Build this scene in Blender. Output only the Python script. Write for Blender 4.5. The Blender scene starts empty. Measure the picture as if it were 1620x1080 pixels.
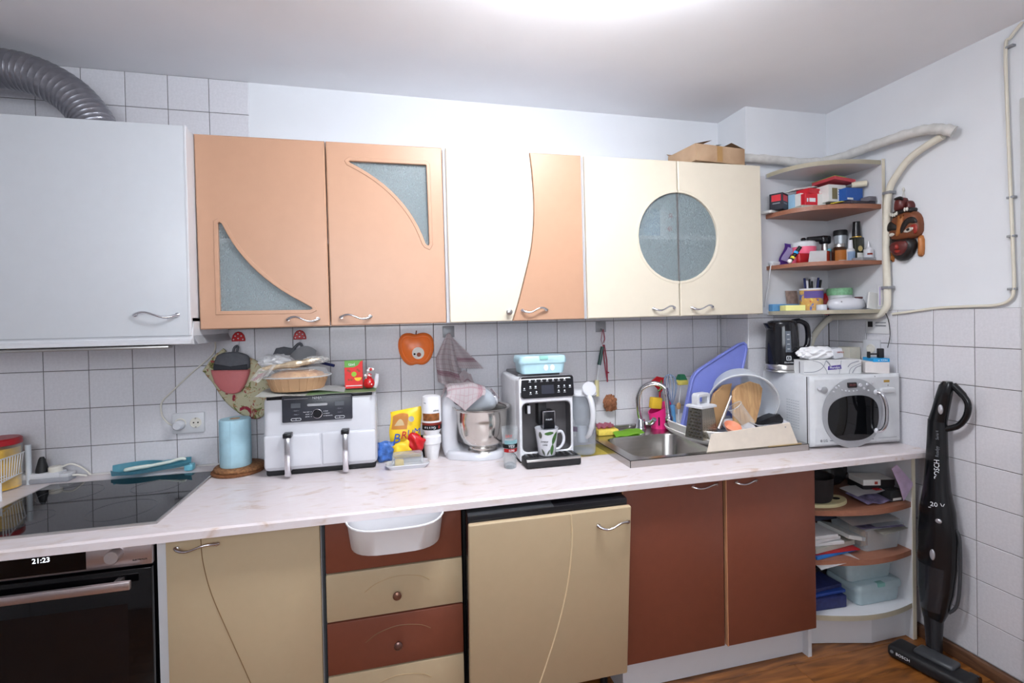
import bpy, bmesh, math, random
from mathutils import Vector, Matrix
random.seed(7)
S = bpy.context.scene
C = S.collection
PI = math.pi

# ---------------------------------------------------------------- camera
cd = bpy.data.cameras.new('camera'); cam = bpy.data.objects.new('camera', cd); C.objects.link(cam)
def cam_matrix(pos, yaw, pitch, roll):
    fwd = Vector((-math.sin(yaw)*math.cos(pitch), math.cos(yaw)*math.cos(pitch), math.sin(pitch)))
    right = Vector((math.cos(yaw), math.sin(yaw), 0)); up = right.cross(fwd)
    r = right*math.cos(roll)+up*math.sin(roll); u = -right*math.sin(roll)+up*math.cos(roll)
    m = Matrix((r, u, -fwd)).transposed().to_4x4(); m.translation = Vector(pos); return m
cam.matrix_world = cam_matrix((0.6802, -2.2868, 1.3985), -0.2409, -0.011, -0.0194)
cd.sensor_width = 36; cd.lens = 36*776.83/1620; cd.shift_x = -6.93/1620; cd.shift_y = -28.0/1620
cd.clip_start = 0.02
S.camera = cam
# ---------------------------------------------------------------- world and exposure
w = bpy.data.worlds.new('world'); S.world = w; w.use_nodes = True
w.node_tree.nodes['Background'].inputs[0].default_value = (0.75, 0.82, 1.0, 1); w.node_tree.nodes['Background'].inputs[1].default_value = 0.3
S.view_settings.view_transform = 'Standard'; S.view_settings.look = 'None'; S.view_settings.gamma = 1
S.view_settings.use_curve_mapping = False; S.view_settings.exposure = 0.27
LAMP_POWER = 34.0
# added fill light, through a made-up window in the front wall, behind the camera
la = bpy.data.lights.new('window_fill_light', 'AREA'); la.shape = 'RECTANGLE'; la.size = 1.5; la.size_y = .95; la.energy = 38; la.color = (.93, .97, 1.04)
lo = bpy.data.objects.new('window_fill_light', la); C.objects.link(lo); lo.location = (.5, -3.5, 1.75); lo.rotation_euler = (math.pi/2, 0, 0)
# room size (metres): back wall y=0, right wall x=2.848
XR, ZC, XL, YF = 2.848, 2.417, -1.75, -3.3
ZT = 0.8137            # top of the worktop

# ---------------------------------------------------------------- materials
MATS = {}
def mat(name, col, rough=0.5, metal=0.0, noise=0.0, nscale=20.0, bump=0.0, bscale=60.0, trans=0.0, alpha=1.0, coat=0.0, emit=None, estr=0.0, ior=1.45, stretch=None, spec=0.5, rnd=0.0):
    if name in MATS: return MATS[name]
    m = bpy.data.materials.new(name); m.use_nodes = True; nt = m.node_tree; N = nt.nodes; L = nt.links
    b = N['Principled BSDF']; c4 = (*col, 1)
    b.inputs['Base Color'].default_value = c4; b.inputs['Roughness'].default_value = rough; b.inputs['Metallic'].default_value = metal
    b.inputs['IOR'].default_value = ior; b.inputs['Specular IOR Level'].default_value = spec
    b.inputs['Transmission Weight'].default_value = trans; b.inputs['Alpha'].default_value = alpha; b.inputs['Coat Weight'].default_value = coat
    if emit: b.inputs['Emission Color'].default_value = (*emit, 1); b.inputs['Emission Strength'].default_value = estr
    tc = None
    def coord(sc):
        nonlocal tc
        if tc is None: tc = N.new('ShaderNodeTexCoord')
        mp = N.new('ShaderNodeMapping'); L.new(tc.outputs['Object'], mp.inputs[0])
        if stretch: mp.inputs['Scale'].default_value = stretch
        n = N.new('ShaderNodeTexNoise'); n.inputs['Scale'].default_value = sc; n.inputs['Detail'].default_value = 4
        L.new(mp.outputs[0], n.inputs[0]); return n
    if noise > 0:
        n = coord(nscale); r = N.new('ShaderNodeMapRange'); r.inputs[3].default_value = 1-noise; r.inputs[4].default_value = 1+noise
        r.inputs[1].default_value = 0.3; r.inputs[2].default_value = 0.7
        L.new(n.outputs[0], r.inputs[0]); mx = N.new('ShaderNodeMix'); mx.data_type = 'RGBA'; mx.blend_type = 'MULTIPLY'; mx.inputs[0].default_value = 1
        mx.inputs[6].default_value = c4; L.new(r.outputs[0], mx.inputs[7]); out = mx.outputs[2]
        if rnd > 0:
            oi = N.new('ShaderNodeObjectInfo'); rr = N.new('ShaderNodeMapRange'); rr.inputs[3].default_value = 1-rnd; rr.inputs[4].default_value = 1+rnd
            L.new(oi.outputs['Random'], rr.inputs[0]); m2 = N.new('ShaderNodeMix'); m2.data_type = 'RGBA'; m2.blend_type = 'MULTIPLY'; m2.inputs[0].default_value = 1
            L.new(out, m2.inputs[6]); L.new(rr.outputs[0], m2.inputs[7]); out = m2.outputs[2]
        L.new(out, b.inputs['Base Color'])
    if bump > 0:
        n = coord(bscale); bp = N.new('ShaderNodeBump'); bp.inputs['Strength'].default_value = bump; bp.inputs['Distance'].default_value = 0.002
        L.new(n.outputs[0], bp.inputs['Height']); L.new(bp.outputs[0], b.inputs['Normal'])
    MATS[name] = m; return m
def glassy(name, tint, col, rough, base, edge):
    """thin clear material: see-through with a share of surface colour that grows towards the edges"""
    m = bpy.data.materials.new(name); m.use_nodes = True; N = m.node_tree.nodes; L = m.node_tree.links; b = N['Principled BSDF']; o = N['Material Output']
    b.inputs['Base Color'].default_value = (*col, 1); b.inputs['Roughness'].default_value = rough; b.inputs['Specular IOR Level'].default_value = 1.0
    t = N.new('ShaderNodeBsdfTransparent'); t.inputs[0].default_value = (*tint, 1); w_ = N.new('ShaderNodeLayerWeight'); w_.inputs[0].default_value = .35
    r = N.new('ShaderNodeMapRange'); r.inputs[3].default_value = base; r.inputs[4].default_value = edge; L.new(w_.outputs['Facing'], r.inputs[0])
    x = N.new('ShaderNodeMixShader'); L.new(r.outputs[0], x.inputs[0]); L.new(t.outputs[0], x.inputs[1]); L.new(b.outputs[0], x.inputs[2]); L.new(x.outputs[0], o.inputs[0])
    MATS[name] = m; return m
def srgb(r, g, b):
    f = lambda v: (v/255/12.92) if v/255 <= .04045 else ((v/255+.055)/1.055)**2.4
    return (f(r), f(g), f(b))
def P(name, r, g, b, rough=0.45, **k):          # a plain coloured material from an everyday colour
    return mat(name, srgb(r, g, b), rough, noise=k.pop('noise', 0.04), nscale=k.pop('nscale', 30), **k)
def ramp_mat(name, stops, scale, rough, stretch=(1,1,1), distort=1.0, detail=6, bump=0.0, coat=0.0, metal=0.0, kind='NOISE'):
    m = bpy.data.materials.new(name); m.use_nodes = True; nt = m.node_tree; N = nt.nodes; L = nt.links; b = N['Principled BSDF']
    tc = N.new('ShaderNodeTexCoord'); mp = N.new('ShaderNodeMapping'); mp.inputs['Scale'].default_value = stretch; L.new(tc.outputs['Object'], mp.inputs[0])
    if kind == 'NOISE':
        n = N.new('ShaderNodeTexNoise'); n.inputs['Scale'].default_value = scale; n.inputs['Detail'].default_value = detail; n.inputs['Distortion'].default_value = distort; o = n.outputs[0]
    else:
        n = N.new('ShaderNodeTexVoronoi'); n.inputs['Scale'].default_value = scale; o = n.outputs[0]
    L.new(mp.outputs[0], n.inputs[0]); r = N.new('ShaderNodeValToRGB'); L.new(o, r.inputs[0])
    e = r.color_ramp.elements
    while len(e) < len(stops): e.new(0.5)
    for k, (p, c) in enumerate(stops): e[k].position = p; e[k].color = (*c, 1)
    L.new(r.outputs[0], b.inputs['Base Color']); b.inputs['Roughness'].default_value = rough; b.inputs['Coat Weight'].default_value = coat; b.inputs['Metallic'].default_value = metal
    if bump > 0:
        bp = N.new('ShaderNodeBump'); bp.inputs['Strength'].default_value = bump; bp.inputs['Distance'].default_value = .002; L.new(o, bp.inputs['Height']); L.new(bp.outputs[0], b.inputs['Normal'])
    MATS[name] = m; return m

# ---------------------------------------------------------------- mesh helpers (every one adds to a bmesh)
def nb(): return bmesh.new()
def bx(bm, x0, x1, y0, y1, z0, z1, r=0.0, seg=2, M=None):
    t = bmesh.new(); v = [t.verts.new((x, y, z)) for x in (x0, x1) for y in (y0, y1) for z in (z0, z1)]
    for f in ((0,1,3,2), (4,6,7,5), (0,4,5,1), (2,3,7,6), (0,2,6,4), (1,5,7,3)): t.faces.new([v[i] for i in f])
    t.normal_update()
    if r > 0: bmesh.ops.bevel(t, geom=list(t.edges), offset=min(r, .49*min(abs(x1-x0), abs(y1-y0), abs(z1-z0))), segments=seg, profile=0.5, affect='EDGES')
    return join(bm, t, M)
def join(bm, t, M=None):
    if M is not None: t.transform(M)
    me = bpy.data.meshes.new('t'); t.to_mesh(me); t.free(); bm.from_mesh(me); bpy.data.meshes.remove(me); return bm
def tube(bm, pts, r, n=10, closed=False, caps=True):
    P_ = [Vector(p) for p in pts]; k = len(P_); R = r if isinstance(r, (list, tuple)) else [r]*k
    rings = []; prev = None
    for i, p in enumerate(P_):
        a = P_[(i-1) % k] if (closed or i > 0) else p; b = P_[(i+1) % k] if (closed or i < k-1) else p
        d = (b-a).normalized()
        if prev is None:
            up = Vector((0,0,1)) if abs(d.z) < .9 else Vector((1,0,0)); e = d.cross(up).normalized()
        else:
            e = (prev - d*prev.dot(d)); e = e.normalized() if e.length > 1e-6 else d.orthogonal().normalized()
        prev = e; f = d.cross(e)
        rings.append([bm.verts.new(p + (e*math.cos(2*PI*j/n)+f*math.sin(2*PI*j/n))*R[i]) for j in range(n)])
    for i in range(k if closed else k-1):
        A, B = rings[i], rings[(i+1) % k]
        for j in range(n): bm.faces.new((A[j], A[(j+1) % n], B[(j+1) % n], B[j]))
    if caps and not closed: bm.faces.new(rings[0][::-1]); bm.faces.new(rings[-1])
    return bm
def lathe(bm, prof, c=(0,0,0), n=24, M=None, sx=1.0, sy=1.0):
    t = bmesh.new(); rings = []
    for r, z in prof:
        if r < 1e-5: rings.append([t.verts.new((0, 0, z))])
        else: rings.append([t.verts.new((r*sx*math.cos(2*PI*j/n), r*sy*math.sin(2*PI*j/n), z)) for j in range(n)])
    for A, B in zip(rings, rings[1:]):
        for j in range(n):
            q = [A[j % len(A)], A[(j+1) % n % len(A)], B[(j+1) % n % len(B)], B[j % len(B)]]
            u = []
            for v in q:
                if v not in u: u.append(v)
            if len(u) > 2:
                try: t.faces.new(u)
                except ValueError: pass
    bmesh.ops.recalc_face_normals(t, faces=t.faces[:])
    T = Matrix.Translation(Vector(c)); return join(bm, t, T @ M if M is not None else T)
def plate(bm, outer, holes, d0, d1, M=None, bev=0.0):
    """flat plate in the x-z plane, from depth y=d0 (front) to y=d1, with holes; outer and holes are lists of (x, z)"""
    t = bmesh.new(); loops = [outer]+list(holes); allv = []
    for y, ins in ((d0, bev), (d1, 0.0)):
        es = []; vs = []
        for li, lp in enumerate(loops):
            q = inset(lp, ins if li == 0 else -ins) if ins else lp
            v = [t.verts.new((x, y, z)) for x, z in q]; vs.append(v); es += [t.edges.new((v[i], v[(i+1) % len(v)])) for i in range(len(v))]
        bmesh.ops.triangle_fill(t, edges=es, use_beauty=True, use_dissolve=False); allv.append(vs)
    if bev:
        mids = []
        for lp in loops: mids.append([t.verts.new((x, d0+bev*(1 if d1 > d0 else -1), z)) for x, z in lp])
        stack = [allv[0], mids, allv[1]]
    else: stack = allv
    for A, B in zip(stack, stack[1:]):
        for a, b in zip(A, B):
            for i in range(len(a)): t.faces.new((a[i], a[(i+1) % len(a)], b[(i+1) % len(b)], b[i]))
    bmesh.ops.recalc_face_normals(t, faces=t.faces[:])
    return join(bm, t, M)
def inset(lp, d):
    n = len(lp); out = []
    area = sum(lp[i][0]*lp[(i+1) % n][1]-lp[(i+1) % n][0]*lp[i][1] for i in range(n))
    s = 1 if area > 0 else -1
    for i in range(n):
        a, p, b = Vector(lp[i-1]), Vector(lp[i]), Vector(lp[(i+1) % n])
        e1 = (p-a).normalized(); e2 = (b-p).normalized(); n1 = Vector((-e1.y, e1.x))*s; n2 = Vector((-e2.y, e2.x))*s
        m = (n1+n2); L = m.length; m = m/L if L > 1e-6 else n1; k = d/max(.4, m.dot(n1)); q = p+m*k; out.append((q.x, q.y))
    return out
def rrect(x0, x1, z0, z1, r, n=5):
    o = []
    for cx, cz, a0 in ((x1-r, z1-r, 0), (x0+r, z1-r, PI/2), (x0+r, z0+r, PI), (x1-r, z0+r, 1.5*PI)):
        for i in range(n+1): a = a0+PI/2*i/n; o.append((cx+r*math.cos(a), cz+r*math.sin(a)))
    return o
def smooth_poly(p, it=2):
    for _ in range(it):
        q = []
        for i in range(len(p)):
            a, b = p[i], p[(i+1) % len(p)]; q += [(a[0]*.75+b[0]*.25, a[1]*.75+b[1]*.25), (a[0]*.25+b[0]*.75, a[1]*.25+b[1]*.75)]
        p = q
    return p
def spline(pts, n=6):
    P_ = [Vector(p) for p in pts]; out = []
    for i in range(len(P_)-1):
        a, b, c, d = P_[max(i-1, 0)], P_[i], P_[i+1], P_[min(i+2, len(P_)-1)]
        for k in range(n):
            t = k/n; out.append(.5*((2*b)+(c-a)*t+(2*a-5*b+4*c-d)*t*t+(3*b-a-3*c+d)*t**3))
    return out+[P_[-1]]
def sheet(bm, f, nu, nv, thick=0.0):
    """open sheet from f(u, v); with a thickness it becomes a thin solid"""
    g = [[bm.verts.new(f(i/nu, j/nv)) for j in range(nv+1)] for i in range(nu+1)]
    fs = [bm.faces.new((g[i][j], g[i+1][j], g[i+1][j+1], g[i][j+1])) for i in range(nu) for j in range(nv)]
    if thick: bmesh.ops.solidify(bm, geom=fs, thickness=thick)
    return bm
def ball(bm, c, rx, ry=None, rz=None, n=14, M=None):
    ry = ry or rx; rz = rz or rx
    t = bmesh.new(); bmesh.ops.create_uvsphere(t, u_segments=n, v_segments=max(6, n//2+1), radius=1); t.transform(Matrix.Diagonal((rx, ry, rz, 1)))
    if M is not None: t.transform(M)
    t.transform(Matrix.Translation(Vector(c))); return join(bm, t)

def obj(name, bm, m, parent=None, smooth=35, loc=None):
    me = bpy.data.meshes.new(name); bm.normal_update(); bm.to_mesh(me); bm.free()
    o = bpy.data.objects.new(name, me); C.objects.link(o); me.materials.append(MATS[m] if isinstance(m, str) else m)
    if smooth:
        for p in me.polygons: p.use_smooth = True
        me.set_sharp_from_angle(angle=math.radians(smooth))
    if parent is not None:
        o.parent = parent; o.matrix_parent_inverse = parent.matrix_basis.inverted()
    return o
def tag(o, label, cat=None, group=None):
    o['label'] = label
    if cat: o['category'] = cat
    if group: o['group'] = group
    return o
def thing(name, label, cat, loc=(0,0,0), group=None):
    o = bpy.data.objects.new(name, None); C.objects.link(o); o.location = loc; o.empty_display_size = .05
    return tag(o, label, cat, group)
def struct(o): o['kind'] = 'structure'; return o
def copy_tree(o, parent=None):
    c = o.copy(); C.objects.link(c)
    if parent is not None: c.parent = parent
    for ch in list(o.children): copy_tree(ch, c)
    return c
def text(name, s, size, m, parent, M, depth=0.0006, spacing=1.0, align='CENTER', shear=0.0):
    """lettering as a thin solid; M takes local x-y of the text into the scene"""
    cu = bpy.data.curves.new('t', 'FONT'); cu.body = s; cu.size = size; cu.extrude = depth; cu.resolution_u = 2; cu.align_x = align; cu.align_y = 'CENTER'; cu.space_character = spacing; cu.shear = shear
    t = bpy.data.objects.new('t', cu); me = bpy.data.meshes.new_from_object(t); bpy.data.objects.remove(t); bpy.data.curves.remove(cu)
    me.transform(M); me.name = name; me.materials.clear(); me.materials.append(MATS[m] if isinstance(m, str) else m)
    o = bpy.data.objects.new(name, me); C.objects.link(o)
    if parent is not None: o.parent = parent; o.matrix_parent_inverse = parent.matrix_basis.inverted()
    return o
def FM(x, y, z, rz=0.0, tilt=0.0):           # text facing the room (towards -y) at a place
    return Matrix.Translation((x, y, z)) @ Matrix.Rotation(rz, 4, 'Z') @ Matrix.Rotation(PI/2+tilt, 4, 'X')
def RZ(a, c=(0,0,0)):
    T = Matrix.Translation(Vector(c)); return T @ Matrix.Rotation(a, 4, 'Z') @ T.inverted()
def RM(a, ax, c=(0,0,0)):
    T = Matrix.Translation(Vector(c)); return T @ Matrix.Rotation(a, 4, ax) @ T.inverted()

# ---------------------------------------------------------------- shared materials
P('wall_paint', 226, 228, 232, .85, noise=.015, nscale=6, bump=.05, bscale=90)
P('ceiling_paint', 243, 243, 246, .9, noise=.015, nscale=4)
P('grout', 92, 84, 82, .9, noise=.15, nscale=40)
P('tile_glaze', 218, 217, 222, .16, noise=.045, nscale=110, bump=.12, bscale=28, rnd=.025, coat=.3)
P('white_melamine', 214, 215, 219, .4, noise=.01)
P('cream_edge', 222, 214, 192, .45)
P('cream_door', 218, 208, 189, .32, noise=.01)
P('beige_door', 186, 166, 135, .34, noise=.015)
P('peach_door', 186, 145, 118, .34, noise=.015)
P('brown_door', 122, 68, 51, .36, noise=.03)
P('dark_gap', 20, 18, 18, .7)
P('chrome', 215, 215, 220, .14, metal=1.0, noise=0)
P('satin_steel', 190, 188, 186, .3, metal=1.0, noise=.05, nscale=8, stretch=(1, 40, 40))
P('black_plastic', 22, 22, 26, .25, noise=.02)
P('black_matte', 26, 26, 29, .55)
P('white_plastic', 208, 209, 213, .3, noise=.01)
P('white_gloss', 208, 209, 215, .15, noise=.01, coat=.4)
P('paper_white', 216, 216, 217, .8)
P('red_paint', 190, 24, 30, .3)
P('brown_wood_shelf', 148, 98, 76, .4, noise=.1, nscale=12, stretch=(1, 14, 14))
P('pipe_beige', 222, 216, 200, .5)
glassy('clear_plastic', (.97, .98, .98), (.9, .92, .94), .08, .08, .5)
glassy('clear_glass', (.98, .99, .99), (.85, .9, .93), .03, .03, .45)
glassy('frosted_plastic', (.93, .95, .96), (.84, .87, .9), .3, .15, .6)
ramp_mat('marble_laminate', [(.27, srgb(204, 182, 170)), (.38, srgb(220, 208, 206)), (.50, srgb(226, 217, 219)), (.75, srgb(221, 209, 210))], 5.5, .3, stretch=(1, 2.2, 2.2), distort=2.6, detail=9, coat=.1)
ramp_mat('floor_wood', [(.25, srgb(64, 34, 14)), (.42, srgb(118, 70, 30)), (.6, srgb(150, 94, 44)), (.8, srgb(172, 112, 58))], 3.2, .32, stretch=(1.0, 7, 1), distort=1.6, detail=8, coat=.2)
ramp_mat('baseboard_wood', [(.3, srgb(70, 46, 32)), (.7, srgb(112, 78, 56))], 6, .45, stretch=(6, 1, 8), distort=1)
ramp_mat('cardboard', [(.3, srgb(160, 128, 98)), (.7, srgb(186, 156, 126))], 9, .8, distort=.4)
ramp_mat('cork', [(.3, srgb(92, 58, 34)), (.55, srgb(148, 102, 64)), (.75, srgb(176, 132, 90))], 120, .85, distort=.3)
ramp_mat('beech_wood', [(.3, srgb(166, 124, 82)), (.7, srgb(205, 166, 118))], 5, .5, stretch=(9, 9, 1), distort=1.2)

# ---------------------------------------------------------------- the room
def slab(name, r, m): return struct(obj(name, bx(nb(), *r), m, smooth=0))
wall_back = slab('wall_back', (XL-.1, XR+.1, .006, .12, 0, ZC+.1), 'wall_paint')
wall_right = slab('wall_right', (XR+.006, XR+.12, YF-.1, .12, 0, ZC+.1), 'wall_paint')
wall_left = slab('wall_left', (XL-.12, XL, YF-.1, .12, 0, ZC+.1), 'wall_paint')
bm = nb()
for r in ((XL-.1, -.3, 0, ZC+.1), (1.3, XR+.1, 0, ZC+.1), (-.3, 1.3, 0, 1.25), (-.3, 1.3, 2.25, ZC+.1)): bx(bm, r[0], r[1], YF-.12, YF, r[2], r[3])
wall_front = struct(obj('wall_front', bm, 'wall_paint', smooth=0))
bm = nb()
for r in ((-.3, -.24, 1.25, 2.25), (1.24, 1.3, 1.25, 2.25), (-.24, 1.24, 1.25, 1.31), (-.24, 1.24, 2.19, 2.25), (.475, .525, 1.31, 2.19)): bx(bm, r[0], r[1], YF-.09, YF-.04, r[2], r[3], r=.004, seg=1)
fill_window = struct(obj('fill_window', bm, 'white_plastic', smooth=0))  # unseen window, added so the fill light has an opening
for r in ((-.24, .475), (.525, 1.24)): obj('glass_pane', bx(nb(), *r, YF-.068, YF-.064, 1.31, 2.19), 'clear_glass', fill_window)
obj('fill_window_sill', bx(nb(), -.34, 1.34, YF-.04, YF+.10, 1.22, 1.25, r=.004), 'white_plastic', fill_window, smooth=0)
ceiling = slab('ceiling', (XL-.1, XR+.1, YF-.1, .12, ZC, ZC+.12), 'ceiling_paint')
floor = slab('floor', (XL-.1, XR+.1, YF-.1, .12, -.1, -.004), 'dark_gap')
wall_corner = slab('wall_corner', (2.370, XR+.006, -.207, .01, 0, ZC+.02), 'wall_paint')
# floor boards, 0.13 wide, running along x
pw = .132; k = 0
while YF+k*pw < .05:
    y0 = YF+k*pw; off = (k*.61) % 1.3
    xs = [XL]+[XL+off+.15+1.3*i for i in range(4) if XL+off+.15+1.3*i < XR-.1]+[XR+.005]
    for a, b in zip(xs, xs[1:]):
        o = obj('plank', bx(nb(), a-(a+b)/2+.0006, b-(a+b)/2-.0006, -pw/2+.0007, pw/2-.0007, -.012, 0, r=.0012, seg=1), 'floor_wood', floor)
        o.location = ((a+b)/2, y0+pw/2, 0)
    k += 1
# tiles: each its own piece, front face at the wall plane, joints recessed
TW, TH = .15, .1501
TX, TZ0 = -.2023, 1.227
tile_cache = {}
def tile(parent, u0, u1, z0, z1, place):
    key = (round(u1-u0, 4), round(z1-z0, 4))
    if key not in tile_cache:
        bm = bx(nb(), -key[0]/2+.0011, key[0]/2-.0011, 0, .008, -key[1]/2+.0011, key[1]/2-.0011)
        fr = [e for e in bm.edges if all(v.co.y < .001 for v in e.verts)]
        bmesh.ops.bevel(bm, geom=fr, offset=.0016, segments=1, affect='EDGES')
        tile_cache[key] = obj('tile', bm, 'tile_glaze', parent, smooth=0); o = tile_cache[key]
    else:
        o = tile_cache[key].copy(); C.objects.link(o); o.parent = parent; o.matrix_parent_inverse = Matrix()
    place(o, (u0+u1)/2, (z0+z1)/2)
    return o
def on_back(o, u, z): o.location = (u, 0, z)
def on_right(o, u, z): o.location = (XR, u, z); o.rotation_euler = (0, 0, -PI/2)
def on_left_face(o, u, z): o.location = (2.364, u, z); o.rotation_euler = (0, 0, -PI/2)
def on_chase(o, u, z): o.location = (u, -.213, z)
for j in range(-3, 2):
    z0 = max(TZ0+j*TH, ZT-.03); z1 = TZ0+(j+1)*TH
    for i in range(-7, 18):
        a = TX+i*TW; b = min(a+TW, 2.364)
        if b-a > .01: tile(wall_back, a, b, z0, z1, on_back)
for j in range(5, 8):
    z0 = TZ0+j*TH; z1 = min(z0+TH, ZC)
    for i in range(-7, 2): tile(wall_back, TX+i*TW, TX+(i+1)*TW, z0, z1, on_back)
obj('grout', bx(nb(), -1.26, 2.364, .003, .007, .75, 1.527), 'grout', wall_back, smooth=0)
obj('grout', bx(nb(), -1.26, .0965, .003, .007, 1.977, ZC), 'grout', wall_back, smooth=0)
RY, RZ0 = -.5679, 1.1024
for j in range(-7, 2):
    for i in range(-2, 4):
        b = RY-(i-1)*TW; a = RY-i*TW; b = min(b, -.213)
        if b-a > .02: tile(wall_right, a, b, RZ0+j*TH, RZ0+(j+1)*TH, on_right)
obj('grout', bx(nb(), XR+.003, XR+.007, -1.017, -.2, .052, 1.4025), 'grout', wall_right, smooth=0)
for j in range(-3, 2):
    z0 = max(TZ0+j*TH, ZT-.03); z1 = min(TZ0+(j+1)*TH, 1.43)
    tile(wall_corner, -.05, -.001, z0, z1, on_left_face); tile(wall_corner, -.212, -.05, z0, z1, on_left_face)
    for k in range(4):
        a = 2.364+k*TW; b = min(a+TW, XR-.001)
        if b-a > .02: tile(wall_corner, a, b, z0, z1, on_chase)
obj('grout', bx(nb(), 2.367, 2.372, -.21, -.001, .75, 1.43), 'grout', wall_corner, smooth=0)
obj('grout', bx(nb(), 2.367, XR, -.21, -.205, .75, 1.43), 'grout', wall_corner, smooth=0)
struct(obj('baseboard_right', bx(nb(), XR-.018, XR+.006, -1.02, -.2, 0, .05, r=.006), 'baseboard_wood'))
struct(obj('trim_1', bx(nb(), XR-.012, XR+.006, -1.16, -1.021, 0, 2.14, r=.004), P('door_casing', 196, 196, 192, .5)))
struct(obj('trim_2', bx(nb(), XR-.004, XR+.006, -1.0215, -1.0182, .05, 1.403), P('trim_brown', 150, 118, 84, .5)))

# ---------------------------------------------------------------- ceiling lamp (just above the top of the picture)
lamp = thing('ceiling_lamp', 'long white ceiling light fitting glowing above the worktop', 'ceiling lamp', (1.18, -1.18, ZC))
bm = bx(nb(), .95, 1.45, -1.21, -1.17, ZC-.06, ZC, r=.004); obj('housing', bm, 'white_plastic', lamp)
mat('lamp_light', (1, 1, 1), .5, emit=(.95, .985, 1.04), estr=LAMP_POWER)
bm = nb(); bx(bm, .82, 1.55, -1.31, -1.07, ZC-.125, ZC-.052, r=.034, seg=3); obj('diffuser', bm, 'lamp_light', lamp)

# ---------------------------------------------------------------- handles
def wave_handle(parent, x0, x1, y, z, amp=.010, m='chrome', flip=1):
    """wavy bow handle standing off the door on two feet"""
    pts = []; R = []
    for i in range(15):
        t = i/14; x = x0+(x1-x0)*t
        zz = z+amp*flip*math.sin(2*PI*t)*-1*(.9 if t < .5 else .9); off = .004+.022*math.sin(PI*min(1, max(0, t)))**.6
        pts.append((x, y-off, zz)); R.append(.0032+.0030*abs(2*t-1)**2)
    h = obj('handle', tube(nb(), pts, R, 8), m, parent, smooth=60)
    for x in (x0+.004, x1-.004): obj('foot', tube(nb(), [(x, y+.001, z), (x, y-.008, z)], .0062, 8), m, h)
    return h
def round_knob(parent, x, y, z, m, r=.013):
    M = Matrix.Rotation(PI/2, 4, 'X')
    return obj('knob', lathe(nb(), [(0, .024), (r*.6, .024), (r, .020), (r, .016), (r*.45, .010), (r*.4, 0), (0, 0)], (x, y, z), 16, M), m, parent, smooth=50)

# ---------------------------------------------------------------- wall cupboards (the run climbs a little to the right)
YU, ZB, ZU = -.32, 1.3872, 2.0825
def dz(x): return .0072*(x-1)
def slant(root): 
    root.rotation_euler = (0, -.0072, 0)
def carcass(parent, x0, x1, m='white_melamine', shelves=(1.73,), z0=None, z1=None):
    z0 = z0 or ZB; z1 = z1 or ZU; t = .017; yb = -.012; yf = YU+.02
    for a, b in ((x0+.001, x0+t), (x1-t, x1-.001)): obj('side_panel', bx(nb(), a, b, yf, yb, z0, z1, r=.001, seg=1), m, parent, smooth=0)
    obj('bottom_panel', bx(nb(), x0+t, x1-t, yf, yb, z0, z0+t), m, parent, smooth=0)
    obj('top_panel', bx(nb(), x0+t, x1-t, yf, yb, z1-t, z1), m, parent, smooth=0)
    obj('back_panel', bx(nb(), x0+t, x1-t, yb-.004, yb, z0+t, z1-t), m, parent, smooth=0)
    for s in shelves: obj('shelf', bx(nb(), x0+t, x1-t, yf+.001, yb-.004, s, s+.016), m, parent, smooth=0)
def ribbed_glass():
    m = bpy.data.materials.new('ribbed_glass'); m.use_nodes = True; N = m.node_tree.nodes; L = m.node_tree.links; b = N['Principled BSDF']
    tc = N.new('ShaderNodeTexCoord'); mp = N.new('ShaderNodeMapping'); mp.inputs['Scale'].default_value = (1, 1, .25); L.new(tc.outputs['Object'], mp.inputs[0])
    n = N.new('ShaderNodeTexNoise'); n.inputs['Scale'].default_value = 520; L.new(mp.outputs[0], n.inputs[0])
    bp = N.new('ShaderNodeBump'); bp.inputs['Strength'].default_value = .9; bp.inputs['Distance'].default_value = .0015; L.new(n.outputs[0], bp.inputs['Height']); L.new(bp.outputs[0], b.inputs['Normal'])
    rp = N.new('ShaderNodeValToRGB'); rp.color_ramp.elements[0].position = .38; rp.color_ramp.elements[1].position = .62; rp.color_ramp.elements[0].color = (*srgb(130, 146, 150), 1); rp.color_ramp.elements[1].color = (*srgb(176, 190, 193), 1); L.new(n.outputs[0], rp.inputs[0]); L.new(rp.outputs[0], b.inputs['Base Color'])
    b.inputs['Roughness'].default_value = .25; b.inputs['Alpha'].default_value = .45
    MATS['ribbed_glass'] = m
ribbed_glass()
def door(parent, outer, holes, m, y=YU, t=.018, bev=.004):
    return obj('door', plate(nb(), outer, holes, y, y+t, bev=bev), m, parent, smooth=25)
def rect(x0, x1, z0, z1): return [(x0, z0), (x1, z0), (x1, z1), (x0, z1)]
def cut_rim(parent, hole, m, y=YU):           # stepped moulding round a glazed cut-out
    o2 = inset(hole, -.011); return obj('moulding', plate(nb(), o2, [inset(hole, .003)], y-.0022, y+.012, bev=.0018), m, parent, smooth=25)
ux = [0.0, .4407, .8798, 1.4763, 1.9261, 2.3638]
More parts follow.
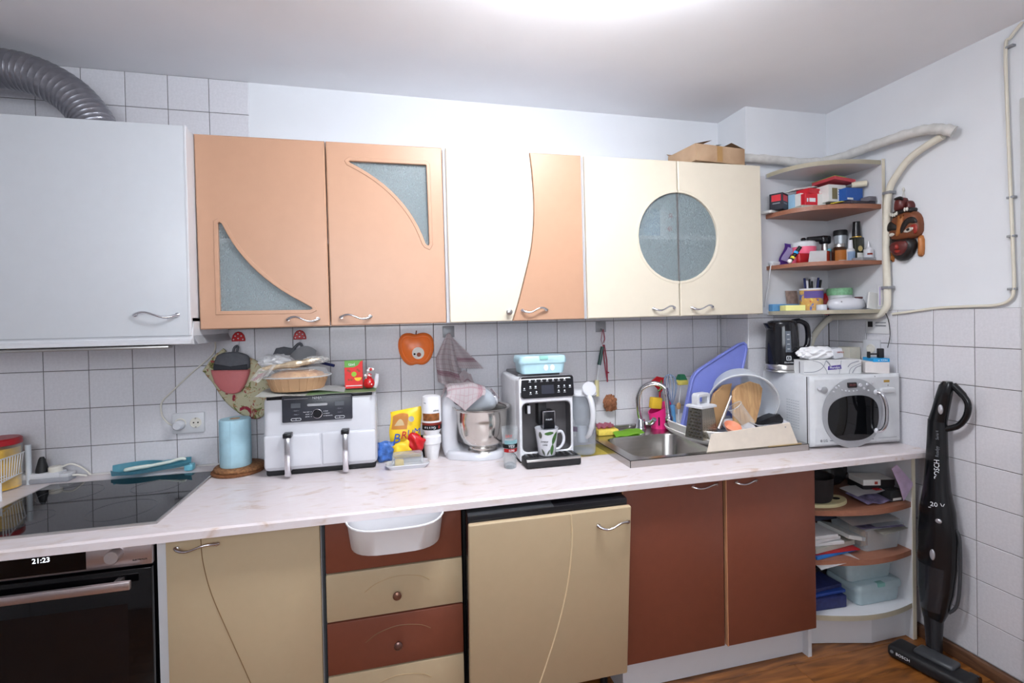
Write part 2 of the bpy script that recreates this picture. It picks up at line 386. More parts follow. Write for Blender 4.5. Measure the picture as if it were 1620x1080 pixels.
# first cupboard: two peach doors with curved glass cut-outs
c1 = thing('wall_cupboard', 'peach two-door wall cupboard with curved ribbed-glass cut-outs beside the white hood cabinet', 'cupboard', (.44, -.16, ZB))
carcass(c1, ux[0], ux[2], shelves=(1.70,))
def arc_pts(p0, p1, c, n=12): return [((1-t)**2*p0[0]+2*t*(1-t)*c[0]+t*t*p1[0], (1-t)**2*p0[1]+2*t*(1-t)*c[1]+t*t*p1[1]) for t in [i/n for i in range(n+1)]]
h1 = [(.066, 1.449)]+[(.372, 1.447), (.382, 1.452), (.379, 1.461)]+arc_pts((.372, 1.468), (.090, 1.760), (.165, 1.575))[1:-1]+[(.086, 1.768), (.077, 1.774), (.068, 1.768)]
d = door(c1, rect(ux[0]+.003, ux[1]-.002, ZB, ZU), [h1], 'peach_door'); cut_rim(d, h1, 'peach_door')
obj('glass_pane', plate(nb(), inset(h1, -.012), [], YU+.012, YU+.016), 'ribbed_glass', d); wave_handle(d, .292, .402, YU, 1.416, flip=-1)
h2 = [(.813, 2.014), (.818, 2.010), (.821, 1.700), (.815, 1.690), (.806, 1.694)]+arc_pts((.800, 1.702), (.525, 2.004), (.735, 1.905))+[(.522, 2.010), (.528, 2.015)]
d = door(c1, rect(ux[1]+.002, ux[2]-.003, ZB, ZU), [h2], 'peach_door'); cut_rim(d, h2, 'peach_door')
obj('glass_pane', plate(nb(), inset(h2, -.012), [], YU+.012, YU+.016), 'ribbed_glass', d); wave_handle(d, .478, .590, YU, 1.420, flip=-1)
# second cupboard: cream and peach doors meeting in a curve
c2 = thing('wall_cupboard', 'wall cupboard with a cream door and a peach door meeting in a curve', 'cupboard', (1.18, -.16, ZB))
carcass(c2, ux[2], ux[3])
cur = [(1.148, ZB), (1.172, 1.456), (1.211, 1.590), (1.232, 1.670), (1.244, 1.748), (1.251, 1.840), (1.250, 1.931), (1.245, 2.015), (1.238, ZU)]
cv = [(p.x, p.y) for p in spline([(a, b) for a, b in cur], 3)]
d = door(c2, [(ux[2]+.012, ZB), (cv[0][0]-.0015, ZB)]+[(x-.0015, z) for x, z in cv[1:]]+[(ux[2]+.012, ZU)], [], 'cream_door', bev=.003)
round_knob(d, 1.131, YU, 1.424, 'satin_steel')
d = door(c2, [(x+.0015, z) for x, z in cv]+[(ux[3]-.012, ZU), (ux[3]-.012, ZB)], [], 'peach_door', bev=.003); wave_handle(d, 1.186, 1.296, YU, 1.430, flip=1)
# third cupboard: two cream doors sharing a round glass
c3 = thing('wall_cupboard', 'cream two-door wall cupboard with a round frosted window', 'cupboard', (1.92, -.16, ZB))
carcass(c3, ux[3], ux[5], shelves=(1.735,))
cx, cz, R = 1.922, 1.743, .204; mid = ux[4]-.002
def half(sgn, r=R, gap=.003):
    a0 = math.asin(gap/r); return [(mid+sgn*r*math.sin(a0+(PI-2*a0)*i/20), cz+r*math.cos(a0+(PI-2*a0)*i/20)) for i in range(21)]
for sg, x0, x1, hx in ((-1, ux[3]+.004, mid-.002, (1.784, 1.893)), (1, mid+.002, ux[5]-.002, (1.975, 2.088))):
    hp = half(sg)
    if sg < 0: out = [(x0, ZB), (mid-.002, ZB)]+[(min(x, mid-.002), z) for x, z in hp[::-1]]+[(mid-.002, ZU), (x0, ZU)]
    else: out = [(mid+.002, ZB), (x1, ZB), (x1, ZU), (mid+.002, ZU)]+[(max(x, mid+.002), z) for x, z in hp]
    d = door(c3, out, [], 'cream_door', bev=.004)
    ring = half(sg, R+.006, .002)+half(sg, R-.006, .002)[::-1]
    obj('moulding', plate(nb(), ring, [], YU-.002, YU+.012, bev=.0015), 'cream_door', d, smooth=25)
    obj('glass_pane', plate(nb(), half(sg, R+.004, .001), [], YU+.009, YU+.013), 'ribbed_glass', d)
    obj('pane_edge', bx(nb(), mid+sg*.0025-.0015, mid+sg*.0025+.0015, YU+.006, YU+.014, cz-R+.01, cz+R-.01), 'satin_steel', d)
    wave_handle(d, hx[0], hx[1], YU, 1.425, flip=1 if sg > 0 else 1)
for c in (c1, c2, c3): c.rotation_euler = (0, -.0072, 0); c.location.z = ZB+.0072*(c.location.x-1)
# things inside the cupboards, dim behind the glass
P('crockery_white', 225, 226, 228, .3); P('crockery_blue', 120, 160, 200, .3); P('packet_red', 196, 70, 60, .5)
ck = obj('jar', lathe(nb(), [(0, 0), (.05, 0), (.055, .02), (.055, .13), (.04, .15), (0, .15)], (1.85, -.19, 1.745), 18), 'crockery_blue'); tag(ck, 'pale blue jar on the shelf behind the round glass', 'jar')
ck = obj('canister', bx(nb(), 1.875, 1.915, -.24, -.16, 1.745, 1.925, r=.006), 'crockery_white'); tag(ck, 'tall white packet seen through the round glass', 'packet')
obj('printed_flower', lathe(nb(), [(0, .002), (.012, .002), (.012, 0), (0, 0)], (1.93, -.2405, 1.86), 10, Matrix.Rotation(PI/2, 4, 'X')), 'packet_red', ck); obj('printed_flower', lathe(nb(), [(0, .002), (.012, .002), (.012, 0), (0, 0)], (1.925, -.2405, 1.80), 10, Matrix.Rotation(PI/2, 4, 'X')), 'packet_red', ck)
ck = obj('plate_stack', lathe(nb(), [(0, 0), (.06, 0), (.10, .02), (.10, .06), (.06, .05), (0, .05)], (1.80, -.17, 1.412), 24), 'crockery_white'); tag(ck, 'stack of white plates low behind the round glass', 'plates')
ck = obj('bowl', lathe(nb(), [(0, 0), (.04, 0), (.085, .07), (.081, .07), (.037, .006), (0, .006)], (.19, -.17, 1.405), 24), 'crockery_white'); tag(ck, 'white bowl low behind the ribbed glass of the left peach door', 'bowl')

# ---------------------------------------------------------------- hood cabinet and its duct
hood = thing('hood_cabinet', 'tall white cooker hood cabinet at the left with a wavy handle', 'hood cabinet', (-.45, -.2, 1.34))
HX, HY = -.003, -.385
obj('side_panel', bx(nb(), HX-.018, HX, HY+.018, -.01, 1.40, 2.074, r=.001, seg=1), 'white_melamine', hood, smooth=0)
obj('side_panel', bx(nb(), -.92, -.902, HY+.018, -.01, 1.40, 2.074, r=.001, seg=1), 'white_melamine', hood, smooth=0)
obj('top_panel', bx(nb(), -.902, HX-.018, HY+.018, -.01, 2.056, 2.074), 'white_melamine', hood, smooth=0)
obj('back_panel', bx(nb(), -.902, HX-.018, -.016, -.010, 1.42, 2.056), 'white_melamine', hood, smooth=0)
P('hood_door_white', 200, 204, 209, .35, noise=.01)
d = obj('door', bx(nb(), -.92, HX, HY, HY+.017, 1.362, 2.078, r=.003), 'hood_door_white', hood, smooth=25)
obj('door_edge', bx(nb(), HX-.006, HX+.001, HY-.0015, HY+.017, 1.362, 2.0795, r=.001, seg=1), 'white_melamine', d); wave_handle(d, -.168, -.036, HY, 1.434, flip=-1)
# flared body of the hood under the cabinet
bm = nb(); prof = [(HY+.005, 1.352), (HY-.012, 1.345), (HY-.012, 1.334), (HY+.02, 1.330), (-.012, 1.330), (-.012, 1.41), (HY+.02, 1.41)]
t = bmesh.new(); A = [t.verts.new((-.92, y, z)) for y, z in prof]; B = [t.verts.new((HX+.004, y, z)) for y, z in prof]
t.faces.new(A[::-1]); t.faces.new(B)
for i in range(len(A)): t.faces.new((A[i], A[(i+1) % len(A)], B[(i+1) % len(A)], B[i]))
bmesh.ops.recalc_face_normals(t, faces=t.faces[:]); join(bm, t)
hb = obj('hood_body', bm, 'white_plastic', hood)
sheetf = lambda u, v: Vector((HX+.001+.016*(1-min(1, (v*.09)/.05))**2*(1 if v < .55 else 0), HY+.014+(.36)*u, 1.332+.09*v))
obj('flare', sheet(nb(), sheetf, 1, 10, .002), 'white_plastic', hb)
P('hood_filter', 150, 150, 152, .35, metal=.8); obj('filter', bx(nb(), -.85, -.08, HY+.05, -.06, 1.326, 1.331), 'hood_filter', hb)
obj('slide_rail', bx(nb(), -.92, -.07, HY-.004, HY+.03, 1.320, 1.329, r=.002), 'satin_steel', hb)
# ribbed aluminium duct
P('duct_foil', 140, 140, 147, .32, metal=.75, noise=.08, nscale=60)
path = spline([(-1.0, -.18, 2.26), (-.82, -.175, 2.305), (-.65, -.17, 2.312), (-.55, -.168, 2.296), (-.455, -.166, 2.245), (-.395, -.165, 2.175), (-.365, -.165, 2.11), (-.36, -.165, 2.0755)], 20)
pts, RR = [], []
for i, p in enumerate(path): pts.append(p); RR.append(.0665+(.0016 if i % 4 == 0 else 0))
bm = tube(nb(), pts, RR, 24, caps=False); duct = obj('ventilation_duct', bm, 'duct_foil', smooth=30); tag(duct, 'ribbed grey flexible duct curving over the hood cabinet', 'duct')
# cardboard box on top of the third cupboard
bxo = thing('cardboard_box', 'open brown cardboard box on top of the round-window cupboard', 'box', (2.10, -.22, 2.095))
M = RZ(.10, (2.14, -.22, 0)); z0, z1 = 2.0945, 2.170
bm = nb(); t_ = .004
for r in ((1.995, 2.275, -.318, -.314, z0, z1), (1.995, 2.275, -.124, -.12, z0, z1), (1.995, 1.999, -.314, -.124, z0, z1), (2.271, 2.275, -.314, -.124, z0, z1), (1.999, 2.271, -.314, -.124, z0, z0+.004)): bx(bm, *r, M=M)
body = obj('box_body', bm, 'cardboard', bxo, smooth=0)
def flap(p, w, name='flap', m='cardboard'):
    t = bmesh.new(); v = [t.verts.new(q) for q in p]; f = t.faces.new(v); bmesh.ops.solidify(t, geom=[f], thickness=.003); bm = nb(); join(bm, t, M); return obj(name, bm, m, bxo, smooth=0)
flap([(2.275, -.316, z1), (2.275, -.124, z1), (2.215, -.124, z1+.028), (2.20, -.316, z1+.022)], 0)
flap([(1.997, -.316, z1), (1.997, -.124, z1), (2.09, -.12, z1+.03), (2.09, -.316, z1+.024)], 0)
flap([(2.0, -.122, z1), (2.27, -.122, z1), (2.24, -.06, z1+.035), (2.03, -.06, z1+.035)], 0)
obj('tape', bx(nb(), 2.115, 2.145, -.3195, -.3178, z0+.004, z1-.002, M=M), P('old_tape', 170, 132, 84, .3), bxo)
flap([(2.13, -.30, z1+.012), (2.16, -.30, z1+.016), (2.19, -.16, z1+.034), (2.16, -.16, z1+.03)], 0, 'paper', 'paper_white')

# ---------------------------------------------------------------- base units
YB, ZWB = -.6615, .7867
bxs = [.0136, .4388, .4491, .8797, 1.4592, 1.8818, 2.2967]
def base_carcass(parent, x0, x1, kick=True, kx=None):
    for a, b in ((x0+.001, x0+.018), (x1-.018, x1-.001)): obj('side_panel', bx(nb(), a, b, YB+.02, -.03, 0, ZWB-.002), 'white_melamine', parent, smooth=0)
    obj('bottom_panel', bx(nb(), x0+.018, x1-.018, YB+.02, -.03, .13, .147), 'white_melamine', parent, smooth=0)
    obj('back_panel', bx(nb(), x0+.018, x1-.018, -.036, -.030, .147, ZWB-.002), 'white_melamine', parent, smooth=0)
    if kick: obj('plinth', bx(nb(), x0+.018, x1-.018, -.612, -.596, .002, .129), 'white_melamine', parent, smooth=0)
def groove(parent, pts, y, m, r=.0022):
    return obj('groove', tube(nb(), [(p[0], y-.0002, p[1]) for p in spline([(a, b) for a, b in pts], 5)], r, 6), m, parent)
P('groove_beige', 176, 152, 112, .4); P('groove_dark', 128, 98, 66, .5)
# oven housing
ov = thing('oven', 'black glass built-in oven under the hob with digital clock', 'oven', (-.32, -.35, .15))
OX0, OX1 = -.615, -.017
obj('body', bx(nb(), OX0+.01, OX1-.006, YB+.02, -.05, .16, .77), 'black_matte', ov, smooth=0)
P('oven_steel', 196, 184, 184, .28, metal=.9, noise=.03, nscale=6, stretch=(1, 30, 30))
fp = obj('control_panel', bx(nb(), OX0, OX1, -.664, -.645, .712, .782, r=.002), 'oven_steel', ov)
dp = obj('display', bx(nb(), OX0+.06, -.178, -.6652, -.660, .718, .779), P('oven_glass', 6, 6, 8, .06, noise=0), fp)
mat('clock_digits', (.8, .9, 1), .4, emit=(.85, .92, 1), estr=1.6)
text('clock_digits', '21:23', .019, 'clock_digits', dp, FM(-.282, -.6656, .757))
M90 = Matrix.Rotation(PI/2, 4, 'X')
kb = obj('dial', lathe(nb(), [(0, .028), (.017, .028), (.0185, .025), (.0185, 0), (0, 0)], (-.105, -.664, .752), 24, M90), P('dial_silver', 205, 200, 202, .3, metal=.7), fp, smooth=40)
text('lettering', 'ELECTROLUX', .006, 'dark_gap', fp, FM(-.047, -.6645, .728))
dr = obj('door', bx(nb(), OX0, OX1, -.672, -.648, .17, .705, r=.002), 'oven_glass', ov)
P('door_inner', 14, 14, 17, .1); obj('window', bx(nb(), OX0+.06, OX1-.06, -.6726, -.670, .22, .61, r=.0005, seg=1), 'door_inner', dr)
hd = obj('handle', bx(nb(), OX0+.05, -.050, -.718, -.705, .668, .692, r=.003), 'oven_steel', dr)
for x in (OX0+.09, -.09): obj('handle_post', bx(nb(), x-.008, x+.008, -.706, -.671, .674, .687), 'oven_steel', hd)
obj('front_strip', bx(nb(), OX0, OX1, -.655, -.645, .15, .168), 'oven_steel', ov)
hs = thing('oven_housing', 'white side panels boxing in the built-in oven', 'cabinet', (-.32, -.3, 0))
for a, b in ((-.012, .0125), (-.64, -.62)): obj('side_panel', bx(nb(), a, b, -.645, -.03, 0, ZWB-.002), 'white_melamine', hs, smooth=0)
obj('plinth', bx(nb(), -.62, -.012, -.612, -.596, .002, .145), 'white_melamine', hs, smooth=0)
# cream cupboard
b1 = thing('base_cupboard', 'beige base cupboard with a curved groove between oven and drawers', 'cupboard', (.22, -.35, 0)); base_carcass(b1, bxs[0], bxs[1])
d = obj('door', bx(nb(), bxs[0]+.002, bxs[1]-.002, YB, YB+.018, .135, .782, r=.004), 'beige_door', b1, smooth=25)
groove(d, [(.108, .781), (.112, .70), (.133, .598), (.181, .457), (.232, .313), (.29, .14)], YB, 'groove_dark', .0013)
wave_handle(d, .043, .155, YB, .748, amp=-.007, flip=-1)
# drawer unit
b2 = thing('drawer_unit', 'drawer unit with alternating brown and beige fronts', 'drawers', (.664, -.35, 0)); base_carcass(b2, bxs[2], bxs[3])
P('knob_copper', 128, 92, 76, .3, metal=.6); P('knob_smoky', 120, 92, 86, .25, metal=.7)
for z0, z1, m, kn in ((.611, .783, 'brown_door', None), (.457, .607, 'beige_door', 'knob_copper'), (.289, .453, 'brown_door', 'knob_smoky'), (.135, .285, 'beige_door', 'knob_copper')):
    f = obj('drawer_front', bx(nb(), bxs[2]+.002, bxs[3]-.002, YB, YB+.018, z0, z1, r=.004), m, b2, smooth=25)
    if kn:
        zc = (z0+z1)/2; round_knob(f, .666, YB, zc-.012, kn, .0135)
        groove(f, [(.566, zc+.006), (.60, zc+.028), (.65, zc+.042), (.69, zc+.043), (.74, zc+.034), (.77, zc+.018)], YB, 'groove_dark' if m == 'brown_door' else 'groove_beige', .0012)
# white hanging bin
bn = thing('hanging_bin', 'white plastic scrap bin hooked over the top drawer', 'bin', (.664, -.72, .69))
def bin_outline(s, y0, bulge):
    o = []
    w = .148*s; cxb = .667
    for i in range(17): a = PI+PI*i/16; o.append((cxb+w*math.copysign(abs(math.cos(a))**.55, math.cos(a)), y0-.005+(bulge)*math.sin(a)))
    return o
zs = [(.694, .90, .085), (.70, .93, .10), (.78, 1.0, .125), (.785, 1.015, .130)]
bm = nb(); rings = []
for z, s, bl in zs: rings.append([bm.verts.new((x, y, z)) for x, y in bin_outline(s, -.668, bl)])
for A, B in zip(rings, rings[1:]):
    for i in range(len(A)-1): bm.faces.new((A[i], A[i+1], B[i+1], B[i]))
    bm.faces.new((A[-1], A[0], B[0], B[-1]))
bm.faces.new(rings[0][::-1]); bmesh.ops.recalc_face_normals(bm, faces=bm.faces[:])
fs = bm.faces[:]; bmesh.ops.solidify(bm, geom=fs, thickness=.0028); P('bin_white', 240, 240, 243, .35, noise=.01)
obj('tub', bm, 'bin_white', bn, smooth=50)
bm = nb(); pp = [(x, y, .7855) for x, y in bin_outline(1.018, -.668, .131)]; tube(bm, pp, .0032, 6, closed=False); obj('rim', bm, 'bin_white', bn, smooth=60)
for x in (.60, .73): obj('hook', bx(nb(), x-.012, x+.012, -.668, -.6625, .72, .7855, r=.001, seg=1), 'white_plastic', bn)
# dishwasher
dw = thing('dishwasher', 'dishwasher behind a beige panel door standing slightly open', 'dishwasher', (1.17, -.35, .02))
obj('body', bx(nb(), bxs[3]+.008, 1.452, -.60, -.04, .09, .765, r=.003), 'black_matte', dw)
P('dishwasher_lid', 70, 72, 76, .35, metal=.3)
Mt = RM(.085, 'X', (1.17, -.68, .15))
dd = obj('door', bx(nb(), bxs[3]+.010, 1.447, -.676, -.612, .13, .770, r=.004, M=Mt), 'black_plastic', dw)
obj('control_strip', bx(nb(), bxs[3]+.012, 1.18, -.675, -.62, .768, .7715, M=Mt), 'dishwasher_lid', dd)
dpn = obj('panel', bx(nb(), bxs[3]+.0095, 1.452, -.700, -.680, .135, .7515, r=.006, seg=3, M=Mt), P('panel_beige', 186, 166, 135, .32, noise=.015), dw, smooth=25)
gpts = [(1.232, .747), (1.236, .65), (1.222, .503), (1.184, .338), (1.118, .14)]
bm = tube(nb(), [Mt @ Vector((p.x, -.7001, p.y)) for p in spline(gpts, 5)], .0028, 6); obj('groove', bm, P('groove_light', 222, 202, 164, .35), dpn)
h = wave_handle(dpn, 1.325, 1.440, -.7, .70, flip=1, amp=.010)
for o in [h]+list(h.children): o.data.transform(Mt)
obj('leg', tube(nb(), [(.92, -.56, 0), (.92, -.56, .09)], .014, 10), 'black_matte', dw); obj('leg', tube(nb(), [(1.42, -.56, 0), (1.42, -.56, .09)], .014, 10), 'black_matte', dw)
obj('leg', tube(nb(), [(.92, -.10, 0), (.92, -.10, .09)], .014, 10), 'black_matte', dw); obj('leg', tube(nb(), [(1.42, -.10, 0), (1.42, -.10, .09)], .014, 10), 'black_matte', dw)
# sink cupboard
b3 = thing('sink_cupboard', 'brown two-door cupboard below the sink on a white plinth', 'cupboard', (1.88, -.35, 0)); base_carcass(b3, bxs[4], bxs[6])
for x0, x1, yy, hx in ((bxs[4]+.003, bxs[5]-.004, YB, (1.742, 1.852)), (bxs[5]+.006, bxs[6]-.001, YB-.006, (1.925, 2.02))):
    d = obj('door', bx(nb(), x0, x1, yy, yy+.018, .131, .779, r=.004), 'brown_door', b3, smooth=25)
    P('door_edge_tan', 196, 142, 104, .4); obj('edge_band', bx(nb(), x0-.0012, x0+.0035, yy+.001, yy+.0185, .1305, .7795), 'door_edge_tan', d)
    wave_handle(d, hx[0], hx[1], yy, .757, flip=1, amp=.006)
# ---------------------------------------------------------------- worktop
wt = thing('worktop', 'long pale marbled laminate worktop running along the back wall', 'worktop', (1.0, -.35, ZWB))
bm = plate(nb(), rect(-1.3, XR-.001, -.7132, -.002), [rrect(1.575, 1.96, -.545, -.19, .05, 5)], 0, ZT-ZWB, bev=.006)
for v in bm.verts: v.co = Vector((v.co.x, v.co.z, ZT-v.co.y))
bmesh.ops.recalc_face_normals(bm, faces=bm.faces[:]); obj('slab', bm, 'marble_laminate', wt, smooth=40)
obj('sealing_strip', bx(nb(), -1.3, 1.54, -.010, -.0015, ZT-.001, ZT+.005, r=.002), P('sealant', 214, 210, 208, .5), wt)
# ---------------------------------------------------------------- corner shelf unit below the worktop
cs = thing('corner_shelf', 'quarter-round open shelf unit below the worktop beside the vacuum cleaner', 'shelf', (2.55, -.4, 0))
CX0, CX1 = 2.300, 2.786
obj('side_panel', bx(nb(), CX1, CX1+.018, -.672, -.03, .002, ZWB-.001), 'white_melamine', cs, smooth=0)
obj('panel_edge', bx(nb(), CX1-.0003, CX1+.0183, -.6735, -.6715, .002, ZWB-.001), 'cream_edge', cs, smooth=0)
obj('side_panel', bx(nb(), CX0+.001, CX0+.017, -.62, -.03, .14, ZWB-.001), 'white_melamine', cs, smooth=0)
obj('back_panel', bx(nb(), CX0+.017, CX1, -.25, -.24, .14, ZWB-.001), 'white_melamine', cs, smooth=0)
def curved_shelf(parent, z0, z1, m, em):
    pts = [(CX1, -.24), (CX1, -.668)]
    for i in range(1, 14): t = i/14; a = t; pts.append((CX1+(CX0+.017-CX1)*t, -.668+.045*t**1.6-.035*math.sin(PI*t)))
    pts += [(CX0+.017, -.622), (CX0+.017, -.24)]
    t = bmesh.new(); A = [t.verts.new((x, y, z0)) for x, y in pts]; B = [t.verts.new((x, y, z1)) for x, y in pts]
    t.faces.new(A); t.faces.new(B[::-1])
    for i in range(len(A)): t.faces.new((A[i], B[i], B[(i+1) % len(A)], A[(i+1) % len(A)]))
    bmesh.ops.recalc_face_normals(t, faces=t.faces[:]); s = obj('shelf_board', join(nb(), t), m, parent, smooth=30)
    if em != m:
        e = [(x, y-.0012, 0) for x, y in pts[1:-1]]
        bm = nb(); r0 = [bm.verts.new((x, y, z0+.0005)) for x, y, _ in e]; r1 = [bm.verts.new((x, y, z1-.0005)) for x, y, _ in e]
        f = [bm.faces.new((r0[i], r0[i+1], r1[i+1], r1[i])) for i in range(len(e)-1)]; bmesh.ops.solidify(bm, geom=f, thickness=.001); obj('edge_band', bm, em, s, smooth=40)
curved_shelf(cs, .566, .588, 'brown_wood_shelf', 'brown_wood_shelf')
curved_shelf(cs, .362, .384, 'brown_wood_shelf', 'brown_wood_shelf')
curved_shelf(cs, .135, .157, 'white_melamine', 'cream_edge')
for a, b in (((2.302, -.565), (2.43, -.595)), ((2.43, -.595), (2.60, -.642)), ((2.60, -.642), (2.786, -.640))):
    a = Vector((*a, 0)); b = Vector((*b, 0)); ang = math.atan2(b.y-a.y, b.x-a.x); L_ = (b-a).length
    obj('plinth', bx(nb(), 0, L_, 0, .014, .002, .134, M=Matrix.Translation(a) @ Matrix.Rotation(ang, 4, 'Z')), 'white_melamine', cs, smooth=0)

# ---------------------------------------------------------------- hob and the left end of the worktop
hob = thing('induction_hob', 'black glass hob with a steel rim set in the worktop', 'hob', (-.3, -.38, ZT))
P('hob_glass', 10, 11, 13, .04, noise=0)
bm = nb()
for r in ((-.572, -.016, -.632, -.626), (-.572, -.016, -.126, -.120), (-.572, -.566, -.626, -.126), (-.022, -.016, -.626, -.126)): bx(bm, r[0], r[1], r[2], r[3], ZT, ZT+.0065)
obj('rim', bm, 'satin_steel', hob, smooth=0)
gl = obj('glass_plate', bx(nb(), -.566, -.022, -.626, -.126, ZT, ZT+.006), 'hob_glass', hob, smooth=0)
P('hob_mark', 60, 62, 66, .2)
for x, y, r in ((-.43, -.26, .09), (-.17, -.26, .075), (-.43, -.49, .075), (-.17, -.49, .09)):
    bm = nb(); tube(bm, [(x+r*math.cos(2*PI*i/32), y+r*math.sin(2*PI*i/32), ZT+.006) for i in range(32)], .0006, 4, closed=True); obj('zone_ring', bm, 'hob_mark', gl)
# yellow jar with red lid
jar = thing('storage_jar', 'tall jar of yellow pasta with a red lid behind the wire basket', 'jar', (-.735, -.105, ZT))
P('jar_yellow', 214, 164, 24, .4, noise=.35, nscale=30); P('lid_red', 168, 28, 36, .35)
obj('contents', lathe(nb(), [(0, .004), (.060, .004), (.060, .15), (0, .155)], (-.735, -.105, ZT), 24), 'jar_yellow', jar)
obj('jar_wall', lathe(nb(), [(0, 0), (.063, 0), (.065, .01), (.065, .155), (.060, .168), (.058, .168), (.0625, .153), (.0625, .012), (0, .003)], (-.735, -.105, ZT), 24), 'clear_glass', jar)
obj('lid', lathe(nb(), [(0, .186), (.060, .186), (.066, .181), (.066, .163), (.062, .163), (.062, .166), (0, .168)], (-.735, -.105, ZT), 24), 'lid_red', jar)
# wire basket
wb = thing('wire_basket', 'white wire basket with a round post at the left end of the worktop', 'basket', (-.66, -.08, ZT))
P('wire_white', 226, 226, 228, .35)
A0, B0 = Vector((-.674, -.072, .937)), Vector((-.610, -.290, .960)); A1, B1 = Vector((-.684, -.075, .862)), Vector((-.630, -.260, .874))
obj('post', tube(nb(), [(-.664, -.072, ZT), (-.664, -.072, .962)], .009, 12), P('post_white', 206, 212, 218, .35), wb)
L1 = B0-A0; obj('rail', tube(nb(), [A0, A0+L1*1.0, A0+L1+Vector((-.22, -.01, .0))], .0022, 6), 'wire_white', wb)
L2 = B1-A1; obj('rail', tube(nb(), [A1, A1+L2, A1+L2+Vector((-.22, -.01, .0))], .0022, 6), 'wire_white', wb)
for i in range(9):
    t = (i+.6)/9; obj('wire', tube(nb(), [A0+L1*t, A1+L2*t], .0016, 5), 'wire_white', wb)
for i in range(7):
    o = Vector((-.03*(i+1), -.002*(i+1), 0)); obj('wire', tube(nb(), [B0+o, B1+o, B1+o+Vector((0, .15, -.005))], .0016, 5), 'wire_white', wb)
obj('foot', tube(nb(), [B1+Vector((-.18, 0, 0)), (B1.x-.18, B1.y, ZT)], .004, 6), 'wire_white', wb); obj('foot', tube(nb(), [B1, (B1.x, B1.y, ZT)], .003, 6), 'wire_white', wb)
# power strip
ps = thing('power_strip', 'grey and white power strip with plugs beside the wire basket', 'power strip', (-.63, -.055, ZT))
P('strip_grey', 150, 152, 158, .4); P('plug_beige', 222, 218, 208, .4)
obj('base', bx(nb(), -.76, -.535, -.080, -.030, ZT, ZT+.019, r=.004), 'strip_grey', ps); obj('cover', bx(nb(), -.758, -.565, -.079, -.031, ZT+.017, ZT+.038, r=.005), 'white_plastic', ps)
obj('cover_end', bx(nb(), -.568, -.536, -.079, -.031, ZT+.017, ZT+.030, r=.004), 'white_plastic', ps)
obj('plug', lathe(nb(), [(0, 0), (.020, 0), (.019, .012), (.010, .05), (.006, .058), (0, .058)], (-.632, -.055, ZT+.037), 16), 'black_matte', ps)
p2 = obj('plug', lathe(nb(), [(0, 0), (.021, 0), (.021, .016), (.018, .02), (0, .02)], (-.590, -.055, ZT+.037), 16), 'plug_beige', ps)
obj('cable', tube(nb(), spline([(-.575, -.055, ZT+.05), (-.545, -.045, ZT+.058), (-.515, -.03, ZT+.035), (-.495, -.02, ZT+.004)], 6), .0035, 7), 'plug_beige', p2)
obj('cable', tube(nb(), spline([(-.537, -.055, ZT+.017), (-.52, -.045, ZT+.014), (-.503, -.03, ZT+.004)], 5), .004, 7), 'plug_beige', ps)
# spoon rest
sr = thing('spoon_rest', 'turquoise and white ladle rest lying behind the hob', 'spoon rest', (-.25, -.06, ZT))
P('turquoise', 110, 180, 198, .3); P('ivory', 226, 232, 222, .35)
def ell(c, rx, ry, n=18): return [(c[0]+rx*math.cos(2*PI*i/n), c[1]+ry*math.sin(2*PI*i/n)) for i in range(n)]
def leaf(u, v, z0=ZT):
    x = -.40+.27*u; wdt = .050*math.sin(PI*min(1, u*1.5+.01))**.75+.004 if u < .60 else .014+.012*math.sin(PI*(u-.60)/.40)
    a = (v-.5)*2; return Vector((x, -.070+wdt*a, z0+.004+.026*a*a*(1-.4*u)+(.014 if a > 0 else 0)*a*a+.02*u*u))
bm = nb(); sheet(bm, leaf, 24, 8, .003); obj('tray', bm, 'turquoise', sr, smooth=60)
bm = tube(nb(), spline([(-.362, -.066, ZT+.022), (-.32, -.066, ZT+.028), (-.27, -.064, ZT+.032), (-.21, -.062, ZT+.040), (-.165, -.062, ZT+.050), (-.148, -.062, ZT+.046)], 5), [.003]+[.008]*9+[.0065]*14+[.004]*2, 8); obj('ladle_handle', bm, 'ivory', sr, smooth=60)
obj('tail', bx(nb(), -.152, -.118, -.080, -.045, ZT+.001, ZT+.03, r=.008), 'turquoise', sr)
# wall socket, plug and lead to the hood
so = thing('wall_socket', 'white double wall socket with one round plug in it', 'socket', (-.155, -.005, 1.0))
obj('plate', bx(nb(), -.214, -.096, -.012, 0, .953, 1.038, r=.005), 'white_plastic', so)
for x in (-.183, -.127):
    s = obj('socket_well', lathe(nb(), [(0, .001), (.019, .001), (.019, .003), (.021, .003), (.021, 0), (0, 0)], (x, -.012, .996), 20, M90), 'plug_beige', so)
for dx, z in ((-.008, .996), (.008, .996)): obj('pin_hole', lathe(nb(), [(0, .0018), (.003, .0018), (.003, 0), (0, 0)], (-.127+dx, -.012, z), 10, M90), 'dark_gap', so)
for z in (.978, 1.014): obj('earth_clip', bx(nb(), -.129, -.125, -.0155, -.012, z-.003, z+.003), 'satin_steel', so)
pl = thing('plug', 'round white plug in the wall socket with a lead rising to the hood', 'plug', (-.183, -.03, .996))
obj('plug_body', lathe(nb(), [(0, .036), (.014, .036), (.019, .03), (.0205, .004), (.019, 0), (0, 0)], (-.183, -.0135, .992), 20, M90), 'white_gloss', pl, smooth=50)
obj('lead', tube(nb(), spline([(-.197, -.035, .992), (-.225, -.02, 1.003), (-.25, -.008, 1.035), (-.25, -.006, 1.085), (-.215, -.006, 1.125), (-.14, -.006, 1.20), (-.06, -.006, 1.275), (-.045, -.02, 1.325)], 6), .0032, 7), 'plug_beige', pl, smooth=60)
